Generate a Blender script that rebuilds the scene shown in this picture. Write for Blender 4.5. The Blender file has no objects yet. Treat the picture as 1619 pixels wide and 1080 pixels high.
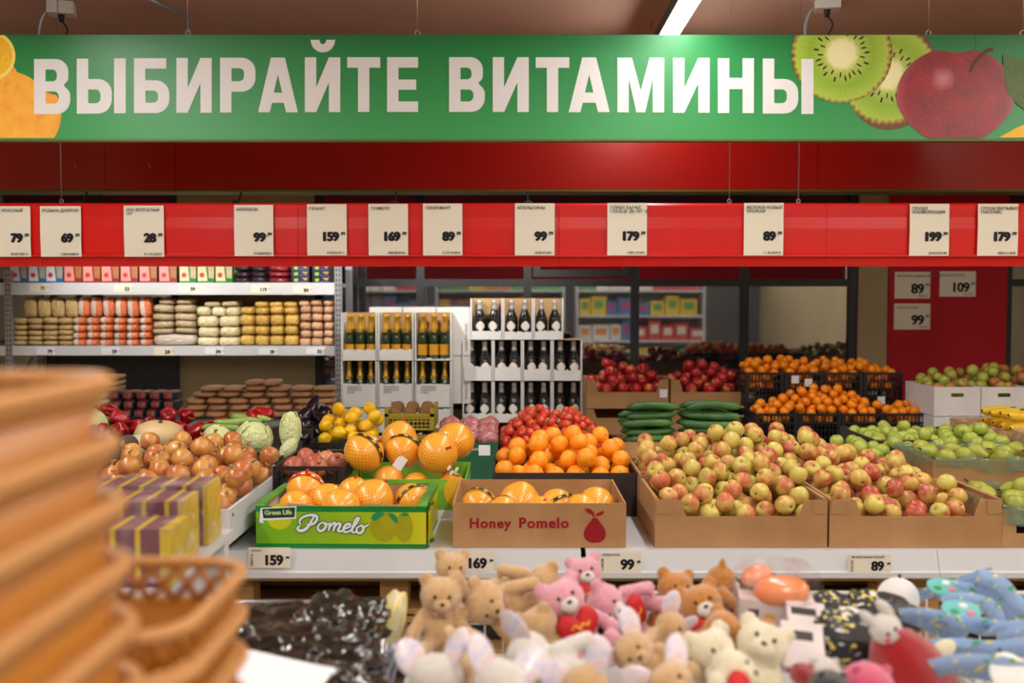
import bpy, math, random
import numpy as np
from mathutils import Vector, Matrix, Euler

# ---------------------------------------------------------------- camera, world, exposure
F = 1574.0                      # focal length in pixels of the 1619 x 1080 frame (35 mm lens)
TH = math.atan(70.0 / F)        # slight downward pitch
CAMZ = 1.42
SC = bpy.context.scene
COL = SC.collection
cam_d = bpy.data.cameras.new('camera')
cam_d.lens = 35.0; cam_d.sensor_width = 36.0; cam_d.sensor_fit = 'HORIZONTAL'
cam_d.clip_start = 0.05; cam_d.clip_end = 60
cam_d.dof.use_dof = True; cam_d.dof.focus_distance = 4.15; cam_d.dof.aperture_fstop = 2.1
cam = bpy.data.objects.new('camera', cam_d); COL.objects.link(cam)
cam.location = (0, 0, CAMZ); cam.rotation_euler = (math.pi / 2 - TH, 0, 0)
SC.camera = cam
SC.view_settings.view_transform = 'Standard'; SC.view_settings.look = 'None'
SC.view_settings.gamma = 1.0; SC.view_settings.use_curve_mapping = False
SC.view_settings.exposure = 0.12
wd = bpy.data.worlds.new('night'); SC.world = wd; wd.use_nodes = True
wd.node_tree.nodes['Background'].inputs[0].default_value = (0.012, 0.014, 0.02, 1)
wd.node_tree.nodes['Background'].inputs[1].default_value = 0.6
LAMP_E = (34.0, 56.0)          # emission of the tube lamps
LAMPS = [('passing over the green banner', 0.85, 2.45, 6.3, 'y'), ('over the vegetables on the left', -2.3, 0.3, 4.3, 'y'), ('over the pears on the right', 3.5, 0.3, 4.3, 'y'), ('behind the shopper in the middle', 0.85, -2.6, 1.4, 'y'),
         ('far behind the shopper on the left', -2.3, -3.2, -0.6, 'y'), ('far behind the shopper on the right', 3.5, -3.2, -0.6, 'y')]
FILL_SPOTS = [(-2.75, 'above the left half of the rack', 42), (-1.75, 'above the right half of the rack', 42), (-0.75, 'above the gold-topped bottles', 38), (0.1, 'above the silver-topped bottles', 32)]     # added fill lamps: x, place, watts
LAMP_Z = 2.835

# ---------------------------------------------------------------- helpers
RND = random.Random(11)
cs, sn = math.cos(TH), math.sin(TH)
def at(u, v, Y):
    a = (u - 809.5) / F; b = (540 - v) / F
    k = Y / (cs + b * sn)
    return Vector((a * k, Y, CAMZ + (b * cs - sn) * k))
def px(u, v, Y): return at(u, v, Y).x
def pz(v, Y): return at(809.5, v, Y).z
def ps(n, Y): return n * Y / F

MATS = {}
def node_mat(name):
    m = bpy.data.materials.new(name); m.use_nodes = True
    nt = m.node_tree; b = nt.nodes['Principled BSDF']
    MATS[name] = m
    return m, nt, b
def N(nt, t, **kw):
    n = nt.nodes.new(t)
    for k, v in kw.items(): setattr(n, k, v)
    return n
def math_n(nt, op, a, b=None, c=None):
    n = N(nt, 'ShaderNodeMath', operation=op)
    for i, x in enumerate((a, b, c)):
        if x is None: continue
        if hasattr(x, 'links'): nt.links.new(x, n.inputs[i])
        else: n.inputs[i].default_value = x
    return n.outputs[0]
def mix_c(nt, fac, a, b):
    n = N(nt, 'ShaderNodeMix', data_type='RGBA')
    for s, x in ((n.inputs[0], fac), (n.inputs[6], a), (n.inputs[7], b)):
        if hasattr(x, 'links'): nt.links.new(x, s)
        elif isinstance(x, (int, float)): s.default_value = x
        else: s.default_value = (*x[:3], 1)
    return n.outputs[2]
def ramp(nt, fac, stops):
    n = N(nt, 'ShaderNodeValToRGB'); e = n.color_ramp.elements
    while len(e) < len(stops): e.new(0.5)
    for el, (p, c) in zip(e, stops):
        el.position = p; el.color = (*c[:3], 1) if not isinstance(c, (int, float)) else (c, c, c, 1)
    nt.links.new(fac, n.inputs[0]); return n.outputs[0]
def noise_n(nt, scale, vec=None, detail=2.0, rough=0.5):
    n = N(nt, 'ShaderNodeTexNoise'); n.inputs['Scale'].default_value = scale
    n.inputs['Detail'].default_value = detail; n.inputs['Roughness'].default_value = rough
    if vec is not None: nt.links.new(vec, n.inputs['Vector'])
    return n.outputs['Fac']
def objco(nt): return N(nt, 'ShaderNodeTexCoord').outputs['Object']
def rnd_n(nt): return N(nt, 'ShaderNodeObjectInfo').outputs['Random']
def sep(nt, vec):
    n = N(nt, 'ShaderNodeSeparateXYZ'); nt.links.new(vec, n.inputs[0]); return n.outputs
def bump_to(nt, b, h, strength=0.3, dist=0.01):
    n = N(nt, 'ShaderNodeBump'); n.inputs['Strength'].default_value = strength; n.inputs['Distance'].default_value = dist
    nt.links.new(h, n.inputs['Height']); nt.links.new(n.outputs[0], b.inputs['Normal'])
def S(c):      # sRGB 0-255 to linear
    return tuple(((x / 255 + 0.055) / 1.055) ** 2.4 if x > 10 else x / 255 / 12.92 for x in c)
def mat(name, col, rough=0.5, metal=0.0, spec=0.5, var=None, bump=None, coat=0.0, sheen=0.0, rand=0.0, emit=0.0, sub=0.0):
    """col: sRGB triple.  var=(scale, amount, second colour)  bump=(scale, strength)  rand: value spread from object to object"""
    if name in MATS: return MATS[name]
    m, nt, b = node_mat(name)
    c = S(col)
    b.inputs['Base Color'].default_value = (*c, 1); b.inputs['Roughness'].default_value = rough
    b.inputs['Metallic'].default_value = metal; b.inputs['Specular IOR Level'].default_value = spec
    b.inputs['Coat Weight'].default_value = coat; b.inputs['Coat Roughness'].default_value = 0.12
    b.inputs['Sheen Weight'].default_value = sheen
    out = None
    if var:
        f = noise_n(nt, var[0], objco(nt), 3.0)
        f = ramp(nt, f, [(0.5 - var[1] / 2, 0.0), (0.5 + var[1] / 2, 1.0)])
        out = mix_c(nt, f, c, S(var[2]))
    if rand:
        h = N(nt, 'ShaderNodeHueSaturation')
        if out is not None: nt.links.new(out, h.inputs['Color'])
        else: h.inputs['Color'].default_value = (*c, 1)
        r = rnd_n(nt)
        nt.links.new(math_n(nt, 'MULTIPLY_ADD', r, rand, 1 - rand / 2), h.inputs['Value'])
        nt.links.new(math_n(nt, 'MULTIPLY_ADD', math_n(nt, 'FRACT', math_n(nt, 'MULTIPLY', r, 7.3)), rand * 0.06, 0.5 - rand * 0.03), h.inputs['Hue'])
        out = h.outputs[0]
    if out is not None: nt.links.new(out, b.inputs['Base Color'])
    if bump: bump_to(nt, b, noise_n(nt, bump[0], objco(nt), 4.0), bump[1], 0.01)
    if emit:
        b.inputs['Emission Color'].default_value = (*c, 1); b.inputs['Emission Strength'].default_value = emit
    return m

class MB:
    """collects shapes into one mesh"""
    def __init__(s): s.v = []; s.f = []; s.m = []; s.s = []
    def add(s, vs, fs, mi=0, smooth=False, M=None):
        o = len(s.v)
        if M is not None: vs = [M @ Vector(p) for p in vs]
        s.v += [tuple(p) for p in vs]
        for f in fs: s.f.append(tuple(i + o for i in f)); s.m.append(mi); s.s.append(smooth)
        return s
    def box(s, c, d, mi=0, M=None):
        x, y, z = c; a, b, e = d[0] / 2, d[1] / 2, d[2] / 2
        vs = [(x + i * a, y + j * b, z + k * e) for k in (-1, 1) for j in (-1, 1) for i in (-1, 1)]
        return s.add(vs, [(0, 2, 3, 1), (4, 5, 7, 6), (0, 1, 5, 4), (2, 6, 7, 3), (0, 4, 6, 2), (1, 3, 7, 5)], mi, False, M)
    def box2(s, a, b, mi=0, M=None):
        return s.box([(p + q) / 2 for p, q in zip(a, b)], [abs(q - p) for p, q in zip(a, b)], mi, M)
    def tube(s, pts, r, n=8, mi=0, closed=False, cap=True, smooth=True):
        pts = [Vector(p) for p in pts]; k = len(pts)
        rs = r if isinstance(r, (list, tuple)) else [r] * k
        vs = []; prev = None
        for i, p in enumerate(pts):
            t = (pts[(i + 1) % k] - pts[i - 1]) if closed else (pts[min(i + 1, k - 1)] - pts[max(i - 1, 0)])
            t.normalize()
            a = prev - t * prev.dot(t) if prev is not None else t.orthogonal()
            if a.length < 1e-6: a = t.orthogonal()
            a.normalize(); prev = a; b = t.cross(a)
            for j in range(n):
                w = 2 * math.pi * j / n
                vs.append(p + (a * math.cos(w) + b * math.sin(w)) * rs[i])
        fs = []
        for i in range(k if closed else k - 1):
            for j in range(n):
                fs.append((i * n + j, i * n + (j + 1) % n, ((i + 1) % k) * n + (j + 1) % n, ((i + 1) % k) * n + j))
        if cap and not closed:
            fs.append(tuple(range(n - 1, -1, -1))); fs.append(tuple((k - 1) * n + j for j in range(n)))
        return s.add(vs, fs, mi, smooth)
    def lathe(s, prof, n=20, mi=0, smooth=True, M=None, wob=None):
        """prof: (radius, z) from bottom to top"""
        vs = []
        for i, (r, z) in enumerate(prof):
            for j in range(n):
                w = 2 * math.pi * j / n
                q = r * (1 + (wob(w, z) if wob else 0))
                vs.append((q * math.cos(w), q * math.sin(w), z))
        fs = [(i * n + j, i * n + (j + 1) % n, (i + 1) * n + (j + 1) % n, (i + 1) * n + j) for i in range(len(prof) - 1) for j in range(n)]
        if prof[0][0] > 1e-5: fs.append(tuple(range(n - 1, -1, -1)))
        if prof[-1][0] > 1e-5: fs.append(tuple((len(prof) - 1) * n + j for j in range(n)))
        return s.add(vs, fs, mi, smooth, M)
    def ell(s, c, r, nu=16, nv=10, mi=0, M=None, p=2.0, fn=None):
        vs = []
        def pw(x): return math.copysign(abs(x) ** (2.0 / p), x)
        for i in range(nv + 1):
            la = math.pi * (i / nv - 0.5)
            for j in range(nu):
                w = 2 * math.pi * j / nu
                q = Vector((r[0] * pw(math.cos(la)) * pw(math.cos(w)), r[1] * pw(math.cos(la)) * pw(math.sin(w)), r[2] * pw(math.sin(la))))
                if fn: q = fn(q)
                vs.append(q + Vector(c))
        fs = [(i * nu + j, i * nu + (j + 1) % nu, (i + 1) * nu + (j + 1) % nu, (i + 1) * nu + j) for i in range(nv) for j in range(nu)]
        return s.add(vs, fs, mi, True, M)
    def prism(s, poly, a, b, axis='y', mi=0, M=None, smooth=False):
        """polygon extruded from a to b along an axis; poly coordinates are the other two axes in order"""
        k = len(poly)
        def mk(p, t): return (p[0], t, p[1]) if axis == 'y' else ((t, p[0], p[1]) if axis == 'x' else (p[0], p[1], t))
        vs = [mk(p, a) for p in poly] + [mk(p, b) for p in poly]
        fs = [tuple(range(k)), tuple(range(2 * k - 1, k - 1, -1))]
        fs += [(i, (i + 1) % k, k + (i + 1) % k, k + i)[::-1] for i in range(k)]
        return s.add(vs, fs, mi, smooth, M)
    def grid(s, fn, nu, nv, mi=0, smooth=True, M=None):
        vs = [fn(i / nu, j / nv) for j in range(nv + 1) for i in range(nu + 1)]
        w = nu + 1
        return s.add(vs, [(j * w + i, j * w + i + 1, (j + 1) * w + i + 1, (j + 1) * w + i) for j in range(nv) for i in range(nu)], mi, smooth, M)
    def mesh(s, name, mats):
        me = bpy.data.meshes.new(name); me.from_pydata(s.v, [], s.f)
        for m in (mats if isinstance(mats, (list, tuple)) else [mats]): me.materials.append(MATS[m] if isinstance(m, str) else m)
        me.polygons.foreach_set('material_index', s.m); me.polygons.foreach_set('use_smooth', s.s)
        me.validate(); me.update()
        return me
    def build(s, name, mats, parent=None, loc=None, rot=None, scale=None):
        return put(name, s.mesh(name, mats), parent, loc, rot, scale)
def put(name, me, parent=None, loc=None, rot=None, scale=None):
    o = bpy.data.objects.new(name, me); COL.objects.link(o)
    if parent is not None: o.parent = parent
    if loc is not None: o.location = loc
    if rot is not None: o.rotation_euler = rot
    if scale is not None: o.scale = scale if isinstance(scale, (tuple, list, Vector)) else (scale,) * 3
    return o
def tag(o, label, cat, group=None):
    o['label'] = label; o['category'] = cat
    if group: o['group'] = group
    return o
def thing(name, label, cat, loc=(0, 0, 0), rot=(0, 0, 0), group=None, scale=None):
    return tag(put(name, None, None, loc, rot, scale), label, cat, group)
def struct(o): o['kind'] = 'structure'; return o
ORD = ['first', 'second', 'third', 'fourth', 'fifth', 'sixth', 'seventh', 'eighth', 'ninth', 'tenth', 'eleventh', 'twelfth', 'thirteenth', 'fourteenth', 'fifteenth', 'sixteenth', 'seventeenth', 'eighteenth', 'nineteenth', 'twentieth'] + ['twenty-' + w for w in ('first', 'second', 'third', 'fourth', 'fifth', 'sixth', 'seventh', 'eighth', 'ninth')] + ['thirtieth'] + ['thirty-' + w for w in ('first', 'second', 'third', 'fourth', 'fifth', 'sixth', 'seventh', 'eighth', 'ninth')]
def smooth_path(pts, n=6, closed=False):
    """Catmull-Rom through points"""
    P = [Vector(p) for p in pts]; k = len(P); out = []
    for i in range(k if closed else k - 1):
        g = (lambda j: P[j % k]) if closed else (lambda j: P[max(0, min(k - 1, j))])
        p0, p1, p2, p3 = g(i - 1), g(i), g(i + 1), g(i + 2)
        for t in range(n):
            t /= n
            out.append(0.5 * ((2 * p1) + (p2 - p0) * t + (2 * p0 - 5 * p1 + 4 * p2 - p3) * t * t + (3 * p1 - p0 - 3 * p2 + p3) * t ** 3))
    if not closed: out.append(P[-1])
    return out
def curve_mesh(name, loops, m, extrude=0.001):
    """flat lettering: closed loops, inner loops become holes; faces +z"""
    cu = bpy.data.curves.new(name, 'CURVE'); cu.dimensions = '2D'; cu.fill_mode = 'BOTH'; cu.extrude = extrude
    for lp in loops:
        sp = cu.splines.new('POLY'); sp.points.add(len(lp) - 1)
        for q, (x, y) in zip(sp.points, lp): q.co = (x, y, 0, 1)
        sp.use_cyclic_u = True
    ob = bpy.data.objects.new(name, cu)
    me = bpy.data.meshes.new_from_object(ob)
    bpy.data.objects.remove(ob); bpy.data.curves.remove(cu)
    me.materials.clear(); me.materials.append(MATS[m]); me.name = name
    return me
_tx = {}
def text_mesh(body, size, m, bold=0.0, align='CENTER', shear=0.0, space=1.0, line=0.9, extrude=0.0004):
    key = (body, size, m, bold, align, shear, space, line)
    if key in _tx: return _tx[key]
    cu = bpy.data.curves.new('lettering', 'FONT'); cu.body = body; cu.size = size; cu.offset = bold; cu.align_x = align
    cu.shear = shear; cu.space_character = space; cu.space_line = line; cu.extrude = extrude; cu.resolution_u = 3
    extra = max(0.0, bold - 0.02 * size); cu.offset = min(bold, 0.02 * size)
    ob = bpy.data.objects.new('lettering', cu)
    me = bpy.data.meshes.new_from_object(ob)
    bpy.data.objects.remove(ob); bpy.data.curves.remove(cu)
    if extra > 0:
        v0 = [v.co.copy() for v in me.vertices]; f0 = [tuple(p.vertices) for p in me.polygons]
        mb = MB()
        for k, (dx, dy) in enumerate(((-1.3, 0), (1.3, 0), (0, 0.7), (0, -0.7), (-0.65, 0), (0.65, 0))):
            mb.add([q + Vector((dx * extra, dy * extra, 0.00002 * k)) for q in v0], f0)
        bpy.data.meshes.remove(me); me = mb.mesh('lettering', m)
    me.materials.clear(); me.materials.append(MATS[m]); me.name = 'lettering'
    _tx[key] = me
    return me
UP = (math.pi / 2, 0, 0)      # turns a flat +z design to face the shopper
# ---------------------------------------------------------------- materials of the setting
mat('ceiling_paint', (206, 172, 150), 0.85, var=(1.5, 0.8, (198, 162, 140)), spec=0.2)
mat('floor_tile', (170, 160, 148), 0.4, var=(3, 0.6, (150, 140, 128)))
mat('wall_beige', (176, 158, 124), 0.8, var=(2, 0.8, (166, 148, 114)), spec=0.2)
mat('wall_grey', (96, 92, 90), 0.8)
mat('wall_red', (178, 8, 34), 0.6, var=(2, 0.8, (170, 6, 30)), spec=0.3)
mat('frame_dark', (34, 36, 42), 0.45)
mat('beam_red', (176, 8, 10), 0.27, spec=0.5, bump=(6, 0.02))
mat('rail_red', (214, 20, 14), 0.3, spec=0.5, var=(5, 0.7, (205, 14, 12)))
mat('olive', (96, 98, 40), 0.5)
mat('white_plastic', (225, 222, 216), 0.4)
mat('white_metal', (206, 207, 210), 0.35, spec=0.5)
mat('grey_metal', (170, 172, 176), 0.35, metal=0.6)
mat('steel', (190, 190, 192), 0.3, metal=0.9)
mat('black_plastic', (20, 20, 22), 0.4)
mat('dark_grey', (60, 58, 58), 0.6)
mat('paper', (232, 224, 206), 0.7, spec=0.2)
mat('paper_white', (230, 230, 236), 0.6, spec=0.3)
mat('ink', (30, 30, 34), 0.6, spec=0.2)
mat('ink_grey', (120, 118, 112), 0.7, spec=0.2)
mat('lamp_white', (255, 252, 247), 0.5, emit=LAMP_E[0]); mat('lamp_white_strong', (255, 251, 245), 0.5, emit=LAMP_E[1])
mat('print_white', (226, 224, 224), 0.5, spec=0.3)
m, nt, b = node_mat('window_glass')
nt.nodes.remove(b)
g = N(nt, 'ShaderNodeBsdfGlossy'); g.inputs['Roughness'].default_value = 0.025; g.inputs['Color'].default_value = (0.95, 0.97, 1, 1)
t = N(nt, 'ShaderNodeBsdfTransparent'); t.inputs['Color'].default_value = (0.6, 0.65, 0.65, 1)
x = N(nt, 'ShaderNodeMixShader'); x.inputs[0].default_value = 0.4
nt.links.new(t.outputs[0], x.inputs[1]); nt.links.new(g.outputs[0], x.inputs[2])
nt.links.new(x.outputs[0], nt.nodes['Material Output'].inputs['Surface'])

# ---------------------------------------------------------------- the room
XL, XR, YB, YF, ZC = -4.6, 4.9, 7.7, -4.2, 3.1
struct(MB().box2((XL, YF, -0.1), (XR, YB + 0.3, 0)).build('floor', 'floor_tile'))
struct(MB().box2((XL, YF, ZC), (XR, YB + 0.3, ZC + 0.1)).build('ceiling', 'ceiling_paint'))
struct(MB().box2((XL - 0.1, YF, 0), (XL, YB + 0.3, ZC)).build('wall_left', 'wall_beige'))
struct(MB().box2((XR, YF, 0), (XR + 0.1, YB + 0.3, ZC)).build('wall_right', 'wall_beige'))
struct(MB().box2((XL, YF - 0.1, 0), (XR, YF, ZC)).build('wall_front', 'wall_grey'))
wx = [px(282, 470, YB), px(497, 470, YB), px(1357, 470, YB), px(1590, 470, YB)]
wz0, wz1 = 0.55, 2.5
wb = MB()
wb.box2((XL, YB, 0), (XR, YB + 0.25, wz0)); wb.box2((XL, YB, wz1), (XR, YB + 0.25, ZC))
wb.box2((wx[0], YB, wz0), (wx[1], YB + 0.25, wz1)); wb.box2((wx[2], YB, wz0), (wx[3], YB + 0.25, wz1))
struct(wb.build('wall_back', 'wall_beige'))
struct(MB().box2((px(1403, 500, YB), YB - 0.02, 0.4), (wx[3], YB - 0.002, 2.45)).build('trim_1', 'wall_red'))
def window(name, x0, x1, xs, vent=None):
    r = struct(put(name, None, None, (0, 0, 0)))
    w = 0.06; zt = pz(447, YB)
    MB().box2((x0, YB + 0.02, wz0), (x0 + w, YB + 0.1, wz1)).build('jamb', 'frame_dark', r)
    MB().box2((x1 - w, YB + 0.02, wz0), (x1, YB + 0.1, wz1)).build('jamb', 'frame_dark', r)
    MB().box2((x0 + w, YB + 0.02, wz1 - w), (x1 - w, YB + 0.1, wz1)).build('head_bar', 'frame_dark', r)
    MB().box2((x0 + w, YB + 0.02, wz0), (x1 - w, YB + 0.1, wz0 + w)).build('sill_bar', 'frame_dark', r)
    e = [x0 + w / 2] + xs + [x1 - w / 2]
    for i, a in enumerate(xs): MB().box2((a - w / 2, YB + 0.02, wz0 + w), (a + w / 2, YB + 0.1, wz1 - w)).build('mullion', 'frame_dark', r)
    for a, c in zip(e[:-1], e[1:]):
        MB().box2((a + w / 2, YB + 0.021, zt - 0.028), (c - w / 2, YB + 0.095, zt + 0.028)).build('transom', 'frame_dark', r)
        MB().box2((a + w / 2, YB + 0.055, wz0 + w), (c - w / 2, YB + 0.065, zt - 0.028)).build('pane', 'window_glass', r)
        MB().box2((a + w / 2, YB + 0.055, zt + 0.028), (c - w / 2, YB + 0.065, wz1 - w)).build('pane', 'window_glass', r)
    if vent:
        a, c = vent
        v = MB(); z0, z1, q = zt + 0.045, zt + 0.62, 0.055
        v.box2((a, YB, z0), (c, YB + 0.05, z0 + q)); v.box2((a, YB, z1 - q), (c, YB + 0.05, z1))
        v.box2((a, YB, z0 + q), (a + q, YB + 0.05, z1 - q)); v.box2((c - q, YB, z0 + q), (c, YB + 0.05, z1 - q))
        v.build('vent_sash', 'frame_dark', r)
window('window_1', XL, wx[0], [px(150, 470, YB)])
window('window_2', wx[1], wx[2], [px(u, 470, YB) for u in (664, 834, 1005, 1179)], (px(843, 470, YB), px(998, 470, YB)))
window('window_3', wx[3], XR, [])

# ---------------------------------------------------------------- tube lamps under the ceiling
for i, (where, lx, y0, y1, ax_) in enumerate(LAMPS):
    t = thing('tube_lamp', 'long white tube lamp under the ceiling, ' + where, 'lamp', (lx, (y0 + y1) / 2, LAMP_Z) if ax_ == 'y' else ((y0 + y1) / 2, lx, LAMP_Z + 0.05), (0, 0, 0 if ax_ == 'y' else math.pi / 2), group='tube lamps')
    L = y1 - y0
    MB().box2((-0.05, -L / 2, 0.012), (0.05, L / 2, 0.075)).build('housing', 'dark_grey' if i == 0 else 'white_metal', t)
    MB().box2((-0.044, -L / 2 + 0.02, -0.012), (0.044, L / 2 - 0.02, 0.012)).build('diffuser', 'lamp_white' if i == 0 else 'lamp_white_strong', t)
    for s in (-1, 1):
        MB().tube([(0, s * (L / 2 - 0.15), 0.07), (0, s * (L / 2 - 0.15), ZC - t.location.z)], 0.003, 6).build('suspension_wire', 'steel', t)

# ---------------------------------------------------------------- red fascia beam behind the banner
BY = 6.45
bm = thing('fascia_beam', 'dark red horizontal fascia beam running behind the green banner', 'beam', (0, BY, 0))
bz0, bz1 = pz(300, BY), 2.78
edges = [-4.5, px(166, 260, BY), px(277, 260, BY), px(1293, 260, BY), 4.8]
for a, c in zip(edges[:-1], edges[1:]):
    MB().box2((a + 0.0015, 0, bz0), (c - 0.0015, 0.22, bz1)).build('panel', 'beam_red', bm)
MB().box2((-4.5, -0.004, bz0 - 0.012), (4.8, 0.22, bz0 - 0.001)).build('edge_trim', 'olive', bm)
for u in (118, 235):
    p = at(u, 262, BY)
    MB().tube([(p.x, -0.004, p.z + 0.02), (p.x + 0.012, -0.004, p.z - 0.015)], 0.003, 6).build('nail', 'steel', bm)
for xx in (-4.2, -1.5, 1.5, 4.4):
    MB().box2((xx - 0.02, 0.09, bz1), (xx + 0.02, 0.13, ZC)).build('hanger', 'dark_grey', bm)

for (xs_, wh, pw) in FILL_SPOTS:  # added lamps, out of view, that brighten the rack and bottles
    p = Vector((xs_, 6.36, 1.985)); dv = Vector((0, 0.85, -0.75))
    t = thing('fill_lamp', 'added fill lamp under the red beam, ' + wh, 'fill_lamp', p, (0, 0, 0), 'fill lamps added under the beam')
    q = dv.to_track_quat('-Z', 'Y').to_euler()
    MB().lathe([(0.025, -0.035), (0.032, -0.035), (0.032, 0.04), (0.012, 0.05), (0, 0.05)], 16).build('head', 'dark_grey', t, None, q)
    MB().tube([(0, 0, 0.02), (0, 0.06, 0.06), (0, 0.12, bz0 - 0.012 - p.z)], 0.006, 8).build('arm', 'dark_grey', t)
    ld = bpy.data.lights.new('spot', 'SPOT'); ld.energy = pw; ld.spot_size = math.radians(96); ld.spot_blend = 0.7; ld.shadow_soft_size = 0.03; ld.color = (1, 0.95, 0.88)
    lo = bpy.data.objects.new('fill_spot', ld); COL.objects.link(lo); lo.parent = t; lo.rotation_euler = q; lo.location = dv.normalized() * 0.05

# ---------------------------------------------------------------- green banner
SY = 5.0
sz0, sz1 = pz(220, SY), pz(55, SY)
sxl, sxs, sxr = -3.0, px(1541, 130, SY), 3.2
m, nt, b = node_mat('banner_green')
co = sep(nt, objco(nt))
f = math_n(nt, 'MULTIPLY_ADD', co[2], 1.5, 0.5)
c = ramp(nt, f, [(0.0, S((56, 158, 84))), (0.75, S((22, 128, 62))), (1.0, S((8, 92, 46)))])  # light from below put into the green: paler bottom, darker top
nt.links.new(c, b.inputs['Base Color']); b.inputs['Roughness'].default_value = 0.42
sign = thing('banner_sign', 'long green hanging banner with white Cyrillic lettering and printed fruit', 'sign', (0, SY, (sz0 + sz1) / 2))
hz = (sz1 - sz0) / 2
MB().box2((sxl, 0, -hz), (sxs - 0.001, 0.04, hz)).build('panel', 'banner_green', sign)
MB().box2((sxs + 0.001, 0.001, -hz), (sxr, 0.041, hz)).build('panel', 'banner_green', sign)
MB().box2((sxl, -0.004, -hz - 0.010), (sxr, 0.044, -hz - 0.0005)).build('bottom_profile', 'olive', sign)
def sp_(u, v): q = at(u, v, SY - 0.002); return (q.x, q.z - (sz0 + sz1) / 2)
def arc(cx, cy, rx, ry, a0, a1, n=8):
    return [(cx + rx * math.cos(math.radians(a0 + (a1 - a0) * i / n)), cy + ry * math.sin(math.radians(a0 + (a1 - a0) * i / n))) for i in range(n + 1)]
# letters drawn on a 0..1 (width) x 0..1 (height) cell in picture pixels: stem 18 px, height 87 px
def letter(ch, x0, x1, yt, yb):
    w = x1 - x0; h = yb - yt; s = 18.0; t = 16.5
    def bowl(xl, xr, top, bot, hole=True, sx_=18.0, hgt=16.5):
        r = min(22.0, (bot - top) / 2)
        o = [(xl, top)] + arc(xr - r, top + r, r, r, -90, 0) + arc(xr - r, bot - r, r, r, 0, 90) + [(xl, bot)]
        ri = max(4.0, min(8.0, (bot - top) / 2 - hgt))
        i = [(xl + s, top + hgt)] + arc(xr - s - ri, top + hgt + ri, ri, ri, -90, 0) + arc(xr - s - ri, bot - hgt - ri, ri, ri, 0, 90) + [(xl + s, bot - hgt)]
        return o, i
    if ch == 'В':
        m_ = yt + h * 0.485
        r1 = (m_ - yt) / 2 + 3; r2 = (yb - m_) / 2 + 1
        o = [(x0, yt)] + arc(x1 - 3 - 20, yt + 20, 20, 20, -90, 0) + arc(x1 - 3 - 14, m_ - 13, 14, 12, 0, 60, 5) + arc(x1 - 17, m_ + 16, 17, 16, -60, 0, 5) + arc(x1 - 22, yb - 22, 22, 22, 0, 90) + [(x0, yb)]
        i1 = [(x0 + s, yt + t)] + arc(x1 - 3 - s - 7, yt + t + 8, 7, 8, -90, 0) + arc(x1 - 3 - s - 7, m_ - 7 - 7, 7, 7, 0, 90) + [(x0 + s, m_ - 7)]
        i2 = [(x0 + s, m_ + 9)] + arc(x1 - s - 8, m_ + 9 + 8, 8, 8, -90, 0) + arc(x1 - s - 8, yb - t - 8, 8, 8, 0, 90) + [(x0 + s, yb - t)]
        return [o, i1, i2]
    if ch in 'ЬБ':
        top = yt + h * (0.37 if ch == 'Ь' else 0.40)
        o, i = bowl(x0, x1, top, yb)
        if ch == 'Ь': o = [(x0, yt), (x0 + s, yt), (x0 + s, top)] + o[1:]
        else: o = [(x0, yt), (x1 - 5, yt), (x1 - 5, yt + t), (x0 + s, yt + t), (x0 + s, top)] + o[1:]
        return [o, i]
    if ch == 'Р':
        bot = yt + h * 0.62
        o, i = bowl(x0, x1, yt, bot)
        return [o[:-1] + [(x0 + s, bot), (x0 + s, yb), (x0, yb)], i]
    if ch == 'I': return [[(x0, yt), (x1, yt), (x1, yb), (x0, yb)]]
    if ch == 'И':
        a = x0 + s; c_ = x1 - s
        return [[(x0, yt), (a, yt), (a, yt + 0.55 * h), (c_ - 0, yt), (x1, yt), (x1, yb), (c_, yb), (c_, yt + 0.46 * h), (a, yb), (x0, yb)]]
    if ch == 'А':
        cx = (x0 + x1) / 2; q = 11.0
        o = [(cx - q, yt), (cx + q, yt), (x1, yb), (x1 - 18.5, yb), (x1 - 22.5, yb - 15), (x0 + 22.5, yb - 15), (x0 + 18.5, yb), (x0, yb)]
        i = [(cx, yt + 27), (cx + 6.8, yb - 31), (cx - 6.8, yb - 31)]
        return [o, i]
    if ch == 'Т':
        cx = (x0 + x1) / 2
        return [[(x0, yt), (x1, yt), (x1, yt + t), (cx + 9, yt + t), (cx + 9, yb), (cx - 9, yb), (cx - 9, yt + t), (x0, yt + t)]]
    if ch == 'Е':
        m_ = yt + 0.5 * h
        return [[(x0, yt), (x1, yt), (x1, yt + t), (x0 + s, yt + t), (x0 + s, m_ - 8), (x1 - 3, m_ - 8), (x1 - 3, m_ + 8), (x0 + s, m_ + 8), (x0 + s, yb - t), (x1, yb - t), (x1, yb), (x0, yb)]]
    if ch == 'М':
        cx = (x0 + x1) / 2
        return [[(x0, yt), (x0 + 23, yt), (cx, yt + 0.6 * h), (x1 - 23, yt), (x1, yt), (x1, yb), (x1 - s, yb), (x1 - s, yt + 0.38 * h), (cx + 7, yb), (cx - 7, yb), (x0 + s, yt + 0.38 * h), (x0 + s, yb), (x0, yb)]]
    if ch == 'Н':
        m_ = yt + 0.46 * h
        return [[(x0, yt), (x0 + s, yt), (x0 + s, m_ - 9), (x1 - s, m_ - 9), (x1 - s, yt), (x1, yt), (x1, yb), (x1 - s, yb), (x1 - s, m_ + 9), (x0 + s, m_ + 9), (x0 + s, yb), (x0, yb)]]
    if ch == '˘':
        cx = (x0 + x1) / 2; o = [(x0, yt), (x0 + 14, yt)] + arc(cx, yt, 5.5, 7, 180, 0) + [(x1 - 14, yt), (x1, yt)] + arc(cx, yt, (x1 - x0) / 2, yb - yt, 0, 180)[0:]
        return [o]
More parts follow.
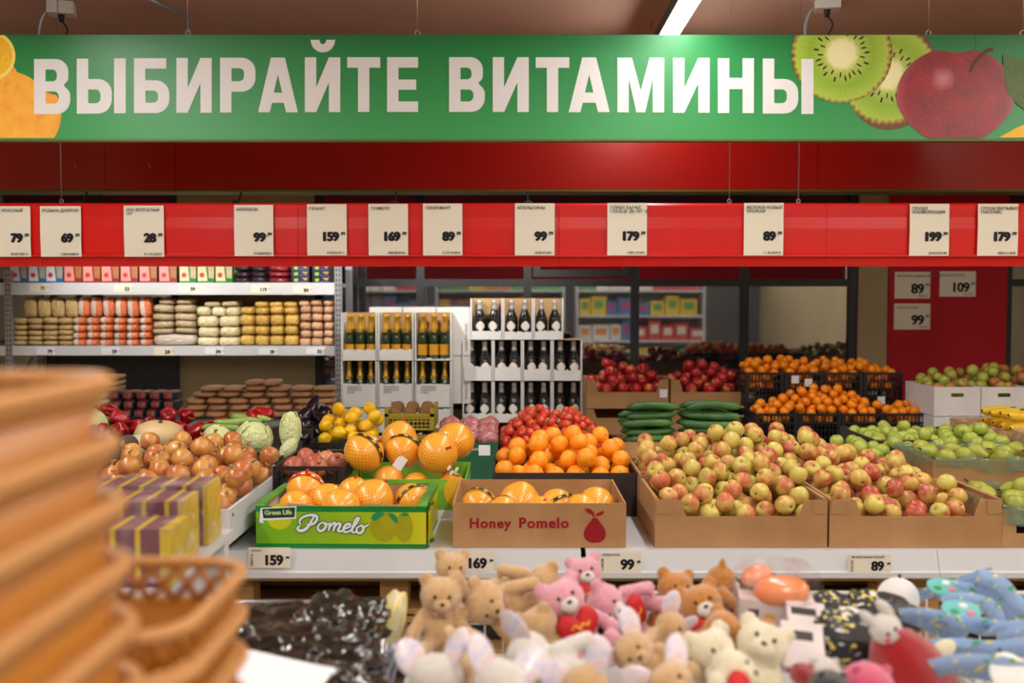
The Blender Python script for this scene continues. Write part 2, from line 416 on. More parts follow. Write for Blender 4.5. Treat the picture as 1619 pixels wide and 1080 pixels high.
LET = [('В', 54, 111), ('Ь', 121.5, 177), ('I', 180.5, 199), ('Б', 212, 268), ('И', 279, 335), ('Р', 348, 404), ('А', 408, 471), ('И', 482, 538), ('Т', 549, 601), ('Е', 612, 661),
       ('В', 710, 766.5), ('И', 779, 836), ('Т', 847, 900), ('А', 899, 964), ('М', 976, 1050), ('И', 1064, 1122), ('Н', 1135, 1192), ('Ь', 1206, 1262), ('I', 1267, 1286)]
for ch, a, c in LET:
    k = (a - 670) / 620.0
    yt = 90.5 + 3.0 * k * k; yb = 177 + 3.5 * k * k
    loops = [[sp_(*q) for q in lp] for lp in letter(ch, a, c, yt, yb)]
    put('letter', curve_mesh('letter', loops, 'print_white', 0.001), sign, (0, -0.002, 0), UP)
put('letter', curve_mesh('letter', [[sp_(*q) for q in lp] for lp in letter('˘', 491, 530, 63, 83)], 'print_white', 0.001), sign, (0, -0.002, 0), UP)

# printed fruit on the banner (flat print)
m, nt, b = node_mat('print_kiwi')
v = objco(nt); s3 = sep(nt, v)
rr = math_n(nt, 'SQRT', math_n(nt, 'ADD', math_n(nt, 'POWER', s3[0], 2.0), math_n(nt, 'POWER', s3[1], 2.0)))
an = math_n(nt, 'ARCTAN2', s3[1], s3[0])
ray = math_n(nt, 'MULTIPLY_ADD', math_n(nt, 'SINE', math_n(nt, 'MULTIPLY', an, 44)), 0.02, 0)
nz = math_n(nt, 'MULTIPLY_ADD', noise_n(nt, 12, v), 0.12, -0.06)
c = ramp(nt, math_n(nt, 'ADD', math_n(nt, 'ADD', rr, ray), nz), [(0.0, S((240, 238, 190))), (0.26, S((236, 232, 170))), (0.36, S((176, 196, 80))), (0.62, S((140, 178, 44))), (0.9, S((172, 198, 70))), (0.955, S((160, 130, 50))), (1.0, S((110, 72, 34)))])
seedang = math_n(nt, 'SINE', math_n(nt, 'MULTIPLY', an, 30))
ring = math_n(nt, 'COMPARE', rr, math_n(nt, 'MULTIPLY_ADD', math_n(nt, 'SINE', math_n(nt, 'MULTIPLY', an, 13)), 0.06, 0.46), 0.05)
sd = math_n(nt, 'MULTIPLY', ring, math_n(nt, 'GREATER_THAN', seedang, 0.45))
nt.links.new(mix_c(nt, sd, c, S((34, 24, 30))), b.inputs['Base Color']); b.inputs['Roughness'].default_value = 0.45
m, nt, b = node_mat('print_apple')
v = objco(nt); s3 = sep(nt, v)
sx1 = math_n(nt, 'ADD', math_n(nt, 'POWER', math_n(nt, 'ADD', s3[0], 0.22), 2.0), math_n(nt, 'POWER', math_n(nt, 'SUBTRACT', s3[1], 0.28), 2.0))
hl = ramp(nt, math_n(nt, 'ADD', sx1, math_n(nt, 'MULTIPLY', noise_n(nt, 5, v), 0.06)), [(0.02, 1.0), (0.075, 0.0)])
dots = ramp(nt, noise_n(nt, 34, v, 0.0), [(0.70, 0.0), (0.76, 1.0)])
rim = ramp(nt, math_n(nt, 'SQRT', math_n(nt, 'ADD', math_n(nt, 'POWER', s3[0], 2.0), math_n(nt, 'POWER', s3[1], 2.0))), [(0.84, 0.0), (1.0, 1.0)])
c = mix_c(nt, ramp(nt, noise_n(nt, 2.5, v), [(0.3, 0.0), (0.7, 1.0)]), S((120, 14, 28)), S((160, 20, 32)))
c = mix_c(nt, math_n(nt, 'MULTIPLY', hl, 0.55), c, S((220, 150, 160)))
c = mix_c(nt, math_n(nt, 'MULTIPLY', dots, 0.5), c, S((210, 90, 80)))
c = mix_c(nt, math_n(nt, 'MULTIPLY', rim, 0.35), c, S((190, 110, 130)))
nt.links.new(c, b.inputs['Base Color']); b.inputs['Roughness'].default_value = 0.4
mat('print_pear', (246, 190, 60), 0.5, var=(3.0, 0.5, (238, 150, 50)))
mat('print_lemon', (240, 178, 20), 0.5, var=(5.0, 0.4, (250, 200, 50)))
mat('print_rind', (250, 220, 110), 0.5)
mat('print_leaf', (70, 96, 44), 0.5, var=(5, 0.6, (96, 118, 60)))
mat('print_brown', (96, 56, 30), 0.6)
mat('print_banana', (240, 192, 30), 0.5)
k1 = SY * 1.0 / F
def print_shape(name, cu, cv, ru, poly, m, y):
    """poly in units of ru pixels about (cu, cv), y down"""
    p = at(cu, cv, SY - 0.002); sc = ps(ru, SY)
    me = curve_mesh(name, [[(a, -c) for a, c in poly]], m, 0.0)
    return put(name, me, sign, (p.x, y, p.z - (sz0 + sz1) / 2), UP, (sc, sc, sc))
def clip(poly, cv, ru, top=56.5, bot=217.5, right=None):
    lo = (top - cv) / ru; hi = (bot - cv) / ru
    out = []
    for x, y in poly: out.append((x, min(hi, max(lo, y))))
    return out
circ = arc(0, 0, 1, 1, 0, 358, 60)
print_shape('kiwi_slice_print', 1405, 118, 78, clip([(x * (1 if x > 0 else 0.9), y * 1.1) for x, y in circ], 118, 78), 'print_kiwi', -0.0012)
print_shape('kiwi_slice_print', 1331, 85, 79, clip([(x, y * 0.96) for x, y in circ], 85, 79), 'print_kiwi', -0.0024)
print_shape('apple_print', 1511, 152, 93, clip([(x * (1.0 if y < 0.1 else 1 - 0.16 * (y - 0.1) ** 1.3), y * 0.82 + (0.10 * math.exp(-(x / 0.25) ** 2) if y < 0 else 0)) for x, y in circ], 152, 93), 'print_apple', -0.0036)
print_shape('stalk_print', 1546, 96, 30, [(-0.5, 0.6), (-0.3, 0.05), (0.4, -0.6), (0.75, -0.7), (0.8, -0.5), (0.4, -0.4), (-0.1, 0.1), (-0.35, 0.65)], 'print_brown', -0.0045)
print_shape('leaf_print', 1612, 135, 50, [(-0.55, -0.95), (0.0, -0.8), (0.6, -0.55), (1.2, -0.1), (1.2, 0.9), (0.4, 0.9), (-0.05, 0.6), (-0.4, 0.2), (-0.5, -0.3)], 'print_leaf', -0.0046)
print_shape('banana_print', 1625, 205, 60, clip([(-0.75, 0.3), (-0.3, -0.05), (0.3, -0.3), (1.2, -0.5), (1.2, 1.2), (-0.75, 1.2)], 205, 60), 'print_banana', -0.0048)
print_shape('pear_print', 30, 180, 66, clip([(x - 0.25 * (1 if y < -0.5 else 0), y) for x, y in circ] , 180, 66), 'print_pear', -0.0012)
print_shape('pear_print', -10, 130, 40, [(x, y) for x, y in circ], 'print_pear', -0.0016)
print_shape('lemon_slice_print', -14, 88, 38, clip(circ, 88, 38), 'print_rind', -0.0024)
print_shape('lemon_slice_print', -14, 88, 33, clip(circ, 88, 33), 'print_lemon', -0.003)
# rings and wires that hold the banner
for u in (297, 660, 1468, 1617):
    p = at(u, 50, SY + 0.02); z = sz1 - (sz0 + sz1) / 2
    MB().tube([(p.x + 0.012 * math.cos(a), 0.02, z + 0.014 + 0.013 * math.sin(a)) for a in [i * math.pi / 8 for i in range(16)]], 0.0022, 6, closed=True).build('eye_bolt', 'steel', sign)
    MB().tube([(p.x, 0.02, z + 0.026), (p.x, 0.02, ZC - (sz0 + sz1) / 2)], 0.0012, 5).build('hanging_wire', 'steel', sign)

# ---------------------------------------------------------------- ceiling fittings
def fitting(u, v, label, tilt):
    p = at(u, v, 5.75)
    t = thing('junction_box', label, 'fitting', (p.x, 5.75, p.z), (0, 0, tilt))
    MB().box2((-0.07, -0.05, -0.035), (0.07, 0.05, 0.035)).build('body', 'white_plastic', t)
    MB().box2((-0.015, -0.02, 0.035), (0.015, 0.02, ZC - p.z)).build('bracket', 'white_plastic', t)
    MB().lathe([(0.012, -0.075), (0.016, -0.05), (0.02, -0.035)], 10).build('plug', 'black_plastic', t)
    MB().tube(smooth_path([(0, 0, -0.07), (0.03, 0.0, -0.11), (0.015, 0, -0.16), (-0.03, 0, -0.2), (-0.08, 0, -0.18)]), 0.005, 6).build('cable', 'black_plastic', t)
    MB().tube(smooth_path([(-0.06, 0, 0.0), (-0.1, 0, -0.05), (-0.12, 0, -0.13), (-0.11, 0, -0.22)]), 0.011, 8).build('conduit', 'grey_metal', t)
fitting(97, 14, 'white junction box with black plug and cable under the ceiling, left', 0.25)
fitting(1308, 6, 'white junction box with a looped black cable under the ceiling, right', -0.2)
q = [at(225, -8, 5.6), at(262, 12, 5.8), at(290, 38, 6.0), at(297, 52, 6.1)]
for a in q: a.z = ZC - 0.012
tag(MB().tube([*q[:3], q[3], q[3] - Vector((0, 0, 0.12))], 0.012, 8).build('cable_conduit', 'grey_metal'), 'thin grey cable conduit running along the ceiling above the banner', 'conduit')

# ---------------------------------------------------------------- red price rail with cards
RY = 5.3
rz0, rz1, rzb = pz(406, RY), pz(321, RY), pz(421, RY)
rail = thing('price_rail', 'long glossy red price rail hanging on thin wires above the fruit', 'price rail', (0, RY, 0))
segs = [-3.4, px(64, 360, RY), px(471, 360, RY), px(884, 360, RY), px(1307, 360, RY), 3.4]
for a, c in zip(segs[:-1], segs[1:]):
    prof = [(0.012, rz1), (0.0, rz1 - 0.012), (0.003, rz1 - 0.075), (0.001, rz1 - 0.135), (0.003, rz0 + 0.06), (0.004, rz0 + 0.018), (-0.010, rz0 + 0.012), (-0.010, rz0),
            (0.012, rz0 - 0.004), (0.022, rzb), (0.05, rzb), (0.05, rz1)]
    MB().prism(prof, a + 0.001, c - 0.001, 'x').build('rail_segment', 'rail_red', rail)
for u in (93, 1155, 1265):
    p = px(u, 310, RY)
    MB().tube([(p, 0.03, rz1), (p, 0.03, ZC)], 0.002, 5).build('hanging_wire', 'steel', rail)
    MB().tube([(p + 0.01 * math.cos(a), 0.03, rz1 + 0.012 + 0.012 * math.sin(a)) for a in [i * math.pi / 6 for i in range(12)]], 0.002, 5, closed=True).build('hook', 'steel', rail)

def card(u0, u1, v0, v1, Y, name_txt, price, label, portrait=True, paper='paper', wave=0.0, tilt=0.0, cents=True, seed=0, tx=0.05, small=False, group=None, barcode=True):
    a = at(u0, v1, Y); c = at(u1, v0, Y)
    w, h = c.x - a.x, c.z - a.z
    t = thing('price_card', label, 'price card', (a.x, Y, a.z), (math.pi / 2 + tilt, 0, 0), group)
    MB().grid(lambda i, j: (i * w, j * h, 0.0012 + wave * (0.5 - 0.5 * math.cos(2 * math.pi * (j * 1.0 + 0.2 * i))) * (0.4 + abs(i - 0.5))), 6, 10).build('sheet', paper, t)
    z = 0.0022 + wave * 0.95
    if portrait:
        if name_txt: put('product_name', text_mesh(name_txt, h * 0.083, 'ink', 0.0, 'LEFT', line=0.85), t, (w * 0.06, h * 0.885, z))
        put('price', text_mesh(price, h * 0.235, 'ink', 0.0045, 'RIGHT', space=0.94), t, (w * 0.80, h * 0.29, z))
        put('cents', text_mesh('.99', h * 0.09, 'ink', 0.001, 'RIGHT', space=0.9), t, (w * 0.965, h * 0.395, z))
        bars = MB()
        for k in range(16): bars.box2((w * (0.5 + 0.028 * k), h * 0.03, z), (w * (0.5 + 0.028 * k + RND.choice((0.008, 0.014, 0.02))), h * 0.075, z + 0.0005))
        bars.build('barcode', 'ink_grey', t)
    else:
        if name_txt: put('product_name', text_mesh(name_txt, h * 0.13, 'ink_grey', 0.0002, 'LEFT'), t, (w * 0.07, h * 0.80, z))
        put('price', text_mesh(price, h * (0.66 if small else 0.5), 'ink', h * (0.03 if small else 0.02), 'RIGHT', space=0.95), t, (w * 0.83, h * (0.16 if small and barcode else 0.2), z))
        if cents: put('cents', text_mesh('.99', h * 0.17, 'ink', 0.0005, 'RIGHT', space=0.9), t, (w * 0.98, h * 0.45, z))
        if barcode:
            bars = MB()
            if small:
                for k in range(12): bars.box2((w * 0.05, h * (0.1 + 0.05 * k), z), (w * 0.11, h * (0.1 + 0.05 * k + RND.choice((0.012, 0.025, 0.035))), z + 0.0004))
            else:
                for k in range(10): bars.box2((w * (0.68 + 0.025 * k), h * 0.06, z), (w * (0.68 + 0.025 * k + RND.choice((0.008, 0.014))), h * 0.13, z + 0.0004))
            bars.build('barcode', 'ink_grey', t)
    return t
CARDS = [(-14, 48, 326, 406, 'ЛУК КРАСНЫЙ', '79'), (65, 128, 326, 406, 'РЕДЬКА ДАЙКОН', '69'), (197, 259, 325, 406, 'ЛУК РЕПЧАТЫЙ\n1КГ', '28'), (371, 432, 324, 405, 'АНАНАСЫ', '99'),
         (486, 548, 323, 404, 'ГРАНАТ', '159'), (583, 645, 322.5, 404, 'ПОМЕЛО', '169'), (669, 731, 322, 404, 'ГРЕЙПФРУТ', '89'), (814, 877, 321.5, 404, 'АПЕЛЬСИНЫ', '99'),
         (960, 1023, 321, 404, 'ХУРМА БЫЧЬЕ\nСЕРДЦЕ (В) 1КГ :8', '179'), (1175.5, 1239, 321, 404, 'ЯБЛОКИ НОВЫЙ\nУРОЖАЙ', '89'), (1437, 1501, 322.5, 404.5, 'ГРУШИ\nКОНФЕРЕНЦИЯ', '199'), (1544.5, 1610, 322.5, 404.5, 'ГРУШИ ВИЛЬЯМС/\nПАКХАМС', '179')]
for i, (a, c, v0, v1, tx, pr) in enumerate(CARDS):
    card(a, c, v0, v1, RY - 0.012, tx, pr, 'white portrait price card on the red rail, %s from the left, reading %s' % (ORD[i], pr), wave=0.004 if i in (0, 1, 2, 3, 10, 11) else 0.0015)
WC = YB - 0.022
for (a, c, v0, v1, tx, pr, lb) in [(1414, 1471, 430, 472, 'ЯБЛОКИ НОВЫЙ УРОЖАЙ', '89', 'upper left price card on the red wall panel, reading 89'),
                                   (1485, 1543, 429, 469, 'МАНДАРИНЫ', '109', 'right hand price card on the red wall panel, reading 109'),
                                   (1413, 1471, 480, 521, 'АПЕЛЬСИНЫ', '99', 'lower price card on the red wall panel, reading 99')]:
    card(a, c, v0, v1, WC, tx, pr, lb, False)
# ---------------------------------------------------------------- produce materials
def fruit_mat(name, c1, c2, c3, lo=0.35, hi=0.65, scale=1.6, rough=0.35, grad=0.35, rshift=0.35, speck=None, bump=None, coat=0.1, rnd_val=0.2):
    """two skin colours blended along a blush side, a third one by fine streaks; each fruit shifts by its own random number"""
    m, nt, b = node_mat(name); v = objco(nt); r = rnd_n(nt)
    ad = N(nt, 'ShaderNodeVectorMath', operation='ADD'); nt.links.new(v, ad.inputs[0])
    cb = N(nt, 'ShaderNodeCombineXYZ'); nt.links.new(math_n(nt, 'MULTIPLY', r, 31.7), cb.inputs[0]); nt.links.new(math_n(nt, 'MULTIPLY', r, 17.3), cb.inputs[2])
    nt.links.new(cb.outputs[0], ad.inputs[1])
    n = noise_n(nt, scale, ad.outputs[0], 3.0)
    s3 = sep(nt, v)
    f = math_n(nt, 'ADD', n, math_n(nt, 'MULTIPLY', s3[0], grad))
    f = math_n(nt, 'ADD', f, math_n(nt, 'MULTIPLY_ADD', math_n(nt, 'FRACT', math_n(nt, 'MULTIPLY', r, 5.7)), rshift, -rshift / 2))
    c = ramp(nt, f, [(lo, S(c1)), (hi, S(c2))])
    st = ramp(nt, noise_n(nt, 9, ad.outputs[0], 4.0), [(0.45, 0.0), (0.7, 1.0)])
    c = mix_c(nt, math_n(nt, 'MULTIPLY', st, 0.45), c, S(c3))
    if speck: c = mix_c(nt, ramp(nt, noise_n(nt, 40, v, 0.0), [(0.68, 0.0), (0.74, 1.0)]), c, S(speck))
    h = N(nt, 'ShaderNodeHueSaturation'); nt.links.new(c, h.inputs['Color'])
    nt.links.new(math_n(nt, 'MULTIPLY_ADD', r, rnd_val, 1 - rnd_val / 2), h.inputs['Value'])
    nt.links.new(h.outputs[0], b.inputs['Base Color']); b.inputs['Roughness'].default_value = rough; b.inputs['Coat Weight'].default_value = coat
    b.inputs['Coat Roughness'].default_value = 0.25
    if bump: bump_to(nt, b, noise_n(nt, bump[0], v, 3.0), bump[1], 0.02)
    return m
fruit_mat('apple_blush', (206, 194, 88), (194, 80, 60), (208, 152, 84), 0.42, 0.78, 1.3, 0.36, 0.22, 0.34, speck=(228, 214, 150))
fruit_mat('apple_blush_red', (204, 172, 80), (176, 52, 48), (196, 108, 68), 0.32, 0.66, 1.3, 0.36, 0.22, 0.4, speck=(226, 200, 140))
fruit_mat('apple_red', (176, 26, 40), (214, 140, 66), (194, 50, 46), 0.54, 0.80, 1.4, 0.3, 0.2, 0.3)
fruit_mat('apple_green', (172, 186, 76), (156, 176, 62), (190, 196, 104), 0.3, 0.7, 1.6, 0.36)
fruit_mat('apple_bicolor', (160, 176, 62), (182, 92, 66), (176, 158, 84), 0.5, 0.76, 1.4, 0.38, 0.3, 0.3)
fruit_mat('orange_peel', (254, 162, 18), (250, 148, 12), (255, 172, 40), 0.3, 0.7, 2.0, 0.42, bump=(38, 0.12))
fruit_mat('mandarin_peel', (255, 152, 10), (252, 138, 6), (255, 164, 30), 0.3, 0.7, 2.0, 0.42, bump=(30, 0.1))
fruit_mat('lemon_peel', (246, 198, 20), (240, 186, 10), (250, 210, 50), 0.3, 0.7, 2.0, 0.42, bump=(34, 0.12))
fruit_mat('tomato_skin', (222, 60, 36), (230, 92, 58), (222, 72, 44), 0.4, 0.7, 1.8, 0.25, coat=0.3)
fruit_mat('onion_skin', (190, 112, 58), (212, 156, 78), (172, 88, 46), 0.38, 0.68, 1.2, 0.3, coat=0.35)
fruit_mat('kiwi_skin', (128, 92, 46), (112, 78, 38), (140, 104, 58), 0.3, 0.7, 4.0, 0.8, coat=0)
fruit_mat('pomegranate_skin', (186, 96, 70), (214, 150, 104), (164, 74, 56), 0.4, 0.75, 1.6, 0.38)
fruit_mat('pear_skin', (166, 172, 62), (148, 156, 50), (178, 180, 84), 0.3, 0.7, 2.0, 0.42, speck=(128, 128, 50))
fruit_mat('cucumber_skin', (40, 84, 30), (70, 116, 44), (52, 96, 38), 0.35, 0.75, 2.0, 0.32, bump=(26, 0.25))
fruit_mat('pepper_skin', (156, 8, 22), (176, 16, 26), (140, 6, 18), 0.35, 0.75, 1.8, 0.18, coat=0.5)
fruit_mat('eggplant_skin', (24, 14, 26), (32, 20, 34), (20, 12, 22), 0.35, 0.75, 1.8, 0.15, coat=0.6)
fruit_mat('beet_skin', (74, 58, 48), (92, 74, 60), (60, 46, 40), 0.35, 0.75, 3.0, 0.85, coat=0, bump=(14, 0.4))
fruit_mat('banana_skin', (236, 196, 44), (228, 184, 40), (240, 206, 80), 0.3, 0.7, 1.6, 0.45)
fruit_mat('squash_skin', (232, 200, 150), (224, 188, 132), (236, 208, 164), 0.3, 0.7, 2.0, 0.5)
fruit_mat('melon_skin', (202, 204, 180), (190, 196, 160), (212, 212, 194), 0.3, 0.7, 2.0, 0.5)
fruit_mat('zucchini_skin', (140, 172, 76), (166, 190, 106), (120, 154, 60), 0.35, 0.75, 3.0, 0.35)
m, nt, b = node_mat('cabbage_leaf')
v = objco(nt); n = noise_n(nt, 3.0, v, 4.0)
wv = N(nt, 'ShaderNodeTexWave'); wv.inputs['Scale'].default_value = 2.2; wv.inputs['Distortion'].default_value = 5.0; nt.links.new(v, wv.inputs['Vector'])
nt.links.new(ramp(nt, math_n(nt, 'MULTIPLY_ADD', wv.outputs['Fac'], 0.3, n), [(0.3, S((236, 238, 196))), (0.65, S((222, 230, 166))), (1.0, S((204, 218, 140)))]), b.inputs['Base Color'])
b.inputs['Roughness'].default_value = 0.42; bump_to(nt, b, noise_n(nt, 5.0, v, 3.0), 0.4, 0.05)
mat('stem_brown', (84, 62, 38), 0.8); mat('stem_green', (84, 118, 44), 0.6); mat('calyx_dark', (60, 50, 34), 0.8)
mat('onion_neck', (206, 164, 104), 0.8, var=(8, 0.6, (150, 104, 60)))
# pomelo under its net
m, nt, b = node_mat('pomelo_net')
v = objco(nt); s3 = sep(nt, v)
an = math_n(nt, 'ARCTAN2', s3[1], s3[0]); la = math_n(nt, 'ARCSINE', math_n(nt, 'MINIMUM', math_n(nt, 'MAXIMUM', s3[2], -1.0), 1.0))
w1 = math_n(nt, 'ABSOLUTE', math_n(nt, 'SINE', math_n(nt, 'MULTIPLY', math_n(nt, 'ADD', an, math_n(nt, 'MULTIPLY', la, 1.0)), 13)))
w2 = math_n(nt, 'ABSOLUTE', math_n(nt, 'SINE', math_n(nt, 'MULTIPLY', math_n(nt, 'SUBTRACT', an, math_n(nt, 'MULTIPLY', la, 1.0)), 13)))
net = math_n(nt, 'LESS_THAN', math_n(nt, 'MINIMUM', w1, w2), 0.24)
base = ramp(nt, noise_n(nt, 1.2, v), [(0.35, S((248, 196, 62))), (0.65, S((246, 178, 44)))])
nt.links.new(mix_c(nt, math_n(nt, 'MULTIPLY', net, 0.9), base, S((240, 92, 14))), b.inputs['Base Color'])
b.inputs['Roughness'].default_value = 0.3; b.inputs['Coat Weight'].default_value = 0.6; b.inputs['Coat Roughness'].default_value = 0.22
bump_to(nt, b, net, 0.25, 0.02)
mat('tie_red', (206, 26, 20), 0.4); mat('tie_green', (20, 140, 80), 0.5); mat('band_black', (34, 30, 20), 0.4); mat('band_yellow', (214, 190, 40), 0.4)

# ---------------------------------------------------------------- packaging materials
def card_mat(name, c1, c2, rough=0.8):
    m, nt, b = node_mat(name); v = objco(nt)
    mp = N(nt, 'ShaderNodeMapping'); mp.inputs['Scale'].default_value = (3, 3, 140); nt.links.new(v, mp.inputs[0])
    f = math_n(nt, 'ADD', math_n(nt, 'MULTIPLY', noise_n(nt, 1.0, mp.outputs[0]), 0.5 if name.startswith('wood') else 0.12), math_n(nt, 'MULTIPLY', noise_n(nt, 6.0, v, 4.0), 0.5 if name.startswith('wood') else 0.88))
    nt.links.new(ramp(nt, f, [(0.35, S(c1)), (0.65, S(c2))]), b.inputs['Base Color']); b.inputs['Roughness'].default_value = rough
    b.inputs['Specular IOR Level'].default_value = 0.2
card_mat('cardboard', (184, 142, 100), (168, 126, 84)); card_mat('cardboard_dark', (70, 62, 56), (58, 50, 46)); card_mat('carton_white', (226, 224, 222), (214, 211, 208))
card_mat('cardboard_pale', (200, 164, 118), (188, 150, 104)); card_mat('carton_inside', (216, 200, 196), (206, 190, 186))
card_mat('wood', (196, 156, 102), (168, 126, 76)); card_mat('wood_dark', (160, 120, 74), (132, 96, 56))
mat('crate_black', (26, 26, 29), 0.42); mat('crate_olive', (156, 138, 30), 0.45)
mat('label_white', (236, 234, 238), 0.5)
m, nt, b = node_mat('liner_film')      # thin plastic bag lining a box
nt.nodes.remove(b)
g = N(nt, 'ShaderNodeBsdfPrincipled'); g.inputs['Base Color'].default_value = (*S((126, 154, 132)), 1); g.inputs['Roughness'].default_value = 0.14
t = N(nt, 'ShaderNodeBsdfTransparent'); t.inputs['Color'].default_value = (0.85, 0.95, 0.88, 1)
x = N(nt, 'ShaderNodeMixShader'); nt.links.new(ramp(nt, noise_n(nt, 14, objco(nt), 4.0), [(0.4, 0.18), (0.75, 0.7)]), x.inputs[0])
nt.links.new(t.outputs[0], x.inputs[1]); nt.links.new(g.outputs[0], x.inputs[2]); nt.links.new(x.outputs[0], nt.nodes['Material Output'].inputs['Surface'])
m, nt, b = node_mat('clear_film')
nt.nodes.remove(b)
g = N(nt, 'ShaderNodeBsdfPrincipled'); g.inputs['Base Color'].default_value = (*S((222, 208, 204)), 1); g.inputs['Roughness'].default_value = 0.15
t = N(nt, 'ShaderNodeBsdfTransparent'); t.inputs['Color'].default_value = (0.97, 0.96, 0.96, 1)
x = N(nt, 'ShaderNodeMixShader'); nt.links.new(ramp(nt, noise_n(nt, 16, objco(nt), 4.0), [(0.48, 0.03), (0.8, 0.55)]), x.inputs[0])
nt.links.new(t.outputs[0], x.inputs[1]); nt.links.new(g.outputs[0], x.inputs[2]); nt.links.new(x.outputs[0], nt.nodes['Material Output'].inputs['Surface'])

# ---------------------------------------------------------------- heaps: fruit dropped one by one into the lowest free hollow
EYES = [Vector((0, 0, CAMZ)), Vector((-0.6, 0.1, CAMZ + 0.15)), Vector((0.6, 0.1, CAMZ + 0.15))]
def heap(x0, x1, y0, y1, floor, H, r, seed, nmax=400, noise=0.5, cull=True, walls=()):
    rs = np.random.RandomState(seed); st = r / 3.0
    xs = np.arange(x0 + r, x1 - r + 1e-6, st); ys = np.arange(y0 + r, y1 - r + 1e-6, st)
    if len(xs) == 0: xs = np.array([(x0 + x1) / 2])
    if len(ys) == 0: ys = np.array([(y0 + y1) / 2])
    gx, gy = np.meshgrid(xs, ys)
    gx = gx + rs.uniform(-0.3, 0.3, gx.shape) * st * (np.abs(gx - (x0 + x1) / 2) < (x1 - x0) / 2 - r * 1.2); gy = gy + rs.uniform(-0.3, 0.3, gy.shape) * st * (np.abs(gy - (y0 + y1) / 2) < (y1 - y0) / 2 - r * 1.2)
    z = np.full(gx.shape, floor + r) if not callable(floor) else np.vectorize(floor)(gx, gy) + r
    for ax_, w0, rim in walls:                       # walls between boxes: fruit may rest on their top edge
        dd = np.abs((gx if ax_ == 'x' else gy) - w0) - 0.016; dd = np.maximum(dd, 0)
        z = np.where(dd < r, np.maximum(z, rim + 0.004 + np.sqrt(np.maximum(r * r - dd * dd, 0))), z)
    env = np.vectorize(H)(gx, gy); out = []
    while len(out) < nmax:
        s = np.where(z <= env, z + rs.rand(*z.shape) * noise * r, 9.0)
        i = np.unravel_index(np.argmin(s), s.shape)
        if s[i] > 8: break
        p = (gx[i], gy[i], z[i]); out.append(p)
        d2 = (gx - p[0]) ** 2 + (gy - p[1]) ** 2
        up = np.where(d2 < 4 * r * r, p[2] + np.sqrt(np.maximum(4 * r * r - d2, 0)), 0)
        z = np.maximum(z, up); z[i] = p[2] + 2 * r
    if not cull: return out
    P = np.array(out); keep = np.zeros(len(P), bool)
    for e in EYES:                                   # leave out what lies buried in the heap
        d = P - np.array(e); u = d[:, 0] / d[:, 1]; w = d[:, 2] / d[:, 1]; q = r / d[:, 1]
        step = q.mean() / 7
        U = np.arange((u - q).min(), (u + q).max(), step); W = np.arange((w - q).min(), (w + q).max(), step)
        mu, mw = np.meshgrid(U, W); zb = np.full(mu.shape, 99.0); ib = np.full(mu.shape, -1)
        for k in range(len(P)):
            rr = (mu - u[k]) ** 2 + (mw - w[k]) ** 2; ins = rr < q[k] ** 2
            dep = d[k, 1] - r * np.sqrt(np.maximum(1 - rr / q[k] ** 2, 0)); b_ = ins & (dep < zb)
            zb[b_] = dep[b_]; ib[b_] = k
        ids, cn = np.unique(ib[ib >= 0], return_counts=True)
        keep[ids[cn >= 5]] = True
    out = [o for o, k in zip(out, keep) if k]; Q = np.array(out); lo_ = floor if not callable(floor) else None
    near = [np.sum(np.sum((Q - np.array(o)) ** 2, axis=1) < (2.12 * r) ** 2) > 1 or (lo_ is not None and o[2] < lo_ + 1.3 * r) for o in out]
    return [o for o, k in zip(out, near) if k]
def zone(p, x0, x1, y0, y1):
    a = 'left' if p[0] < x0 + (x1 - x0) / 3 else ('right' if p[0] > x1 - (x1 - x0) / 3 else 'middle')
    c = 'front' if p[1] < y0 + (y1 - y0) / 3 else ('back' if p[1] > y1 - (y1 - y0) / 3 else 'centre')
    return '%s %s' % (c, a)
def rrot(): return (RND.uniform(0, 6.28), RND.uniform(0, 6.28), RND.uniform(0, 6.28))
def trot(t=0.9): return Euler((RND.gauss(0, t), RND.gauss(0, t), RND.uniform(0, 6.28)))
def screen(p):
    d = Vector(p) - Vector((0, 0, CAMZ)); f = d.y * cs - d.z * sn; g = d.y * sn + d.z * cs
    return 809.5 + F * d.x / f, 540 - F * g / f
def fill(name, cat, desc, where, pts, rect, r, bodies, extras=(), rot=trot, sc=(0.93, 1.0), group=None):
    """bodies: meshes of radius 1; extras: (name, mesh) children.  Rows are counted by height in the heap as seen from the front."""
    pts = [tuple(p) for p in pts]
    if not pts: return
    sc_ = [screen(p) for p in pts]; vb = max(v for u, v in sc_); hpx = 2 * r * F / (sum(p[1] for p in pts) / len(pts)) * 0.62
    rows = {}
    for i, (u, v) in enumerate(sc_): rows.setdefault(int((vb - v) / hpx), []).append((u, i))
    name_of = {}
    for j, k in enumerate(sorted(rows)):
        for n_, (u, i) in enumerate(sorted(rows[k])): name_of[i] = (n_, j)
    for i, p in enumerate(pts):
        o = put(name, RND.choice(bodies), None, p, rot(), r * RND.uniform(*sc))
        tag(o, '%s, %s from left in %s row up, %s' % (desc, ORD[name_of[i][0]], ORD[name_of[i][1]], where), cat, group or '%s in the %s' % (cat, where))
        for en, em in extras: put(en, em, o)

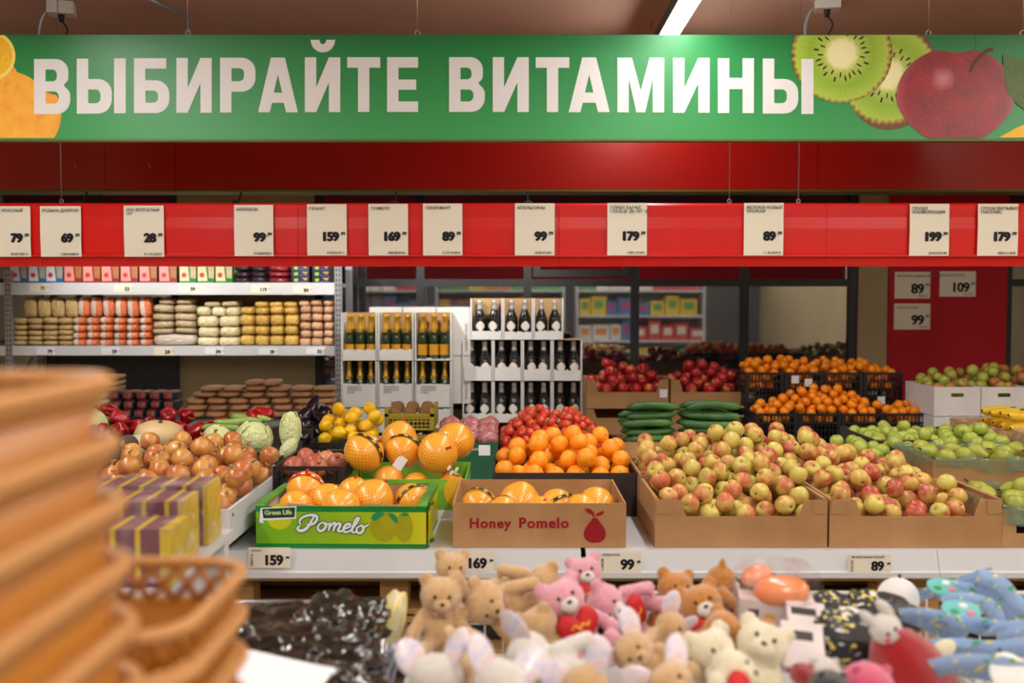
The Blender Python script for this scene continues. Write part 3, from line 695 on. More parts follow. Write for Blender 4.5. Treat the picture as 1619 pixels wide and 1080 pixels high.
def fruit_mesh(name, prof_fn, m, n=18, k=12, wob=None, loc=None):
    prof = [prof_fn(i / k) for i in range(k + 1)]
    return MB().lathe(prof, n, wob=wob).mesh(name, m)
def apple_prof(t, sq=0.92, dim=0.22, nar=0.12):
    a = math.pi * (t - 0.5); z = math.sin(a) * sq; r = math.cos(a) ** 0.86 if abs(math.cos(a)) > 1e-6 else 0.0
    r *= 1 - nar * (0.5 - 0.5 * math.sin(a))
    top = max(0.0, 1 - r / 0.42)
    z -= (dim * top if z > 0 else -0.12 * top)
    return (max(r, 0.0), z)
def apple_meshes(m):
    out = []
    for s, (sq, nar, ph) in enumerate([(0.92, 0.12, 0), (0.86, 0.08, 1), (0.97, 0.16, 2)]):
        out.append(fruit_mesh('apple', lambda t: apple_prof(t, sq, 0.24, nar), m, 18, 13, lambda w, z: 0.025 * math.sin(5 * w + ph) * (1 - z) * 0.5 + 0.02 * math.sin(2 * w + ph)))
    return out
STEM = MB().tube(smooth_path([(0, 0, 0.6), (0.02, 0, 0.8), (0.1, 0.02, 1.02)], 3), [0.045, 0.035, 0.035, 0.035, 0.04, 0.045, 0.05], 6).mesh('stem', 'stem_brown')
CALYX = MB().lathe([(0.0, -0.86), (0.10, -0.84), (0.14, -0.80), (0.0, -0.72)], 7).mesh('calyx', 'calyx_dark')
sph = lambda t, sq=1.0: (math.cos(math.pi * (t - 0.5)) if 0 < t < 1 else 0.0, sq * math.sin(math.pi * (t - 0.5)))
def ball_meshes(name, m, sqs=(0.97, 0.93), wob=0.015, dim=0.06):
    def pf(t, q):
        r, z = sph(t, q)
        if z > 0: z -= dim * max(0, 1 - r / 0.3)
        return (r, z)
    return [fruit_mesh(name, lambda t, q=q: pf(t, q), m, 18, 12, lambda w, z: wob * math.sin(3 * w + 4 * z)) for q in sqs]
NAVEL = MB().lathe([(0.0, 0.86), (0.06, 0.89), (0.085, 0.915), (0.05, 0.95), (0, 0.955)], 8).mesh('stem_button', 'stem_green')
def star(rad, z, dz, n=5, m='stem_green', name='calyx'):
    mb = MB()
    for i in range(n):
        w = 2 * math.pi * i / n
        d = Vector((math.cos(w), math.sin(w), 0)); e = Vector((-d.y, d.x, 0))
        mb.add([Vector((0, 0, z + 0.04)), d * rad * 0.45 + e * rad * 0.16 + Vector((0, 0, z + 0.05)), d * rad + Vector((0, 0, z - dz)), d * rad * 0.45 - e * rad * 0.16 + Vector((0, 0, z + 0.05)), Vector((0, 0, z - 0.04))],
               [(0, 1, 2, 3), (4, 3, 2, 1), (0, 3, 4), (0, 4, 1)])
    mb.tube([(0, 0, z), (0.02, 0.02, z + 0.16)], 0.05, 5)
    return mb.mesh(name, m)
TSTAR = star(0.5, 0.86, 0.10)

# ---------------------------------------------------------------- containers
def carton(label, x0, x1, y0, y1, z0, z1, m='cardboard', scoop=None, insert=None, rotz=0.0, name='carton', group=None, inside=None, back=True, flaps=True, handle=None, front_top=None, th=0.006, front_m=None):
    """open box; returns its root (origin at the middle of its base).  scoop=(x0f, x1f, depth): cut in the front panel"""
    cx, cy = (x0 + x1) / 2, (y0 + y1) / 2; w, d, h = x1 - x0, y1 - y0, z1 - z0
    t = thing(name, label, 'box', (cx, cy, z0), (0, 0, rotz), group)
    im = inside or m
    MB().box2((-w / 2 + th, -d / 2 + th, 0), (w / 2 - th, d / 2 - th, th)).build('bottom_panel', im, t)
    for s in (-1, 1):
        MB().box2((s * w / 2, -d / 2, 0), (s * (w / 2 - th), d / 2, h)).build('side_panel', m, t)
        if flaps:
            MB().box2((s * w / 2, -d / 2 + 0.02, h), (s * (w / 2 - 0.012), d / 2 - 0.02, h + 0.004)).build('top_flap', m, t)
    MB().box2((-w / 2 + th, d / 2 - th, 0), (w / 2 - th, d / 2, h)).build('back_panel', m, t)
    ft = front_top if front_top is not None else h
    if scoop:
        a, c, dp = scoop; a = -w / 2 + a * w; c = -w / 2 + c * w; q = 0.02
        poly = [(-w / 2 + th, 0), (w / 2 - th, 0), (w / 2 - th, h), (c + q, h), (c, h - dp), (a, h - dp), (a - q, h), (-w / 2 + th, h)]
    elif handle:
        hw, hz0, hz1 = handle
        MB().box2((-w / 2 + th, -d / 2, 0), (w / 2 - th, -d / 2 + th, hz0)).box2((-w / 2 + th, -d / 2, hz1), (w / 2 - th, -d / 2 + th, ft)).box2((-w / 2 + th, -d / 2, hz0), (-hw, -d / 2 + th, hz1)).box2((hw, -d / 2, hz0), (w / 2 - th, -d / 2 + th, hz1)).build('front_panel', front_m or m, t)
        poly = None
    else: poly = [(-w / 2 + th, 0), (w / 2 - th, 0), (w / 2 - th, ft), (-w / 2 + th, ft)]
    if poly: MB().prism(poly, -d / 2, -d / 2 + th, 'y').build('front_panel', front_m or m, t)
    if scoop and flaps:
        for s in (-1, 1):
            xo = s * (w / 2 - 0.004); xi = s * (w / 2 - 0.052)
            MB().prism([(xi, h - 0.042), (xi + s * 0.006, h - 0.048), (xo, h - 0.048), (xo, h + 0.002), (xi, h + 0.002)], -d / 2 - 0.003, -d / 2 - 0.0002, 'y').build('corner_tab', m, t)
    if insert is not None:
        MB().box2((-w / 2 + th + 0.001, -d / 2 + th + 0.001, insert - z0 - 0.004), (w / 2 - th - 0.001, d / 2 - th - 0.001, insert - z0)).build('tray_insert', im, t)
    return t
def crate(label, x0, x1, y0, y1, z0, z1, m='crate_black', group=None, nx=9, ny=9, insert=None, posts=False):
    cx, cy = (x0 + x1) / 2, (y0 + y1) / 2; w, d, h = x1 - x0, y1 - y0, z1 - z0
    t = thing('plastic_crate', label, 'crate', (cx, cy, z0), (0, 0, 0), group)
    rim = MB(); q = 0.016
    for s in (-1, 1):
        rim.box2((-w / 2, s * d / 2, h - q), (w / 2, s * (d / 2 - 0.012), h)); rim.box2((s * w / 2, -d / 2 + 0.012, h - q), (s * (w / 2 - 0.012), d / 2 - 0.012, h))
    rim.build('rim', m, t)
    for s, nm in ((-1, 'front_lattice'), (1, 'back_lattice')):
        l = MB(); y_ = s * (d / 2 - 0.006)
        for i in range(1, nx): l.box((-w / 2 + w * i / nx, y_, h / 2), (0.005, 0.006, h - q))
        for k in (0.0, 0.22, 0.45, 0.68): l.box((0, y_, h * k + 0.006), (w - 0.03, 0.0055, 0.011 if k in (0.0, 0.68) else 0.005))
        l.build(nm, m, t)
    for s in (-1, 1):
        l = MB(); x_ = s * (w / 2 - 0.006)
        for i in range(1, ny): l.box((x_, -d / 2 + d * i / ny, h / 2), (0.006, 0.005, h - q))
        for k in (0.0, 0.22, 0.45, 0.68): l.box((x_, 0, h * k + 0.006), (0.0055, d - 0.03, 0.011 if k in (0.0, 0.68) else 0.005))
        l.build('side_lattice', m, t)
    for sx_ in (-1, 1):
        for sy_ in (-1, 1):
            MB().box2((sx_ * w / 2, sy_ * d / 2, 0), (sx_ * (w / 2 - 0.02), sy_ * (d / 2 - 0.02), h - q if not posts else h + 0.03)).build('corner_post', m, t)
    MB().box2((-w / 2 + 0.012, -d / 2 + 0.012, 0.001), (w / 2 - 0.012, d / 2 - 0.012, 0.006)).build('base', m, t)
    if insert is not None: MB().box2((-w / 2 + 0.014, -d / 2 + 0.014, insert - z0 - 0.004), (w / 2 - 0.014, d / 2 - 0.014, insert - z0)).build('tray_insert', m, t)
    return t

# ---------------------------------------------------------------- main display: pallets, white decks with price lips
Y0 = 3.45; ZD = pz(866, Y0)
PY0 = 3.50
plank = MB().box((0, 0, 0), (1.2, 0.1, 0.02)).mesh('board', 'wood'); plank_w = MB().box((0, 0, 0), (1.2, 0.14, 0.02)).mesh('board', 'wood')
cross = MB().box((0, 0, 0), (0.1, 0.8, 0.02)).mesh('cross_board', 'wood_dark'); blk = MB().box((0, 0, 0), (0.1, 0.1, 0.078)).mesh('block', 'wood')
zt = pz(912, Y0)
lev = [zt - 0.148 * (k + 1) for k in range(2)]
for ip, xp in enumerate((-0.42, 0.80, 2.02)):
    for k, zb in enumerate(lev):
        t = thing('wooden_pallet', 'light wooden pallet under the fruit display, %s in the %s' % (('left', 'middle', 'right')[ip], ('upper layer', 'lower layer')[k]), 'pallet', (xp, PY0 + 0.4, zb), group='pallets under the display')
        for yy in (-0.35, 0, 0.35):
            put('board', plank, t, (0, yy, 0.01))
            for xx in (-0.55, 0, 0.55): put('block', blk, t, (xx, yy, 0.059))
        for xx in (-0.55, 0, 0.55): put('cross_board', cross, t, (xx, 0, 0.108))
        for yy in (-0.33, -0.165, 0, 0.165, 0.33): put('board', plank_w, t, (0, yy, 0.128))
zb = lev[-1]
for ip, xp in enumerate((-0.42, 0.80, 2.02)):
    t = thing('plinth_block', 'brown wooden plinth carrying the pallets, %s of three' % ('left', 'middle', 'right')[ip], 'plinth', (xp, PY0 + 0.4, 0), group='plinths under the pallets')
    for s in (-1, 1): MB().box2((s * 0.55, -0.35, 0), (s * 0.45, 0.35, zb)).build('beam', 'wood_dark', t)
    MB().box2((-0.45, -0.3, zb - 0.1), (0.45, -0.2, zb)).build('beam', 'wood_dark', t)
lip_x = [(px(355, 870, 3.4), px(919, 870, 3.4)), (px(927, 870, 3.4), px(1484, 870, 3.4)), (px(1485, 870, 3.4), 2.75)]
for i, (a, c) in enumerate(lip_x):
    t = thing('display_deck', 'white metal display deck with a price lip, %s section' % ('left', 'middle', 'right')[i], 'shelf', (0, 0, 0), group='white display decks')
    MB().box2((a, 3.43, ZD - 0.02), (c, 5.55, ZD - 0.001)).build('deck', 'white_metal', t)
    zl, zf = pz(868, 3.40), pz(904, 3.385)
    MB().prism([(3.43, ZD - 0.001), (3.415, ZD), (3.395, zf), (3.385, zf - 0.004), (3.385, zf - 0.022), (3.40, zf - 0.03), (3.43, zf - 0.03)], a, c, 'x').build('price_lip', 'white_metal', t)
    for yy in (4.5, 5.45):
        for xx in (a + 0.05, c - 0.05): MB().box2((xx - 0.02, yy - 0.02, 0), (xx + 0.02, yy + 0.02, ZD - 0.02)).build('leg', 'white_metal', t)
tl = math.atan2(0.02, 0.08)
for (a, c, v0, v1, nm, pr) in [(393, 459, 865.5, 898, 'ГРАНАТ', '159'), (714, 781, 870, 903, 'ПОМЕЛО', '169'), (947, 1014, 872, 905, 'АПЕЛЬСИНЫ', '99'), (1341, 1409, 876, 906.5, 'ЯБЛОКИ НОВЫЙ УРОЖАЙ', '89')]:
    card(a, c, v0, v1, 3.388, nm, pr, 'cream price card on the white deck lip below ' + {'159': 'the green pomelo carton', '169': 'the plain pomelo carton', '99': 'the gap beside the plain carton', '89': 'the right front apple carton'}[pr], False, tilt=-0.0, small=True)

# ---------------------------------------------------------------- front row of boxes
# plain honey pomelo carton
xa, xb = px(716, 830, Y0), px(990, 830, Y0); zt = pz(796, Y0)
hp = carton('plain brown carton with dark red pomelo print, open, holding netted pomelos', xa, xb, Y0, Y0 + 0.46, ZD, zt, 'cardboard', flaps=False, insert=ZD + 0.045)
mat('print_red', (150, 26, 36), 0.7, spec=0.2)
def on_front(root, name, me, u, v, Y=Y0, off=0.0012, sc=None):
    p = at(u, v, Y); q = Vector((p.x, Y - off, p.z)) - root.location
    return put(name, me, root, q, UP, sc)
for wd_, u_, wpx in (('Honey', 742, 67), ('Pomelo', 820, 80)):
    me = text_mesh(wd_, 0.06, 'print_red', 0.0019, 'LEFT', space=1.14)
    k = ps(wpx, Y0) / max(v.co.x for v in me.vertices)
    on_front(hp, 'lettering', me, u_, 834.5, sc=(k, k, 1))
pear = [(x, y) for x, y in [(0, 0.62), (0.16, 0.55), (0.3, 0.36), (0.52, 0.08), (0.68, -0.2), (0.74, -0.48), (0.66, -0.78), (0.45, -0.98), (0.2, -1.06), (0, -1.07)]]
lp = [tuple(v)[:2] for v in smooth_path([(x, y, 0) for x, y in pear] + [(-x, y, 0) for x, y in pear[::-1][1:-1]], 4, True)]
on_front(hp, 'fruit_print', curve_mesh('fruit_print', [lp], 'print_red', 0.0003), 940.5, 833, sc=ps(24, Y0))
for nm, pts in (('leaf_print', [(-0.02, 0.5), (-0.12, 0.66), (-0.36, 0.74), (-0.52, 0.98), (-0.2, 0.96), (-0.02, 0.8), (0.04, 0.6)]), ('leaf_print', [(0.06, 0.55), (0.16, 0.72), (0.38, 0.82), (0.56, 0.84), (0.46, 0.64), (0.24, 0.58)])):
    on_front(hp, nm, curve_mesh(nm, [[(x * 1.1, y * 1.12) for x, y in pts]], 'print_red', 0.0003), 939, 833, sc=ps(27, Y0))

# green pomelo carton
m, nt, b = node_mat('carton_green')
s3 = sep(nt, objco(nt))
hgt = math_n(nt, 'ADD', s3[2], 0.0)
c = ramp(nt, math_n(nt, 'MULTIPLY_ADD', s3[0], 1.5, 0.5), [(0.0, S((104, 172, 20))), (0.45, S((140, 186, 12))), (0.8, S((186, 196, 8))), (1.0, S((216, 206, 30)))])
band = math_n(nt, 'MAXIMUM', math_n(nt, 'LESS_THAN', hgt, 0.016), math_n(nt, 'GREATER_THAN', hgt, 0.128))
nt.links.new(mix_c(nt, band, c, S((0, 122, 46))), b.inputs['Base Color']); b.inputs['Roughness'].default_value = 0.35; b.inputs['Coat Weight'].default_value = 0.2
mat('green_edge', (24, 128, 52), 0.45, var=(9, 0.3, (120, 170, 60)))
gx0, gx1 = px(406, 850, Y0 - 0.01), px(676, 850, Y0 - 0.01); gz = ZD + 0.148
gp = carton('bright green printed pomelo carton with crumpled right corner, holding netted pomelos', gx0, gx1, Y0 - 0.01, Y0 + 0.42, ZD, gz, 'carton_green', insert=ZD + 0.05, rotz=-0.02, inside='cardboard', flaps=False, front_m='carton_green')
gw = gx1 - gx0; gd = 0.43
def gl(u, v):   # local point on the green front from picture pixels
    p = at(u, v, Y0 - 0.005); return p - gp.location
MB().box2((-gw / 2 + 0.007, gd / 2 - 0.012, 0.01), (gw / 2 - 0.007, gd / 2 - 0.007, 0.145)).build('back_liner', 'cardboard', gp)
for s in (-1, 1):
    MB().box2((s * (gw / 2 - 0.0065), -gd / 2 + 0.01, 0.01), (s * (gw / 2 - 0.010), gd / 2 - 0.014, 0.146)).build('side_liner', 'carton_inside', gp)
    MB().prism([(s * (gw / 2 - 0.011), 0.02), (s * (gw / 2 - 0.15), 0.02), (s * (gw / 2 - 0.15), 0.12), (s * (gw / 2 - 0.12), 0.147), (s * (gw / 2 - 0.011), 0.135)], gd / 2 - 0.02, gd / 2 - 0.016, 'y').build('white_flap', 'carton_inside', gp)
    MB().prism([(-gd / 2, 0.147), (gd / 2, 0.147), (gd / 2, 0.152), (-gd / 2 + 0.05, 0.156), (-gd / 2, 0.15)], s * (gw / 2 - 0.03), s * (gw / 2 + 0.002), 'x').build('folded_rim', 'green_edge', gp)
MB().prism([(0.06, 0.13), (0.24, 0.13), (0.24, 0.144), (0.2, 0.152), (0.1, 0.155), (0.06, 0.15)], -gd / 2 + 0.008, -gd / 2 + 0.012, 'y').build('torn_flap', 'cardboard_pale', gp)
MB().prism([(-0.18, 0.146), (-0.06, 0.14), (-0.12, 0.152), (-0.19, 0.157)], -gd / 2 + 0.008, -gd / 2 + 0.02, 'y').build('torn_flap', 'cardboard_pale', gp)
cr = MB(); rs = random.Random(4)
cr.grid(lambda i, j: (gw / 2 - 0.002 + 0.012 * math.sin(9 * i + 5 * j) * i * (1 - j * 0.4) + 0.01, -gd / 2 - 0.004 + i * 0.13, 0.004 + j * 0.14 + 0.006 * math.sin(14 * i)), 8, 8)
cr.build('crumpled_corner', 'carton_green', gp)
mat('logo_dark', (24, 58, 34), 0.4); mat('logo_green', (150, 206, 70), 0.4); mat('script_white', (232, 234, 240), 0.4); mat('script_edge', (30, 100, 60), 0.4); mat('print_pomelo', (176, 168, 6), 0.4, var=(9, 0.5, (150, 154, 10))); mat('print_pomelo2', (154, 156, 8), 0.4, var=(9, 0.5, (172, 168, 10))); mat('sunburst', (196, 206, 10), 0.4)
def flat(name, poly, m, lay, root=gp, hole=None):
    """poly in picture pixels on the green front"""
    pts = [(gl(u, v).x, gl(u, v).z) for u, v in poly]
    return put(name, curve_mesh(name, [pts], m, 0.0002), root, (0, -gd / 2 - 0.0008 - 0.0006 * lay, 0), UP)
c0 = (444, 817)
flat('sunburst_print', [(c0[0] + (20 + (1.5 if i % 2 else -1)) * math.cos(i * math.pi / 30), c0[1] + (20 + (1.5 if i % 2 else -1)) * math.sin(i * math.pi / 30)) for i in range(60)], 'sunburst', 0)
flat('logo_print', [(414, 803), (471, 800), (470, 820), (417, 823), (420, 827), (412, 826)], 'script_white', 1)
flat('logo_print', [(416.5, 804.5), (469, 802), (468, 817.5), (418.5, 819.5)], 'logo_dark', 2)
me = text_mesh('Green Life', 0.03, 'script_white', 0.0013, 'LEFT'); k = ps(44, Y0) / max(v.co.x for v in me.vertices)
q = gl(420.5, 814); put('lettering', me, gp, (q.x, -gd / 2 - 0.0032, q.z), (math.pi / 2, -0.03, 0), (k, k, 1))
me = text_mesh('Green Life', 0.03, 'logo_green', 0.0002, 'LEFT', space=1.02); k = ps(44, Y0) / max(v.co.x for v in me.vertices)
put('lettering', me, gp, (q.x, -gd / 2 - 0.0044, q.z), (math.pi / 2, -0.03, 0), (k, k, 1))
flat('pomelo_print', [(609 + 21 * math.cos(a), 833 + 22 * math.sin(a) - (3 * math.exp(-((a - 4.71) / 0.5) ** 2))) for a in [i * math.pi / 20 for i in range(40)]], 'print_pomelo', 2)
flat('pomelo_print', [(641 + 14 * math.cos(a), 833 + 23 * math.sin(a)) for a in [i * math.pi / 20 for i in range(40)]], 'print_pomelo2', 1)
flat('leaf_print', [(589, 820), (592, 812), (600, 808), (608, 809), (611, 812), (604, 817), (596, 823)], 'tie_green', 3)
flat('leaf_print', [(616, 810), (624, 811), (630, 816), (632, 824), (629, 826), (622, 820)], 'tie_green', 4)
flat('leaf_print', [(634, 813), (642, 809), (649, 811), (648, 814), (640, 815)], 'tie_green', 3)
# the word drawn as brush strokes
def strokes(offs, m, lay, grow):
    mb = MB()
    for pts, wd in offs:
        P = smooth_path([(u, v, 0) for u, v in pts], 5); n = len(P)
        W = [(wd[0] + (wd[1] - wd[0]) * math.sin(math.pi * i / (n - 1))) / 2 + grow for i in range(n)]
        L = []
        for i, p in enumerate(P):
            t = P[min(i + 1, n - 1)] - P[max(i - 1, 0)]
            if t.length < 1e-6: t = Vector((1, 0, 0))
            t.normalize(); nn = Vector((-t.y, t.x, 0))
            L.append((p + nn * W[i], p - nn * W[i]))
        for i in range(n - 1):
            vs = []
            for q in (L[i][0], L[i][1], L[i + 1][1], L[i + 1][0]):
                g_ = gl(q.x, q.y); vs.append((g_.x, -gd / 2 - 0.0014 - 0.001 * lay - 0.00001 * (i % 7), g_.z))
            mb.add(vs, [(0, 1, 2, 3)])
    mb.build('script_lettering', m, gp)
SCR = [([(499, 816), (494, 825), (489, 833), (482, 838), (475, 838), (473, 834), (477, 831)], (2.4, 5.0)),
       ([(478, 829), (476, 823), (482, 817), (492, 814), (501, 814.5), (504, 819), (500, 826), (493, 829.5), (488, 828)], (2.2, 4.2)),
       ([(513, 825), (507, 829), (505, 835), (509, 839), (515, 836), (518, 830), (514, 825.5), (520, 828), (524, 827)], (2.4, 4.2)),
       ([(525, 826), (522, 838.5)], (3, 4)), ([(523, 834), (530, 826.5), (533, 828), (529, 839)], (2.6, 4)), ([(530, 834), (537, 827), (541, 829), (537, 838), (542, 839), (546, 836)], (2.6, 4)),
       ([(546, 836), (555, 832), (556, 828), (551, 828), (546, 834), (547, 840), (553, 840), (560, 835)], (2.4, 4.2)),
       ([(560, 835), (568, 824), (570, 818.5), (566, 819.5), (561, 831), (559, 839), (563, 841), (567, 838)], (2.4, 4.0)),
       ([(573, 830), (567, 834), (567, 840), (572, 842), (577, 837), (576, 831), (573, 830), (579, 832), (586, 828)], (2.4, 4.2))]
strokes(SCR, 'script_edge', 1, 1.3); strokes(SCR, 'script_white', 2, 0.0)

# ---------------------------------------------------------------- netted pomelos
def pomelo_body(sq, tip):
    return MB().lathe([(math.cos(math.pi * (i / 16 - 0.5)) * (1 - tip * max(0, math.sin(math.pi * (i / 16 - 0.5))) ** 2) if 0 < i < 16 else 0.0, sq * math.sin(math.pi * (i / 16 - 0.5))) for i in range(17)], 28).mesh('pomelo', 'pomelo_net')
POM = [pomelo_body(0.95, 0.1), pomelo_body(1.02, 0.2), pomelo_body(0.9, 0.05)]
KNOT = MB().tube([(0, 0, 0.9), (0.03, 0, 1.03), (0.12, 0.03, 1.12)], [0.07, 0.05, 0.09], 7).ell((0.08, 0, 1.07), (0.09, 0.05, 0.05), 8, 6).mesh('net_clip', 'tie_red')
def strap(m1='band_black', m2='band_yellow'):
    mb = MB(); n = 22
    for i in range(n):
        a0, a1 = math.pi * (0.14 + 0.72 * i / n), math.pi * (0.14 + 0.72 * (i + 1) / n)
        f = lambda a, y: (1.015 * math.cos(a) * math.sqrt(1 - y * y), y, 1.015 * math.sin(a) * math.sqrt(1 - y * y))
        mb.add([f(a0, -0.09), f(a0, 0.09), f(a1, 0.09), f(a1, -0.09)], [(0, 3, 2, 1)], 0)
        if i % 5 in (1, 2): mb.add([[q * 1.008 for q in f(a, y)] for a, y in ((a0, -0.05), (a0, 0.05), (a1, 0.05), (a1, -0.05))], [(0, 3, 2, 1)], 1)
    return mb.mesh('brand_band', [m1, m2])
STRAP = strap(); STRAPR = strap('tie_red', 'label_white')
def pomelos(items, x0, x1, y0, y1, zf, rim, k_=1.0):
    """nudges the fruit apart until none overlap, inside the carton"""
    P = [[at(a[0], a[1], a[2]), ps(a[3], a[2]) * 1.01 * k_] for a in items]
    for _ in range(150):
        for i in range(len(P)):
            for j in range(i):
                d = P[i][0] - P[j][0]; o = P[i][1] + P[j][1] - d.length
                if o > 0:
                    d.normalize(); P[i][0] += d * o * 0.5; P[j][0] -= d * o * 0.5
            p, r = P[i]
            p.z = max(p.z, zf + r)
            k = 0.0 if p.z < rim + r * 0.6 else r * 0.7
            p.x = min(max(p.x, x0 + r - k), x1 - r + k); p.y = min(max(p.y, y0 + r - k), y1 - r + k)
    for a, (p, r) in zip(items, P): pomelo(p, r / 1.01, *a[4:])
def pomelo(p, r, label, rot, extra=(), kind=0):
    o = put('pomelo', POM[kind], None, p, rot, r)
    tag(o, label, 'pomelo', 'netted pomelos')
    if 'k' in extra: put('net_clip', KNOT, o)
    if 's' in extra: put('label_band', STRAP, o, None, (0.3, 0, 0.2))
    if 'r' in extra: put('label_band', STRAPR, o, None, (0.2, 0, 0.5))
    if 't' in extra: put('paper_tag', MB().box((0, 0, 0), (0.55, 0.03, 0.75)).mesh('paper_tag', 'label_white'), o, (0.3, -1.02, -0.35), (-0.2, 0.25, 0))
    return o
pomelos([(484, 774, 3.76, 31, 'netted pomelo with red label band at back left of the green carton', (0.2, 0.2, -0.5), 'rk', 0), (516, 792, 3.66, 29, 'netted pomelo second from left in the green carton', (0.5, 0.3, 1), '', 1),
         (468, 800, 3.55, 27, 'netted pomelo at the front left corner of the green carton', (0.3, 0.5, 2), '', 2), (541, 801, 3.54, 31, 'netted pomelo in the front middle of the green carton', (0.9, 0.1, 0), '', 0),
         (560, 779, 3.78, 27, 'netted pomelo with red and green tie at the back of the green carton', (0.3, 0.1, 0), 'k', 0), (594, 790, 3.64, 33, 'largest netted pomelo in the right half of the green carton', (0.2, 0.5, 0.4), 'k', 1),
         (650, 790, 3.68, 28, 'netted pomelo at the right end of the green carton', (0.3, -0.4, 0.3), 's', 0)], gx0 + 0.014, gx1 - 0.014, Y0, Y0 + 0.395, ZD + 0.05, gz, 1.0)
pomelos([(760, 797, 3.60, 28, 'netted pomelo with black band at the left of the plain carton', (0.0, 0.1, -0.5), 's', 2), (823, 797, 3.64, 33, 'largest netted pomelo in the plain carton, left of middle', (0.3, 0.1, 0.8), '', 1),
          (793, 806, 3.53, 24, 'netted pomelo low at the front left of the plain carton', (0.2, 0.1, 2.8), 's', 0), (884, 799, 3.62, 28, 'netted pomelo with black band right of middle in the plain carton', (0.5, 0.2, 0.6), 's', 2),
          (943, 797, 3.64, 29, 'netted pomelo at the right end of the plain carton', (0.3, 0.6, 0), '', 0), (916, 806, 3.54, 27, 'netted pomelo at the front right of the plain carton', (0.3, 0.9, 0), '', 1), (856, 806, 3.53, 23, 'small netted pomelo in the front middle of the plain carton', (0.6, 0.2, 0), 'k', 0)], xa + 0.007, xb - 0.007, Y0 + 0.007, Y0 + 0.45, ZD + 0.045, gz, 1.0)
# second row carton with the pomelo heap
ya = 3.93
mat('carton_lime', (96, 178, 30), 0.4, var=(5, 0.3, (140, 196, 60)))
c2 = carton('green and white pomelo carton in the second row under a heap of pomelos', px(545, 760, ya), px(737, 760, ya), ya, ya + 0.42, ZD, ZD + 0.152, 'carton_lime', insert=ZD + 0.06, inside='carton_inside', flaps=False)
q = at(722, 777, ya) - c2.location
put('fruit_print', curve_mesh('fruit_print', [arc(0, 0, 0.05, 0.06, 0, 350, 30)], 'print_lemon', 0.0003), c2, (q.x + 0.0, -0.2115, q.z), UP)
for dx, dz in ((-0.02, 0.075), (0.0, 0.088), (-0.03, 0.095)):
    put('drop_print', curve_mesh('drop_print', [arc(0, 0, 0.006, 0.012, 0, 330, 10)], 'label_white', 0.0003), c2, (q.x + dx, -0.2115, q.z + dz), (math.pi / 2, 0.6, 0))
MB().box2((-0.2, -0.2115, 0.0), (0.235, -0.2105, 0.03)).build('white_stripe', 'label_white', c2)
pomelos([(585, 722, 4.02, 33, 'big round netted pomelo with a black band at the left of the heap', (0.1, 0.9, -0.3), 'sk', 0), (637, 698, 4.2, 29, 'netted pomelo at the top back of the heap, pointed end up', (0.1, 0.1, 0.3), 'k', 1),
          (655, 719, 4.06, 29, 'netted pomelo with slanting black band and paper tag in the heap', (0.1, 0.35, -0.2), 'st', 0), (712, 706, 4.14, 31, 'netted pomelo at the upper right of the heap', (0.3, 0.2, 0.1), '', 0),
          (699, 740, 3.99, 33, 'netted pomelo in the front right of the heap with wide net sheen', (1.2, 0.2, 0.5), 'k', 2), (752, 748, 4.02, 22, 'small netted pomelo with black band at the right end of the heap', (0.3, 0.9, 0.2), 's', 2),
          (622, 752, 4.0, 24, 'low netted pomelo in the front middle of the heap', (0.5, 0.1, 0), '', 0), (650, 762, 3.97, 22, 'lowest netted pomelo behind the carton rim of the heap', (0.4, 0.7, 0), '', 0), (680, 716, 4.22, 25, 'netted pomelo hidden between others at the back of the heap', (0.4, 0.7, 0), '', 0)], px(545, 760, ya) + 0.007, px(737, 760, ya) - 0.007, ya + 0.007, ya + 0.41, ZD + 0.06, ZD + 0.152)

# ---------------------------------------------------------------- oranges
oa, ob_ = px(779, 745, 3.95), px(1009, 745, 3.95); oz = pz(748, 3.95)
carton('dark grey carton full of oranges in the second row', oa, ob_, 3.95, 4.36, ZD, oz, 'cardboard_dark', insert=oz - 0.07, flaps=False, inside='cardboard')
ORB = ball_meshes('orange', 'orange_peel')
ro = 0.0415
pts = heap(oa + 0.004, ob_ - 0.004, 3.955, 4.35, oz - 0.065, lambda x, y: oz + 0.012 + 0.11 * min(1, max(0, (y - 3.98) / 0.16)) * min(1, max(0.12, (0.31 - abs(x - (oa + ob_) / 2 - 0.01)) / 0.18)), ro, 5)
fill('orange', 'orange', 'bright orange', 'dark grey carton', pts, (oa, ob_, 3.95, 4.36), ro, ORB, [('stem_button', NAVEL)])

# ---------------------------------------------------------------- blushed apples: four cartons
Ya = Y0
ax = [px(1036, 830, Ya), px(1308, 830, Ya), px(1311.5, 830, Ya), px(1584, 830, Ya)]
az = pz(791, Ya); sd = az - pz(817, Ya)
ra = 0.0385
A1 = carton('brown apple carton with scooped front, left of the two front apple boxes', ax[0], ax[1], Ya, Ya + 0.42, ZD, az, 'cardboard', scoop=(0.18, 0.835, sd), insert=az - 0.10)
A2 = carton('brown apple carton with scooped front, right of the two front apple boxes', ax[2], ax[3], Ya, Ya + 0.42, ZD, az, 'cardboard', scoop=(0.185, 0.84, sd), insert=az - 0.10)
A3 = carton('brown apple carton in the second row behind the left apple box', ax[0], ax[1], Ya + 0.43, Ya + 0.85, ZD, az + 0.01, 'cardboard', insert=az - 0.045)
A4 = carton('brown apple carton in the second row behind the right apple box', ax[2], ax[3] - 0.1, Ya + 0.43, Ya + 0.85, ZD, az + 0.01, 'cardboard', insert=az - 0.045)
AB = apple_meshes('apple_blush'); ABR = apple_meshes('apple_blush_red')
ex = [('stem', STEM), ('calyx', CALYX)]
def lerp(t, a, c): return a + (c - a) * min(1, max(0, t))
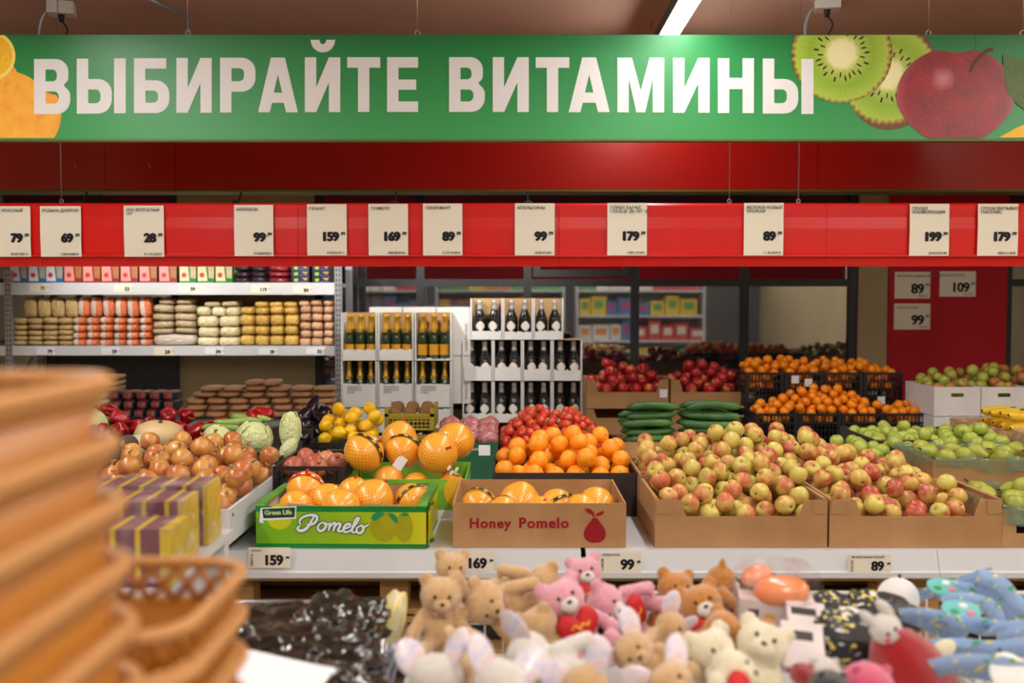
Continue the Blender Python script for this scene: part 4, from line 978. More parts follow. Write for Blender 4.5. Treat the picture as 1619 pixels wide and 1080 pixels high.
def e1(x, y): return lerp((y - Ya - 0.03) / 0.30, az - sd + 0.032, az + 0.078) * 1.0
def e2(x, y):
    k = lerp((x - ax[2] - 0.1) / 0.42, 1.0, 0.25)
    return lerp((y - Ya - 0.03) / 0.30, az - sd + 0.030, az + 0.02 + 0.06 * k)
def e3(x, y):
    u = (x - ax[0]) / (ax[1] - ax[0])
    return az + lerp((y - Ya - 0.44) / 0.2, 0.085, 0.15) * lerp(u / 0.55, 0.55, 1.08) - (0.03 if y > Ya + 0.78 else 0)
def e4(x, y):
    u = (x - ax[2]) / (ax[3] - 0.1 - ax[2])
    if u > 1.0: return 0.0
    return az + lerp((y - Ya - 0.44) / 0.2, 0.085, 0.15) * lerp(u / 0.9, 1.08, 0.30)
ym = Ya + 0.425; xm = (ax[1] + ax[2]) / 2
def eA(x, y): return (e1 if x < xm else e2)(x, y) if y < ym else (e3 if x < xm else e4)(x, y)
def fA(x, y): return az - 0.098 if y < ym else az - 0.043
pts = heap(ax[0] + 0.016, ax[3] - 0.016, Ya + 0.011, Ya + 0.838, fA, eA, ra, 1, nmax=520, walls=[('x', xm, az + 0.004), ('y', ym, az + 0.012)])
for x0, x1, yy, mm, wh, ds in [(-9, xm, 0, AB, 'left front apple carton', 'yellow-green blushed apple'), (xm, 9, 0, ABR + AB[:1], 'right front apple carton', 'red-blushed apple'), (-9, xm, 1, AB + ABR[:1], 'left rear apple carton', 'yellow-green apple'), (xm, 9, 1, AB + ABR, 'right rear apple carton', 'pink-blushed yellow apple')]:
    fill('apple', 'apple', ds, wh, [p for p in pts if x0 <= p[0] < x1 and (p[1] >= ym) == bool(yy)], None, ra, mm, ex)
# ---------------------------------------------------------------- mandarins in black crates
mw = (px(1467, 655, 6.1) - px(1194, 655, 6.1)) / 4
mx0 = px(1194, 655, 6.1); rm = 0.0315
MANB = ball_meshes('mandarin', 'mandarin_peel', (0.9, 0.84))
zfr = pz(654, 6.1); zbk = pz(589, 6.47); zpl = zfr - 0.2
tb = thing('display_table', 'low dark table at the window carrying crates and red apple boxes', 'table', (0, 0, 0))
MB().box2((px(915, 680, 6.6), 6.05, zpl - 0.03), (2.95, 6.98, zpl - 0.001)).build('top', 'dark_grey', tb)
for xx in (px(920, 680, 6.6), 2.9):
    for yy in (6.12, 6.9): MB().box2((xx - 0.025, yy - 0.025, 0), (xx + 0.025, yy + 0.025, zpl - 0.03)).build('leg', 'dark_grey', tb)
for i in range(4):
    x0 = mx0 + mw * i
    crate('black lattice crate of mandarins in the front crate row, %s from left' % ORD[i], x0 + 0.002, x0 + mw - 0.002, 6.1, 6.44, zpl, zfr, group='front black crates', nx=11, insert=zfr - 0.075)
def eM(x, y):
    u = (x - mx0) / mw; k = lerp((y - 6.13) / 0.17, 0.08, 1.0)
    pk = lerp(u / 0.9, 0.03, 0.085) if u < 0.9 else (lerp((u - 0.9) / 0.5, 0.085, 0.125) if u < 2.2 else lerp((u - 2.2) / 0.8, 0.125, 0.03))
    return zfr + 0.012 + pk * k
pts = heap(mx0 + 0.022, mx0 + 4 * mw - 0.022, 6.117, 6.42, zfr - 0.074, eM, rm, 30, nmax=600, walls=[('x', mx0 + mw * i, zfr) for i in (1, 2, 3)])
for i in range(4): fill('mandarin', 'mandarin', 'small mandarin', '%s front crate' % ORD[i], [p for p in pts if mx0 + mw * i <= p[0] < mx0 + mw * (i + 1)], None, rm, MANB, [('stem_button', NAVEL)])
bw = (px(1428, 590, 6.47) - px(1178, 590, 6.47)) / 4; bx0 = px(1178, 590, 6.47)
for i in range(4):
    x0 = bx0 + bw * i
    crate('empty-looking black crate supporting the rear mandarin row, %s from left' % ORD[i], x0 + 0.002, x0 + bw - 0.002, 6.47, 6.85, zpl, zbk - 0.205, group='supporting black crates', nx=11)
    crate('black lattice crate of mandarins in the raised rear row, %s from left' % ORD[i], x0 + 0.002, x0 + bw - 0.002, 6.47, 6.85, zbk - 0.20, zbk, group='rear black crates', nx=11, insert=zbk - 0.12)
pts = heap(bx0 + 0.022, bx0 + 4 * bw - 0.022, 6.487, 6.83, zbk - 0.118, lambda x, y: zbk + 0.008 + (0.065 if x < bx0 + 3.3 * bw else 0.02) * min(1, max(0, (y - 6.5) / 0.14)), rm, 50, nmax=600, walls=[('x', bx0 + bw * i, zbk) for i in (1, 2, 3)])
for i in range(4): fill('mandarin', 'mandarin', 'mandarin', '%s raised rear crate' % ORD[i], [p for p in pts if bx0 + bw * i <= p[0] < bx0 + bw * (i + 1)], None, rm, MANB, [('stem_button', NAVEL)])
for u, v, y in ((1278, 605, 6.468), (1257, 600, 6.468), (1393, 633, 6.468)):
    p = at(u, v, y); tag(MB().box((0, 0, 0), (0.05, 0.002, 0.05)).build('paper_sticker', 'label_white', None, (p.x, y - 0.003, p.z)), 'small white sticker on the black crates, ' + {1278: 'larger one beside the smaller', 1257: 'smaller one on the left', 1393: 'one near the right end'}[u], 'sticker')

# ---------------------------------------------------------------- red apples in stacked cartons
ry = 6.6; rr_ = 0.0415
REDB = apple_meshes('apple_red')
for i, (a, c) in enumerate(((928, 1057), (1060.5, 1193))):
    x0, x1 = px(a, 620, ry), px(c, 620, ry); z0, z1 = pz(646, ry), pz(601, ry); sd_ = z1 - pz(620, ry)
    carton('lower brown carton under the %s red apple box' % ('left', 'right')[i], x0, x1, ry, ry + 0.4, zpl, z0 - 0.004, 'cardboard', scoop=(0.12, 0.88, 0.06), flaps=False)
    t = carton('%s brown carton with scooped front and white sticker, heaped with red apples' % ('left', 'right')[i], x0, x1, ry, ry + 0.4, z0, z1, 'cardboard', scoop=(0.14, 0.85, sd_), insert=z1 - 0.11)
    q = at(c - 8, 622, ry) - t.location
    MB().box((q.x, -0.2015, q.z), (0.05, 0.002, 0.055)).build('sticker', 'label_white', t)
    pts = heap(x0 + 0.008, x1 - 0.008, ry + 0.008, ry + 0.39, z1 - 0.108, lambda x, y: z1 - sd_ + 0.014 + 0.165 * min(1, max(0, (y - ry - 0.04) / 0.2)) * min(1, max(0.4, (0.27 - abs(x - (x0 + x1) / 2)) / 0.16)), rr_, 70 + i)
    fill('red_apple', 'apple', 'dark red apple', '%s red apple box' % ('left', 'right')[i], pts, None, rr_, REDB, ex)

# ---------------------------------------------------------------- white cartons with two-tone apples at the right
wy = 5.95; BIB = apple_meshes('apple_bicolor')
w0 = px(1477, 640, wy); ww = px(1550, 640, wy) - w0; wz1, wz0 = pz(612, wy), pz(658, wy)
for i in range(3):
    x0 = w0 + ww * i + (0.006 if i else 0)
    x1 = w0 + ww * (i + 1)
    nm = ('left', 'middle', 'right')[i]
    if x0 > px(1640, 640, wy): continue
    carton('lower white carton under the %s white apple box' % nm, x0, x1, wy, wy + 0.44, zpl, wz0 - 0.004, 'carton_white', flaps=False, insert=wz0 - 0.05)
    carton('%s white carton with an oval hand hole, heaped with two-tone apples' % nm, x0, x1, wy, wy + 0.44, wz0, wz1, 'carton_white', flaps=False, handle=(0.038, 0.115, 0.138), insert=wz1 - 0.09)
    pts = heap(x0 + 0.008, x1 - 0.008, wy + 0.008, wy + 0.43, wz1 - 0.088, lambda x, y: wz1 + 0.0 + 0.10 * min(1, max(0, (y - wy - 0.03) / 0.2)) * min(1, max(0.25, (x - w0 + 0.02) / 0.25)), 0.037, 90 + i)
    fill('two_tone_apple', 'apple', 'green and red two-tone apple', '%s white carton' % nm, pts, None, 0.037, BIB, ex)

# ---------------------------------------------------------------- green apples
GRB = apple_meshes('apple_green')
gy = 4.92
cx0, cx1 = px(1381, 695, gy), px(1381, 695, gy) + 0.56; cz = pz(695, gy)
carton('dark carton of pale green apples in the back right', cx0, cx1, gy, gy + 0.5, ZD, cz, 'cardboard_dark', flaps=False, insert=cz - 0.06, inside='cardboard', front_m='cardboard')
pts = heap(cx0 + 0.008, cx1 - 0.008, gy + 0.008, gy + 0.49, cz - 0.058, lambda x, y: cz + 0.005 + 0.015 * min(1, max(0, (y - gy - 0.04) / 0.2)), 0.038, 101)
fill('green_apple', 'apple', 'pale green apple', 'rear dark carton', pts, None, 0.038, GRB, ex)
gy2 = 4.42
dx0, dx1 = px(1440, 722, gy2), px(1440, 722, gy2) + 0.56; dz = pz(720, gy2)
carton('black carton of green apples behind the pears', dx0, dx1, gy2, gy2 + 0.46, ZD, dz, 'cardboard_dark', flaps=False, insert=dz - 0.06)
pts = heap(dx0 + 0.008, dx1 - 0.008, gy2 + 0.008, gy2 + 0.45, dz - 0.058, lambda x, y: dz + 0.012 + 0.07 * min(1, max(0, (x - dx0 - 0.1) / 0.3)) * min(1, max(0.3, (y - gy2 - 0.02) / 0.2)), 0.039, 102)
fill('green_apple', 'apple', 'green apple', 'black carton by the pears', pts, None, 0.039, GRB, ex)
# narrow carton of green apples between the apple heap and the black carton
ex0, ex1 = px(1352, 700, 4.42), dx0 - 0.012
carton('narrow brown carton of light green apples behind the apple heap', ex0, ex1, 4.42, 4.86, ZD, ZD + 0.15, 'cardboard', flaps=False, insert=ZD + 0.09)
pts = heap(ex0 + 0.008, ex1 - 0.008, 4.43, 4.85, ZD + 0.092, lambda x, y: ZD + 0.185, 0.038, 103)
fill('green_apple', 'apple', 'light green apple', 'narrow brown carton', pts, None, 0.038, GRB, ex)

# ---------------------------------------------------------------- pears in film-lined cartons
def pear_mesh():
    pr = [(0, -0.95), (0.35, -0.97), (0.7, -0.82), (0.93, -0.5), (1.0, -0.1), (0.9, 0.3), (0.68, 0.65), (0.48, 0.95), (0.38, 1.2), (0.25, 1.38), (0.0, 1.42)]
    return MB().lathe(pr, 16, wob=lambda w, z: 0.02 * math.sin(3 * w + 3 * z)).mesh('pear', 'pear_skin')
PEARB = [pear_mesh()]
PSTEM = MB().tube(smooth_path([(0, 0, 1.36), (0.03, 0, 1.6), (0.2, 0.05, 2.1)], 3), 0.085, 6).mesh('stem', 'calyx_dark')
def film_liner(root, w, d, h, seed, drop=0.07, m='liner_film'):
    rs = random.Random(seed); ph = [rs.uniform(0, 6) for _ in range(6)]
    def edge(side):
        def fn(i, j):
            s_ = i * (w if side in ('f', 'b') else d) - (w if side in ('f', 'b') else d) / 2
            wv = 0.008 * math.sin(23 * i + ph[0]) + 0.006 * math.sin(41 * i + ph[1]) + 0.003 * math.sin(77 * i + ph[2])
            if j < 0.4: o = -0.012 - 0.015 * (0.4 - j); z = h - 0.03 + (0.04 + wv * 0.6) * j / 0.4
            else: o = -0.012 + 0.022 * (j - 0.4) / 0.2 if j < 0.6 else 0.010 + wv * 0.5; z = h + 0.012 + wv * 0.6 - (0.0 if j < 0.6 else drop * (j - 0.6) / 0.4 * (1 + 0.3 * math.sin(9 * i + ph[3])))
            if side == 'f': return (s_, -d / 2 - o, z)
            if side == 'b': return (s_, d / 2 + o, z)
            if side == 'l': return (-w / 2 - o, s_, z)
            return (w / 2 + o, s_, z)
        return fn
    mb = MB()
    for sd__ in 'fblr': mb.grid(edge(sd__), 26, 9)
    mb.build('film_liner', m, root)
def lying_rot(): return Euler((RND.uniform(1.2, 1.9), RND.uniform(-0.3, 0.3), RND.uniform(0, 6.28)))
for i, (u0, yf, dep, vz, nm, hh) in enumerate([(1476, 3.98, 0.4, 728, 'rear', 0.02), (1585, Y0, 0.46, 806, 'front', 0.05)]):
    x0 = px(u0, vz, yf); x1 = x0 + 0.58; z1 = pz(vz, yf)
    t = carton('brown carton lined with green film, %s of the two pear boxes' % nm, x0, x1, yf, yf + dep, ZD, z1, 'cardboard', flaps=False, insert=z1 - 0.05, handle=(0.24, 0.05, 0.09) if nm == 'front' else None)
    film_liner(t, x1 - x0, dep, z1 - ZD, 3 + i, 0.05)
    rp = 0.038
    pts = heap(x0 + 0.03, x1 - 0.03, yf + 0.03, yf + dep - 0.03, z1 - 0.048, lambda x, y: z1 + hh * min(1.0, max(0.3, (y - yf - 0.05) / 0.15)), rp * 1.22, 110 + i)
    fill('pear', 'pear', 'green pear with dark stem', '%s pear box' % nm, pts, None, rp, PEARB, [('stem', PSTEM)], rot=lying_rot)

# ---------------------------------------------------------------- bananas
def banana_mesh():
    pts = []; rad = []
    for i in range(13):
        a = -0.75 + 1.5 * i / 12; pts.append((math.sin(a) * 1.35, 0, 1.35 * (1 - math.cos(a)) )); 
        t = i / 12; rad.append(0.05 if i in (0,) else (0.07 if i == 12 else 0.26 * (math.sin(math.pi * min(0.97, max(0.06, t))) ** 0.38)))
    return MB().tube(pts, rad, 7).mesh('banana', 'banana_skin')
BAN = banana_mesh(); BTIP = MB().tube([(-0.95, 0, 0.35), (-0.9, 0, 0.33)], [0.05, 0.075], 6).mesh('tip', 'stem_brown'); BST = MB().tube([(0.90, 0, 0.35), (1.08, 0, 0.52)], [0.09, 0.07], 6).mesh('stalk', 'stem_green')
def bananas(x0, x1, y0, y1, zf, n, where, seed, az_=0.2):
    rs = random.Random(seed)
    for k in range(n):
        row = k % 4; lay = k // 4; stp = 0.055
        p = ((x0 + x1) / 2 + (-0.09 if lay % 2 else 0.1) + rs.uniform(-0.006, 0.006), y0 + 0.06 + 0.09 * row + 0.02 * (lay // 2), zf + 0.05 + 0.054 * (lay // 2))
        o = put('banana', BAN, None, p, (math.pi / 2 - 0.35, rs.uniform(-0.06, 0.06), az_ + rs.uniform(-0.05, 0.05)), 0.098)
        tag(o, 'yellow banana, %s from left in layer %s, %s' % (ORD[row], ORD[lay], where), 'banana', 'bananas in the ' + where)
        put('tip', BTIP, o); put('stalk', BST, o)
bx = px(1584, 683, 4.8)
for (yf, n, nm, ux) in ((4.82, 16, 'rear', 0.0), (4.24, 12, 'front', 0.05)):
    z1 = pz(683, 4.8) + (0.01 if nm == 'front' else 0)
    yb_ = yf + (0.55 if nm == 'rear' else 0.54)
    t = carton('%s pinkish brown banana carton lined with clear film' % nm, bx + ux, bx + ux + 0.5, yf, yb_, ZD, z1, 'cardboard_pale', flaps=False, insert=z1 - 0.05)
    film_liner(t, 0.5, yb_ - yf, z1 - ZD, 9, 0.10, 'clear_film')
    bananas(bx + ux + 0.05, bx + ux + 0.45, yf + 0.05, yb_ - 0.05, z1 - 0.05, n, nm + ' banana carton', 5, 0.25)

# ---------------------------------------------------------------- cucumbers
def cuke_mesh(bend):
    pts = []; rad = []
    for i in range(15):
        t = i / 14; pts.append((t * 2 - 1, 0, bend * math.sin(math.pi * t)))
        e = min(t, 1 - t); rad.append(0.145 * min(1, (e / 0.13 + 0.02)) ** 0.55 if e < 0.13 else 0.145)
    return MB().tube(pts, rad, 10).mesh('cucumber', 'cucumber_skin')
CUKE = [cuke_mesh(0.05), cuke_mesh(0.12), cuke_mesh(-0.04)]; CEND = MB().tube([(0.97, 0, 0), (1.06, 0, 0.02)], [0.05, 0.035], 6).mesh('stalk_end', 'stem_green')
cy0 = 5.2
for h_, (ua, ub, nm) in enumerate(((985, 1078, 'left'), (1078, 1172, 'right'))):
    x0, x1 = px(ua, 700, cy0), px(ub, 700, cy0)
    zf = ZD + 0.09
    carton('brown carton under the %s cucumber pile' % nm, x0 - 0.0, x1 - 0.003, cy0, cy0 + 0.34, ZD, ZD + 0.115, 'cardboard', flaps=False, insert=zf)
    rs = random.Random(20 + h_); n_ = 0
    for lay in range(5):
        k = 4 if lay < 3 else (3 if lay == 3 else 2)
        for j in range(k):
            if lay < 2 and j > 1: continue
            L = 0.15 * rs.uniform(0.9, 1.05)
            p = ((x0 + x1) / 2 + rs.uniform(-0.03, 0.03), cy0 + 0.05 + 0.056 * j + 0.02 * (lay % 2) + lay * 0.014, zf + 0.026 + 0.042 * lay)
            o = put('cucumber', rs.choice(CUKE), None, p, (rs.uniform(-0.4, 0.4), rs.uniform(-0.03, 0.03), rs.uniform(-0.06, 0.06) + (0.12 if nm == 'left' else -0.08) * (1 + lay % 2)), L)
            tag(o, 'dark green cucumber, %s from front in %s layer of the %s pile' % (ORD[j], ORD[lay], nm), 'cucumber', 'cucumbers in the %s pile' % nm)
            put('stalk_end', CEND, o); n_ += 1

# ---------------------------------------------------------------- tomatoes
ty = 5.0
TOMB = ball_meshes('tomato', 'tomato_skin', (0.84, 0.9), 0.03, 0.12)
tx0, tx1 = px(785, 700, ty), px(985, 700, ty)
carton('dark green carton under the tomato heap', tx0, tx1, ty, ty + 0.62, ZD, ZD + 0.10, 'cardboard_dark', flaps=False, insert=ZD + 0.05)
rt = 0.0285
pts = heap(tx0 + 0.01, tx1 - 0.01, ty + 0.01, ty + 0.6, ZD + 0.052, lambda x, y: ZD + 0.105 + 0.15 * min(1, max(0, (y - ty - 0.02) / 0.4)) * min(1, max(0.1, (0.32 - abs(x - px(872, 690, 5.3))) / 0.2)), rt, 120, nmax=700)
fill('tomato', 'tomato', 'small red tomato', 'tomato heap', pts, None, rt, TOMB, [('calyx', TSTAR)])

# ---------------------------------------------------------------- bagged radishes in a green carton
by = 4.75
mat('carton_teal', (28, 96, 62), 0.5, var=(6, 0.4, (24, 84, 54)))
gx_a, gx_b = px(690, 710, by), px(786, 710, by); gz1 = pz(700, by)
t = carton('small dark green carton with a white sticker holding bagged radishes', gx_a, gx_b, by, by + 0.36, ZD, gz1, 'carton_teal', flaps=False, insert=gz1 - 0.04)
q = at(766, 712, by) - t.location; MB().box((q.x, -0.1815, q.z), (0.055, 0.002, 0.05)).build('sticker', 'label_white', t)
me = text_mesh('e.ru', 0.022, 'label_white', 0.0004, 'LEFT'); q = at(746, 712, by) - t.location; put('lettering', me, t, (q.x, -0.1812, q.z), UP)
mat('radish_bag', (206, 150, 148), 0.25, var=(14, 0.5, (150, 40, 50)), coat=0.6, bump=(10, 0.6))
def pillow(name, m, p=3.2, wr=0.05, seed=0, nu=18, nv=10, ends=True):
    rs = random.Random(seed); ph = [rs.uniform(0, 6.28) for _ in range(4)]
    def fn(q):
        k = 1 + wr * math.sin(9 * q.x + ph[0]) * math.cos(7 * q.y + ph[1]) + wr * 0.6 * math.sin(15 * q.z + 11 * q.x + ph[2])
        return Vector((q.x * (1 + wr * 0.3 * math.sin(8 * q.z + ph[3])), q.y * k, q.z * k))
    return MB().ell((0, 0, 0), (0.5, 0.5, 0.5), nu, nv, p=p, fn=fn).mesh(name, m)
RB = [pillow('radish_bag', 'radish_bag', 2.4, 0.12, s_) for s_ in (1, 2)]
for k in range(9):
    c_, r_ = k % 3, k // 3
    o = put('radish_bag', RND.choice(RB), None, ((gx_a + gx_b) / 2 + (c_ - 1) * 0.095, by + 0.07 + 0.105 * r_, gz1 + 0.012 + 0.018 * r_), (RND.uniform(-0.1, 0.1), RND.uniform(-0.1, 0.1), RND.uniform(-0.3, 0.3)), (0.11, 0.12, 0.085))
    tag(o, 'clear bag of pink radishes, %s from left in %s row of the green carton' % (ORD[c_], ORD[r_]), 'bag', 'bagged radishes')

# ---------------------------------------------------------------- kiwis in an olive crate
ky = 5.0
kx0, kx1 = px(608, 670, ky), px(686, 670, ky); kz = pz(648, ky)
KIB = [MB().ell((0, 0, 0), (1.25, 0.95, 0.95), 16, 10, p=2.2).mesh('kiwi', 'kiwi_skin')]
for lv in range(2):
    z1 = kz - 0.11 * lv
    crate('olive yellow plastic crate of kiwis, %s of the two' % ('upper', 'lower')[lv], kx0, kx1, ky, ky + 0.3, z1 - 0.105, z1 - 0.02, 'crate_olive', nx=12, posts=(lv == 0), insert=z1 - 0.06)
    n_ = 0
    for r_ in range(3):
        for c_ in range(3):
            o = put('kiwi', KIB[0], None, (kx0 + 0.045 + 0.078 * c_, ky + 0.05 + 0.08 * r_, z1 - 0.036 + (0.012 if lv == 0 else 0) + (0.01 * r_ if lv == 0 else 0)), (RND.uniform(0, 1), RND.uniform(-0.2, 0.2), RND.uniform(0.7, 1.3) if lv else RND.uniform(-0.3, 0.3)), 0.022 if lv else 0.027)
            tag(o, 'brown fuzzy kiwi, %s from left in %s row of the %s olive crate' % (ORD[c_], ORD[r_], ('upper', 'lower')[lv]), 'kiwi', 'kiwis in the olive crates')
st_ = thing('support_crate', 'plain black crate standing under the olive kiwi crates', 'crate', (0, 0, 0))
MB().box2((kx0 + 0.01, ky + 0.01, ZD), (kx1 - 0.01, ky + 0.29, kz - 0.218)).build('body', 'crate_black', st_); MB().box2((kx0, ky, kz - 0.236), (kx1, ky + 0.3, kz - 0.218)).build('rim', 'crate_black', st_)

# ---------------------------------------------------------------- lemons
ly = 4.72
lx0, lx1 = px(489, 690, ly), px(604, 690, ly); lz = pz(700, ly)
lem = MB().lathe([(0, -1.18), (0.12, -1.12), (0.2, -1.02), (0.5, -0.86), (0.82, -0.5), (0.93, 0), (0.82, 0.5), (0.5, 0.86), (0.24, 1.0), (0.18, 1.1), (0.1, 1.2), (0, 1.22)], 16).mesh('lemon', 'lemon_peel')
crate('black crate under the lemon heap', lx0, lx1, ly, ly + 0.36, ZD, lz, insert=lz - 0.03)
rl = 0.037
pts = heap(lx0 + 0.014, lx1 - 0.014, ly + 0.014, ly + 0.345, lz - 0.028, lambda x, y: lz + 0.02 + 0.13 * min(1, max(0, (y - ly - 0.04) / 0.2)) * min(1, max(0.5, (0.21 - abs(x - (lx0 + lx1) / 2 - 0.02)) / 0.08)), rl, 131)
fill('lemon', 'lemon', 'yellow lemon', 'lemon heap', pts, None, rl * 0.97, [lem], [], rot=rrot)

# ---------------------------------------------------------------- pomegranates in a black crate
gy_ = 3.86
hx0, hx1 = px(431, 745, gy_), px(543, 745, gy_); hz1 = pz(738, gy_)
crate('black crate of pomegranates between onions and the pomelo heap', hx0, hx1, gy_, gy_ + 0.42, ZD, hz1, insert=hz1 - 0.07, nx=8)
pgm = fruit_mesh('pomegranate', lambda t: (sph(t, 0.93)[0] * (1 + 0.03), sph(t, 0.93)[1]), 'pomegranate_skin', 18, 12, lambda w, z: 0.03 * math.sin(3 * w + z))
crown = MB().lathe([(0.2, 0.85), (0.17, 0.98), (0.24, 1.16)], 6).mesh('crown', 'pomegranate_skin')
rg = 0.046
pts = heap(hx0 + 0.014, hx1 - 0.014, gy_ + 0.02, gy_ + 0.40, hz1 - 0.068, lambda x, y: hz1 - 0.015 + 0.045 * min(1, max(0, (y - gy_ - 0.05) / 0.2)), rg, 141)
fill('pomegranate', 'pomegranate', 'reddish pomegranate', 'black crate beside the onions', pts, None, rg * 0.97, [pgm], [('crown', crown)], rot=lambda: trot(0.7))
# ---------------------------------------------------------------- left vegetable table and onion bin
TZ = 0.60
t = thing('vegetable_table', 'white metal table under the onions and vegetables on the left', 'table', (0, 0, 0))
MB().box2((-3.0, 3.3, TZ - 0.03), (-1.03, 5.75, TZ)).build('top', 'white_metal', t)
MB().box2((-3.0, 3.32, 0.0), (-1.03, 3.34, TZ - 0.03)).build('front_panel', 'white_metal', t)
MB().box2((-1.045, 3.34, 0.0), (-1.03, 5.75, TZ - 0.03)).build('side_panel', 'white_metal', t)
ox1 = -0.935; ox0 = -1.50; oy0, oy1 = 3.27, 4.16; oz1 = pz(806, 3.27)
t = thing('onion_tray', 'white metal tray with slotted rim heaped with yellow onions', 'tray', ((ox0 + ox1) / 2, (oy0 + oy1) / 2, 0))
w, d = ox1 - ox0, oy1 - oy0
MB().box2((-w / 2, -d / 2, TZ + 0.001), (w / 2, d / 2, TZ + 0.01)).build('floor_plate', 'white_metal', t)
for s in (-1, 1):
    MB().box2((s * w / 2, -d / 2, TZ + 0.01), (s * (w / 2 - 0.012), d / 2, oz1)).build('side_wall', 'white_metal', t)
MB().box2((-w / 2 + 0.012, -d / 2, oz1 - 0.075), (w / 2 - 0.012, -d / 2 + 0.012, oz1)).build('front_wall', 'white_metal', t)
MB().box2((-w / 2 + 0.012, -d / 2 + 0.03, TZ + 0.01), (w / 2 - 0.012, -d / 2 + 0.04, oz1 - 0.075)).build('front_skirt', 'white_metal', t)
MB().box2((-w / 2 + 0.012, d / 2 - 0.012, TZ + 0.01), (w / 2 - 0.012, d / 2, oz1)).build('back_wall', 'white_metal', t)
MB().box2((w / 2, -d / 2 + 0.03, oz1 - 0.03), (w / 2 + 0.0006, -d / 2 + 0.045, oz1 - 0.02)).build('slot', 'black_plastic', t)
MB().box2((-w / 2 + 0.013, -d / 2 + 0.013, oz1 - 0.06), (w / 2 - 0.013, d / 2 - 0.013, oz1 - 0.055)).build('raised_bottom', 'white_metal', t)
oni = [MB().lathe([(0, -0.86), (0.2, -0.86), (0.55, -0.72), (0.88, -0.36), (1.0, 0.05), (0.9, 0.45), (0.6, 0.78), (0.3, 0.93), (0.16, 1.04), (0, 1.06)], 18, wob=lambda w_, z_: 0.015 * math.sin(4 * w_ + k_)).mesh('onion', 'onion_skin') for k_ in (0, 2)]
neck = MB().tube(smooth_path([(0, 0, 0.94), (0.03, 0.02, 1.1), (0.14, 0.0, 1.3), (0.3, 0.06, 1.5)], 3), [0.2, 0.15, 0.11, 0.09, 0.08, 0.08, 0.07, 0.06, 0.08, 0.03], 6)
for k_ in range(6): neck.tube([(0.1, 0, 1.15), (0.2 + 0.25 * math.cos(k_ * 1.1), 0.26 * math.sin(k_ * 1.1), 1.5)], [0.07, 0.03], 4)
NECK = neck.mesh('dry_neck', 'onion_neck')
root = MB()
for k_ in range(9): root.tube([(0.05 * math.cos(k_), 0.05 * math.sin(k_), -0.84), (0.16 * math.cos(k_ * 0.7), 0.16 * math.sin(k_ * 0.7), -0.97)], [0.03, 0.01], 4)
ROOTS = root.mesh('root_tuft', 'onion_neck')
r_o = 0.0435
pts = heap(ox0 + 0.014, ox1 - 0.014, oy0 + 0.014, oy1 - 0.014, oz1 - 0.054, lambda x, y: oz1 + 0.012 + 0.125 * min(1, max(0, (y - oy0 - 0.05) / 0.32)) * min(1, max(0.25, (ox1 + 0.05 - x) / 0.24)), r_o, 151)
fill('onion', 'onion', 'papery yellow onion', 'white onion tray', pts, None, r_o * 0.97, oni, [('dry_neck', NECK), ('root_tuft', ROOTS)], rot=lambda: trot(0.85))

carton('dark crate-like carton of earthy beetroot left of the onions', -2.0, ox0 - 0.01, 3.68, 4.16, TZ + 0.001, TZ + 0.13, 'cardboard_dark', flaps=False, insert=TZ + 0.08)
BEET = [MB().lathe([(0, -1.05), (0.12, -0.95), (0.55, -0.75), (0.92, -0.3), (1.0, 0.1), (0.85, 0.55), (0.45, 0.85), (0.15, 0.95), (0, 0.97)], 16, wob=lambda w_, z_: 0.04 * math.sin(2 * w_ + 2 * z_)).mesh('beetroot', 'beet_skin')]
pts = heap(-1.99, ox0 - 0.02, 3.69, 4.15, TZ + 0.082, lambda x, y: TZ + 0.15 + 0.06 * min(1, max(0, (y - 3.75) / 0.2)), 0.05, 161)
fill('beetroot', 'beetroot', 'dark earthy beetroot', 'carton left of the onions', pts, None, 0.048, BEET, [], rot=trot)

# cartons carrying the loose vegetables
def veg_box(x0, x1, y0, y1, h, label): return carton(label, x0, x1, y0, y1, TZ + 0.001, TZ + h, 'cardboard_dark', flaps=False, insert=TZ + h - 0.02)
veg_box(-1.85, -1.0, 4.2, 4.72, 0.13, 'dark carton under the cabbages and squash')
veg_box(-2.35, -1.62, 4.76, 5.2, 0.13, 'dark carton under the left red peppers')
veg_box(-1.6, -1.22, 4.76, 5.2, 0.13, 'dark carton under the right red peppers')
veg_box(-1.2, -1.0, 4.98, 5.45, 0.16, 'dark carton under the aubergines')
zv = TZ + 0.112
def veg(name, me, u, v, Y, r, label, cat, rot=(0, 0, 0), kids=()):
    o = put(name, me, None, at(u, v, Y), rot, r); tag(o, label, cat)
    for n_, m_ in kids: put(n_, m_, o)
    return o
sq_me = MB().lathe([(0, -0.55), (0.4, -0.58), (0.8, -0.42), (1.0, 0.0), (0.85, 0.38), (0.5, 0.54), (0.2, 0.53), (0, 0.48)], 22, wob=lambda w_, z_: 0.03 * math.cos(9 * w_)).mesh('squash', 'squash_skin')
veg('squash', sq_me, 252, 688, 4.55, ps(39, 4.55), 'wide pale orange squash lying behind the onions', 'squash', (0.05, 0.05, 0.4), [('stem', MB().tube([(0, 0, 0.46), (0.04, 0, 0.62)], [0.09, 0.06], 7).mesh('stem', 'stem_brown'))])
mel = MB().ell((0, 0, 0), (1.25, 0.9, 0.72), 22, 14).mesh('melon', 'melon_skin')
veg('melon', mel, 216, 706, 4.3, ps(26, 4.3), 'pale grey-green melon between the squash and the beetroot', 'melon', (0, 0, 0.2), [('stem', MB().tube([(1.2, 0, 0), (1.36, 0.02, 0.05)], [0.08, 0.05], 6).mesh('stem', 'stem_brown'))])
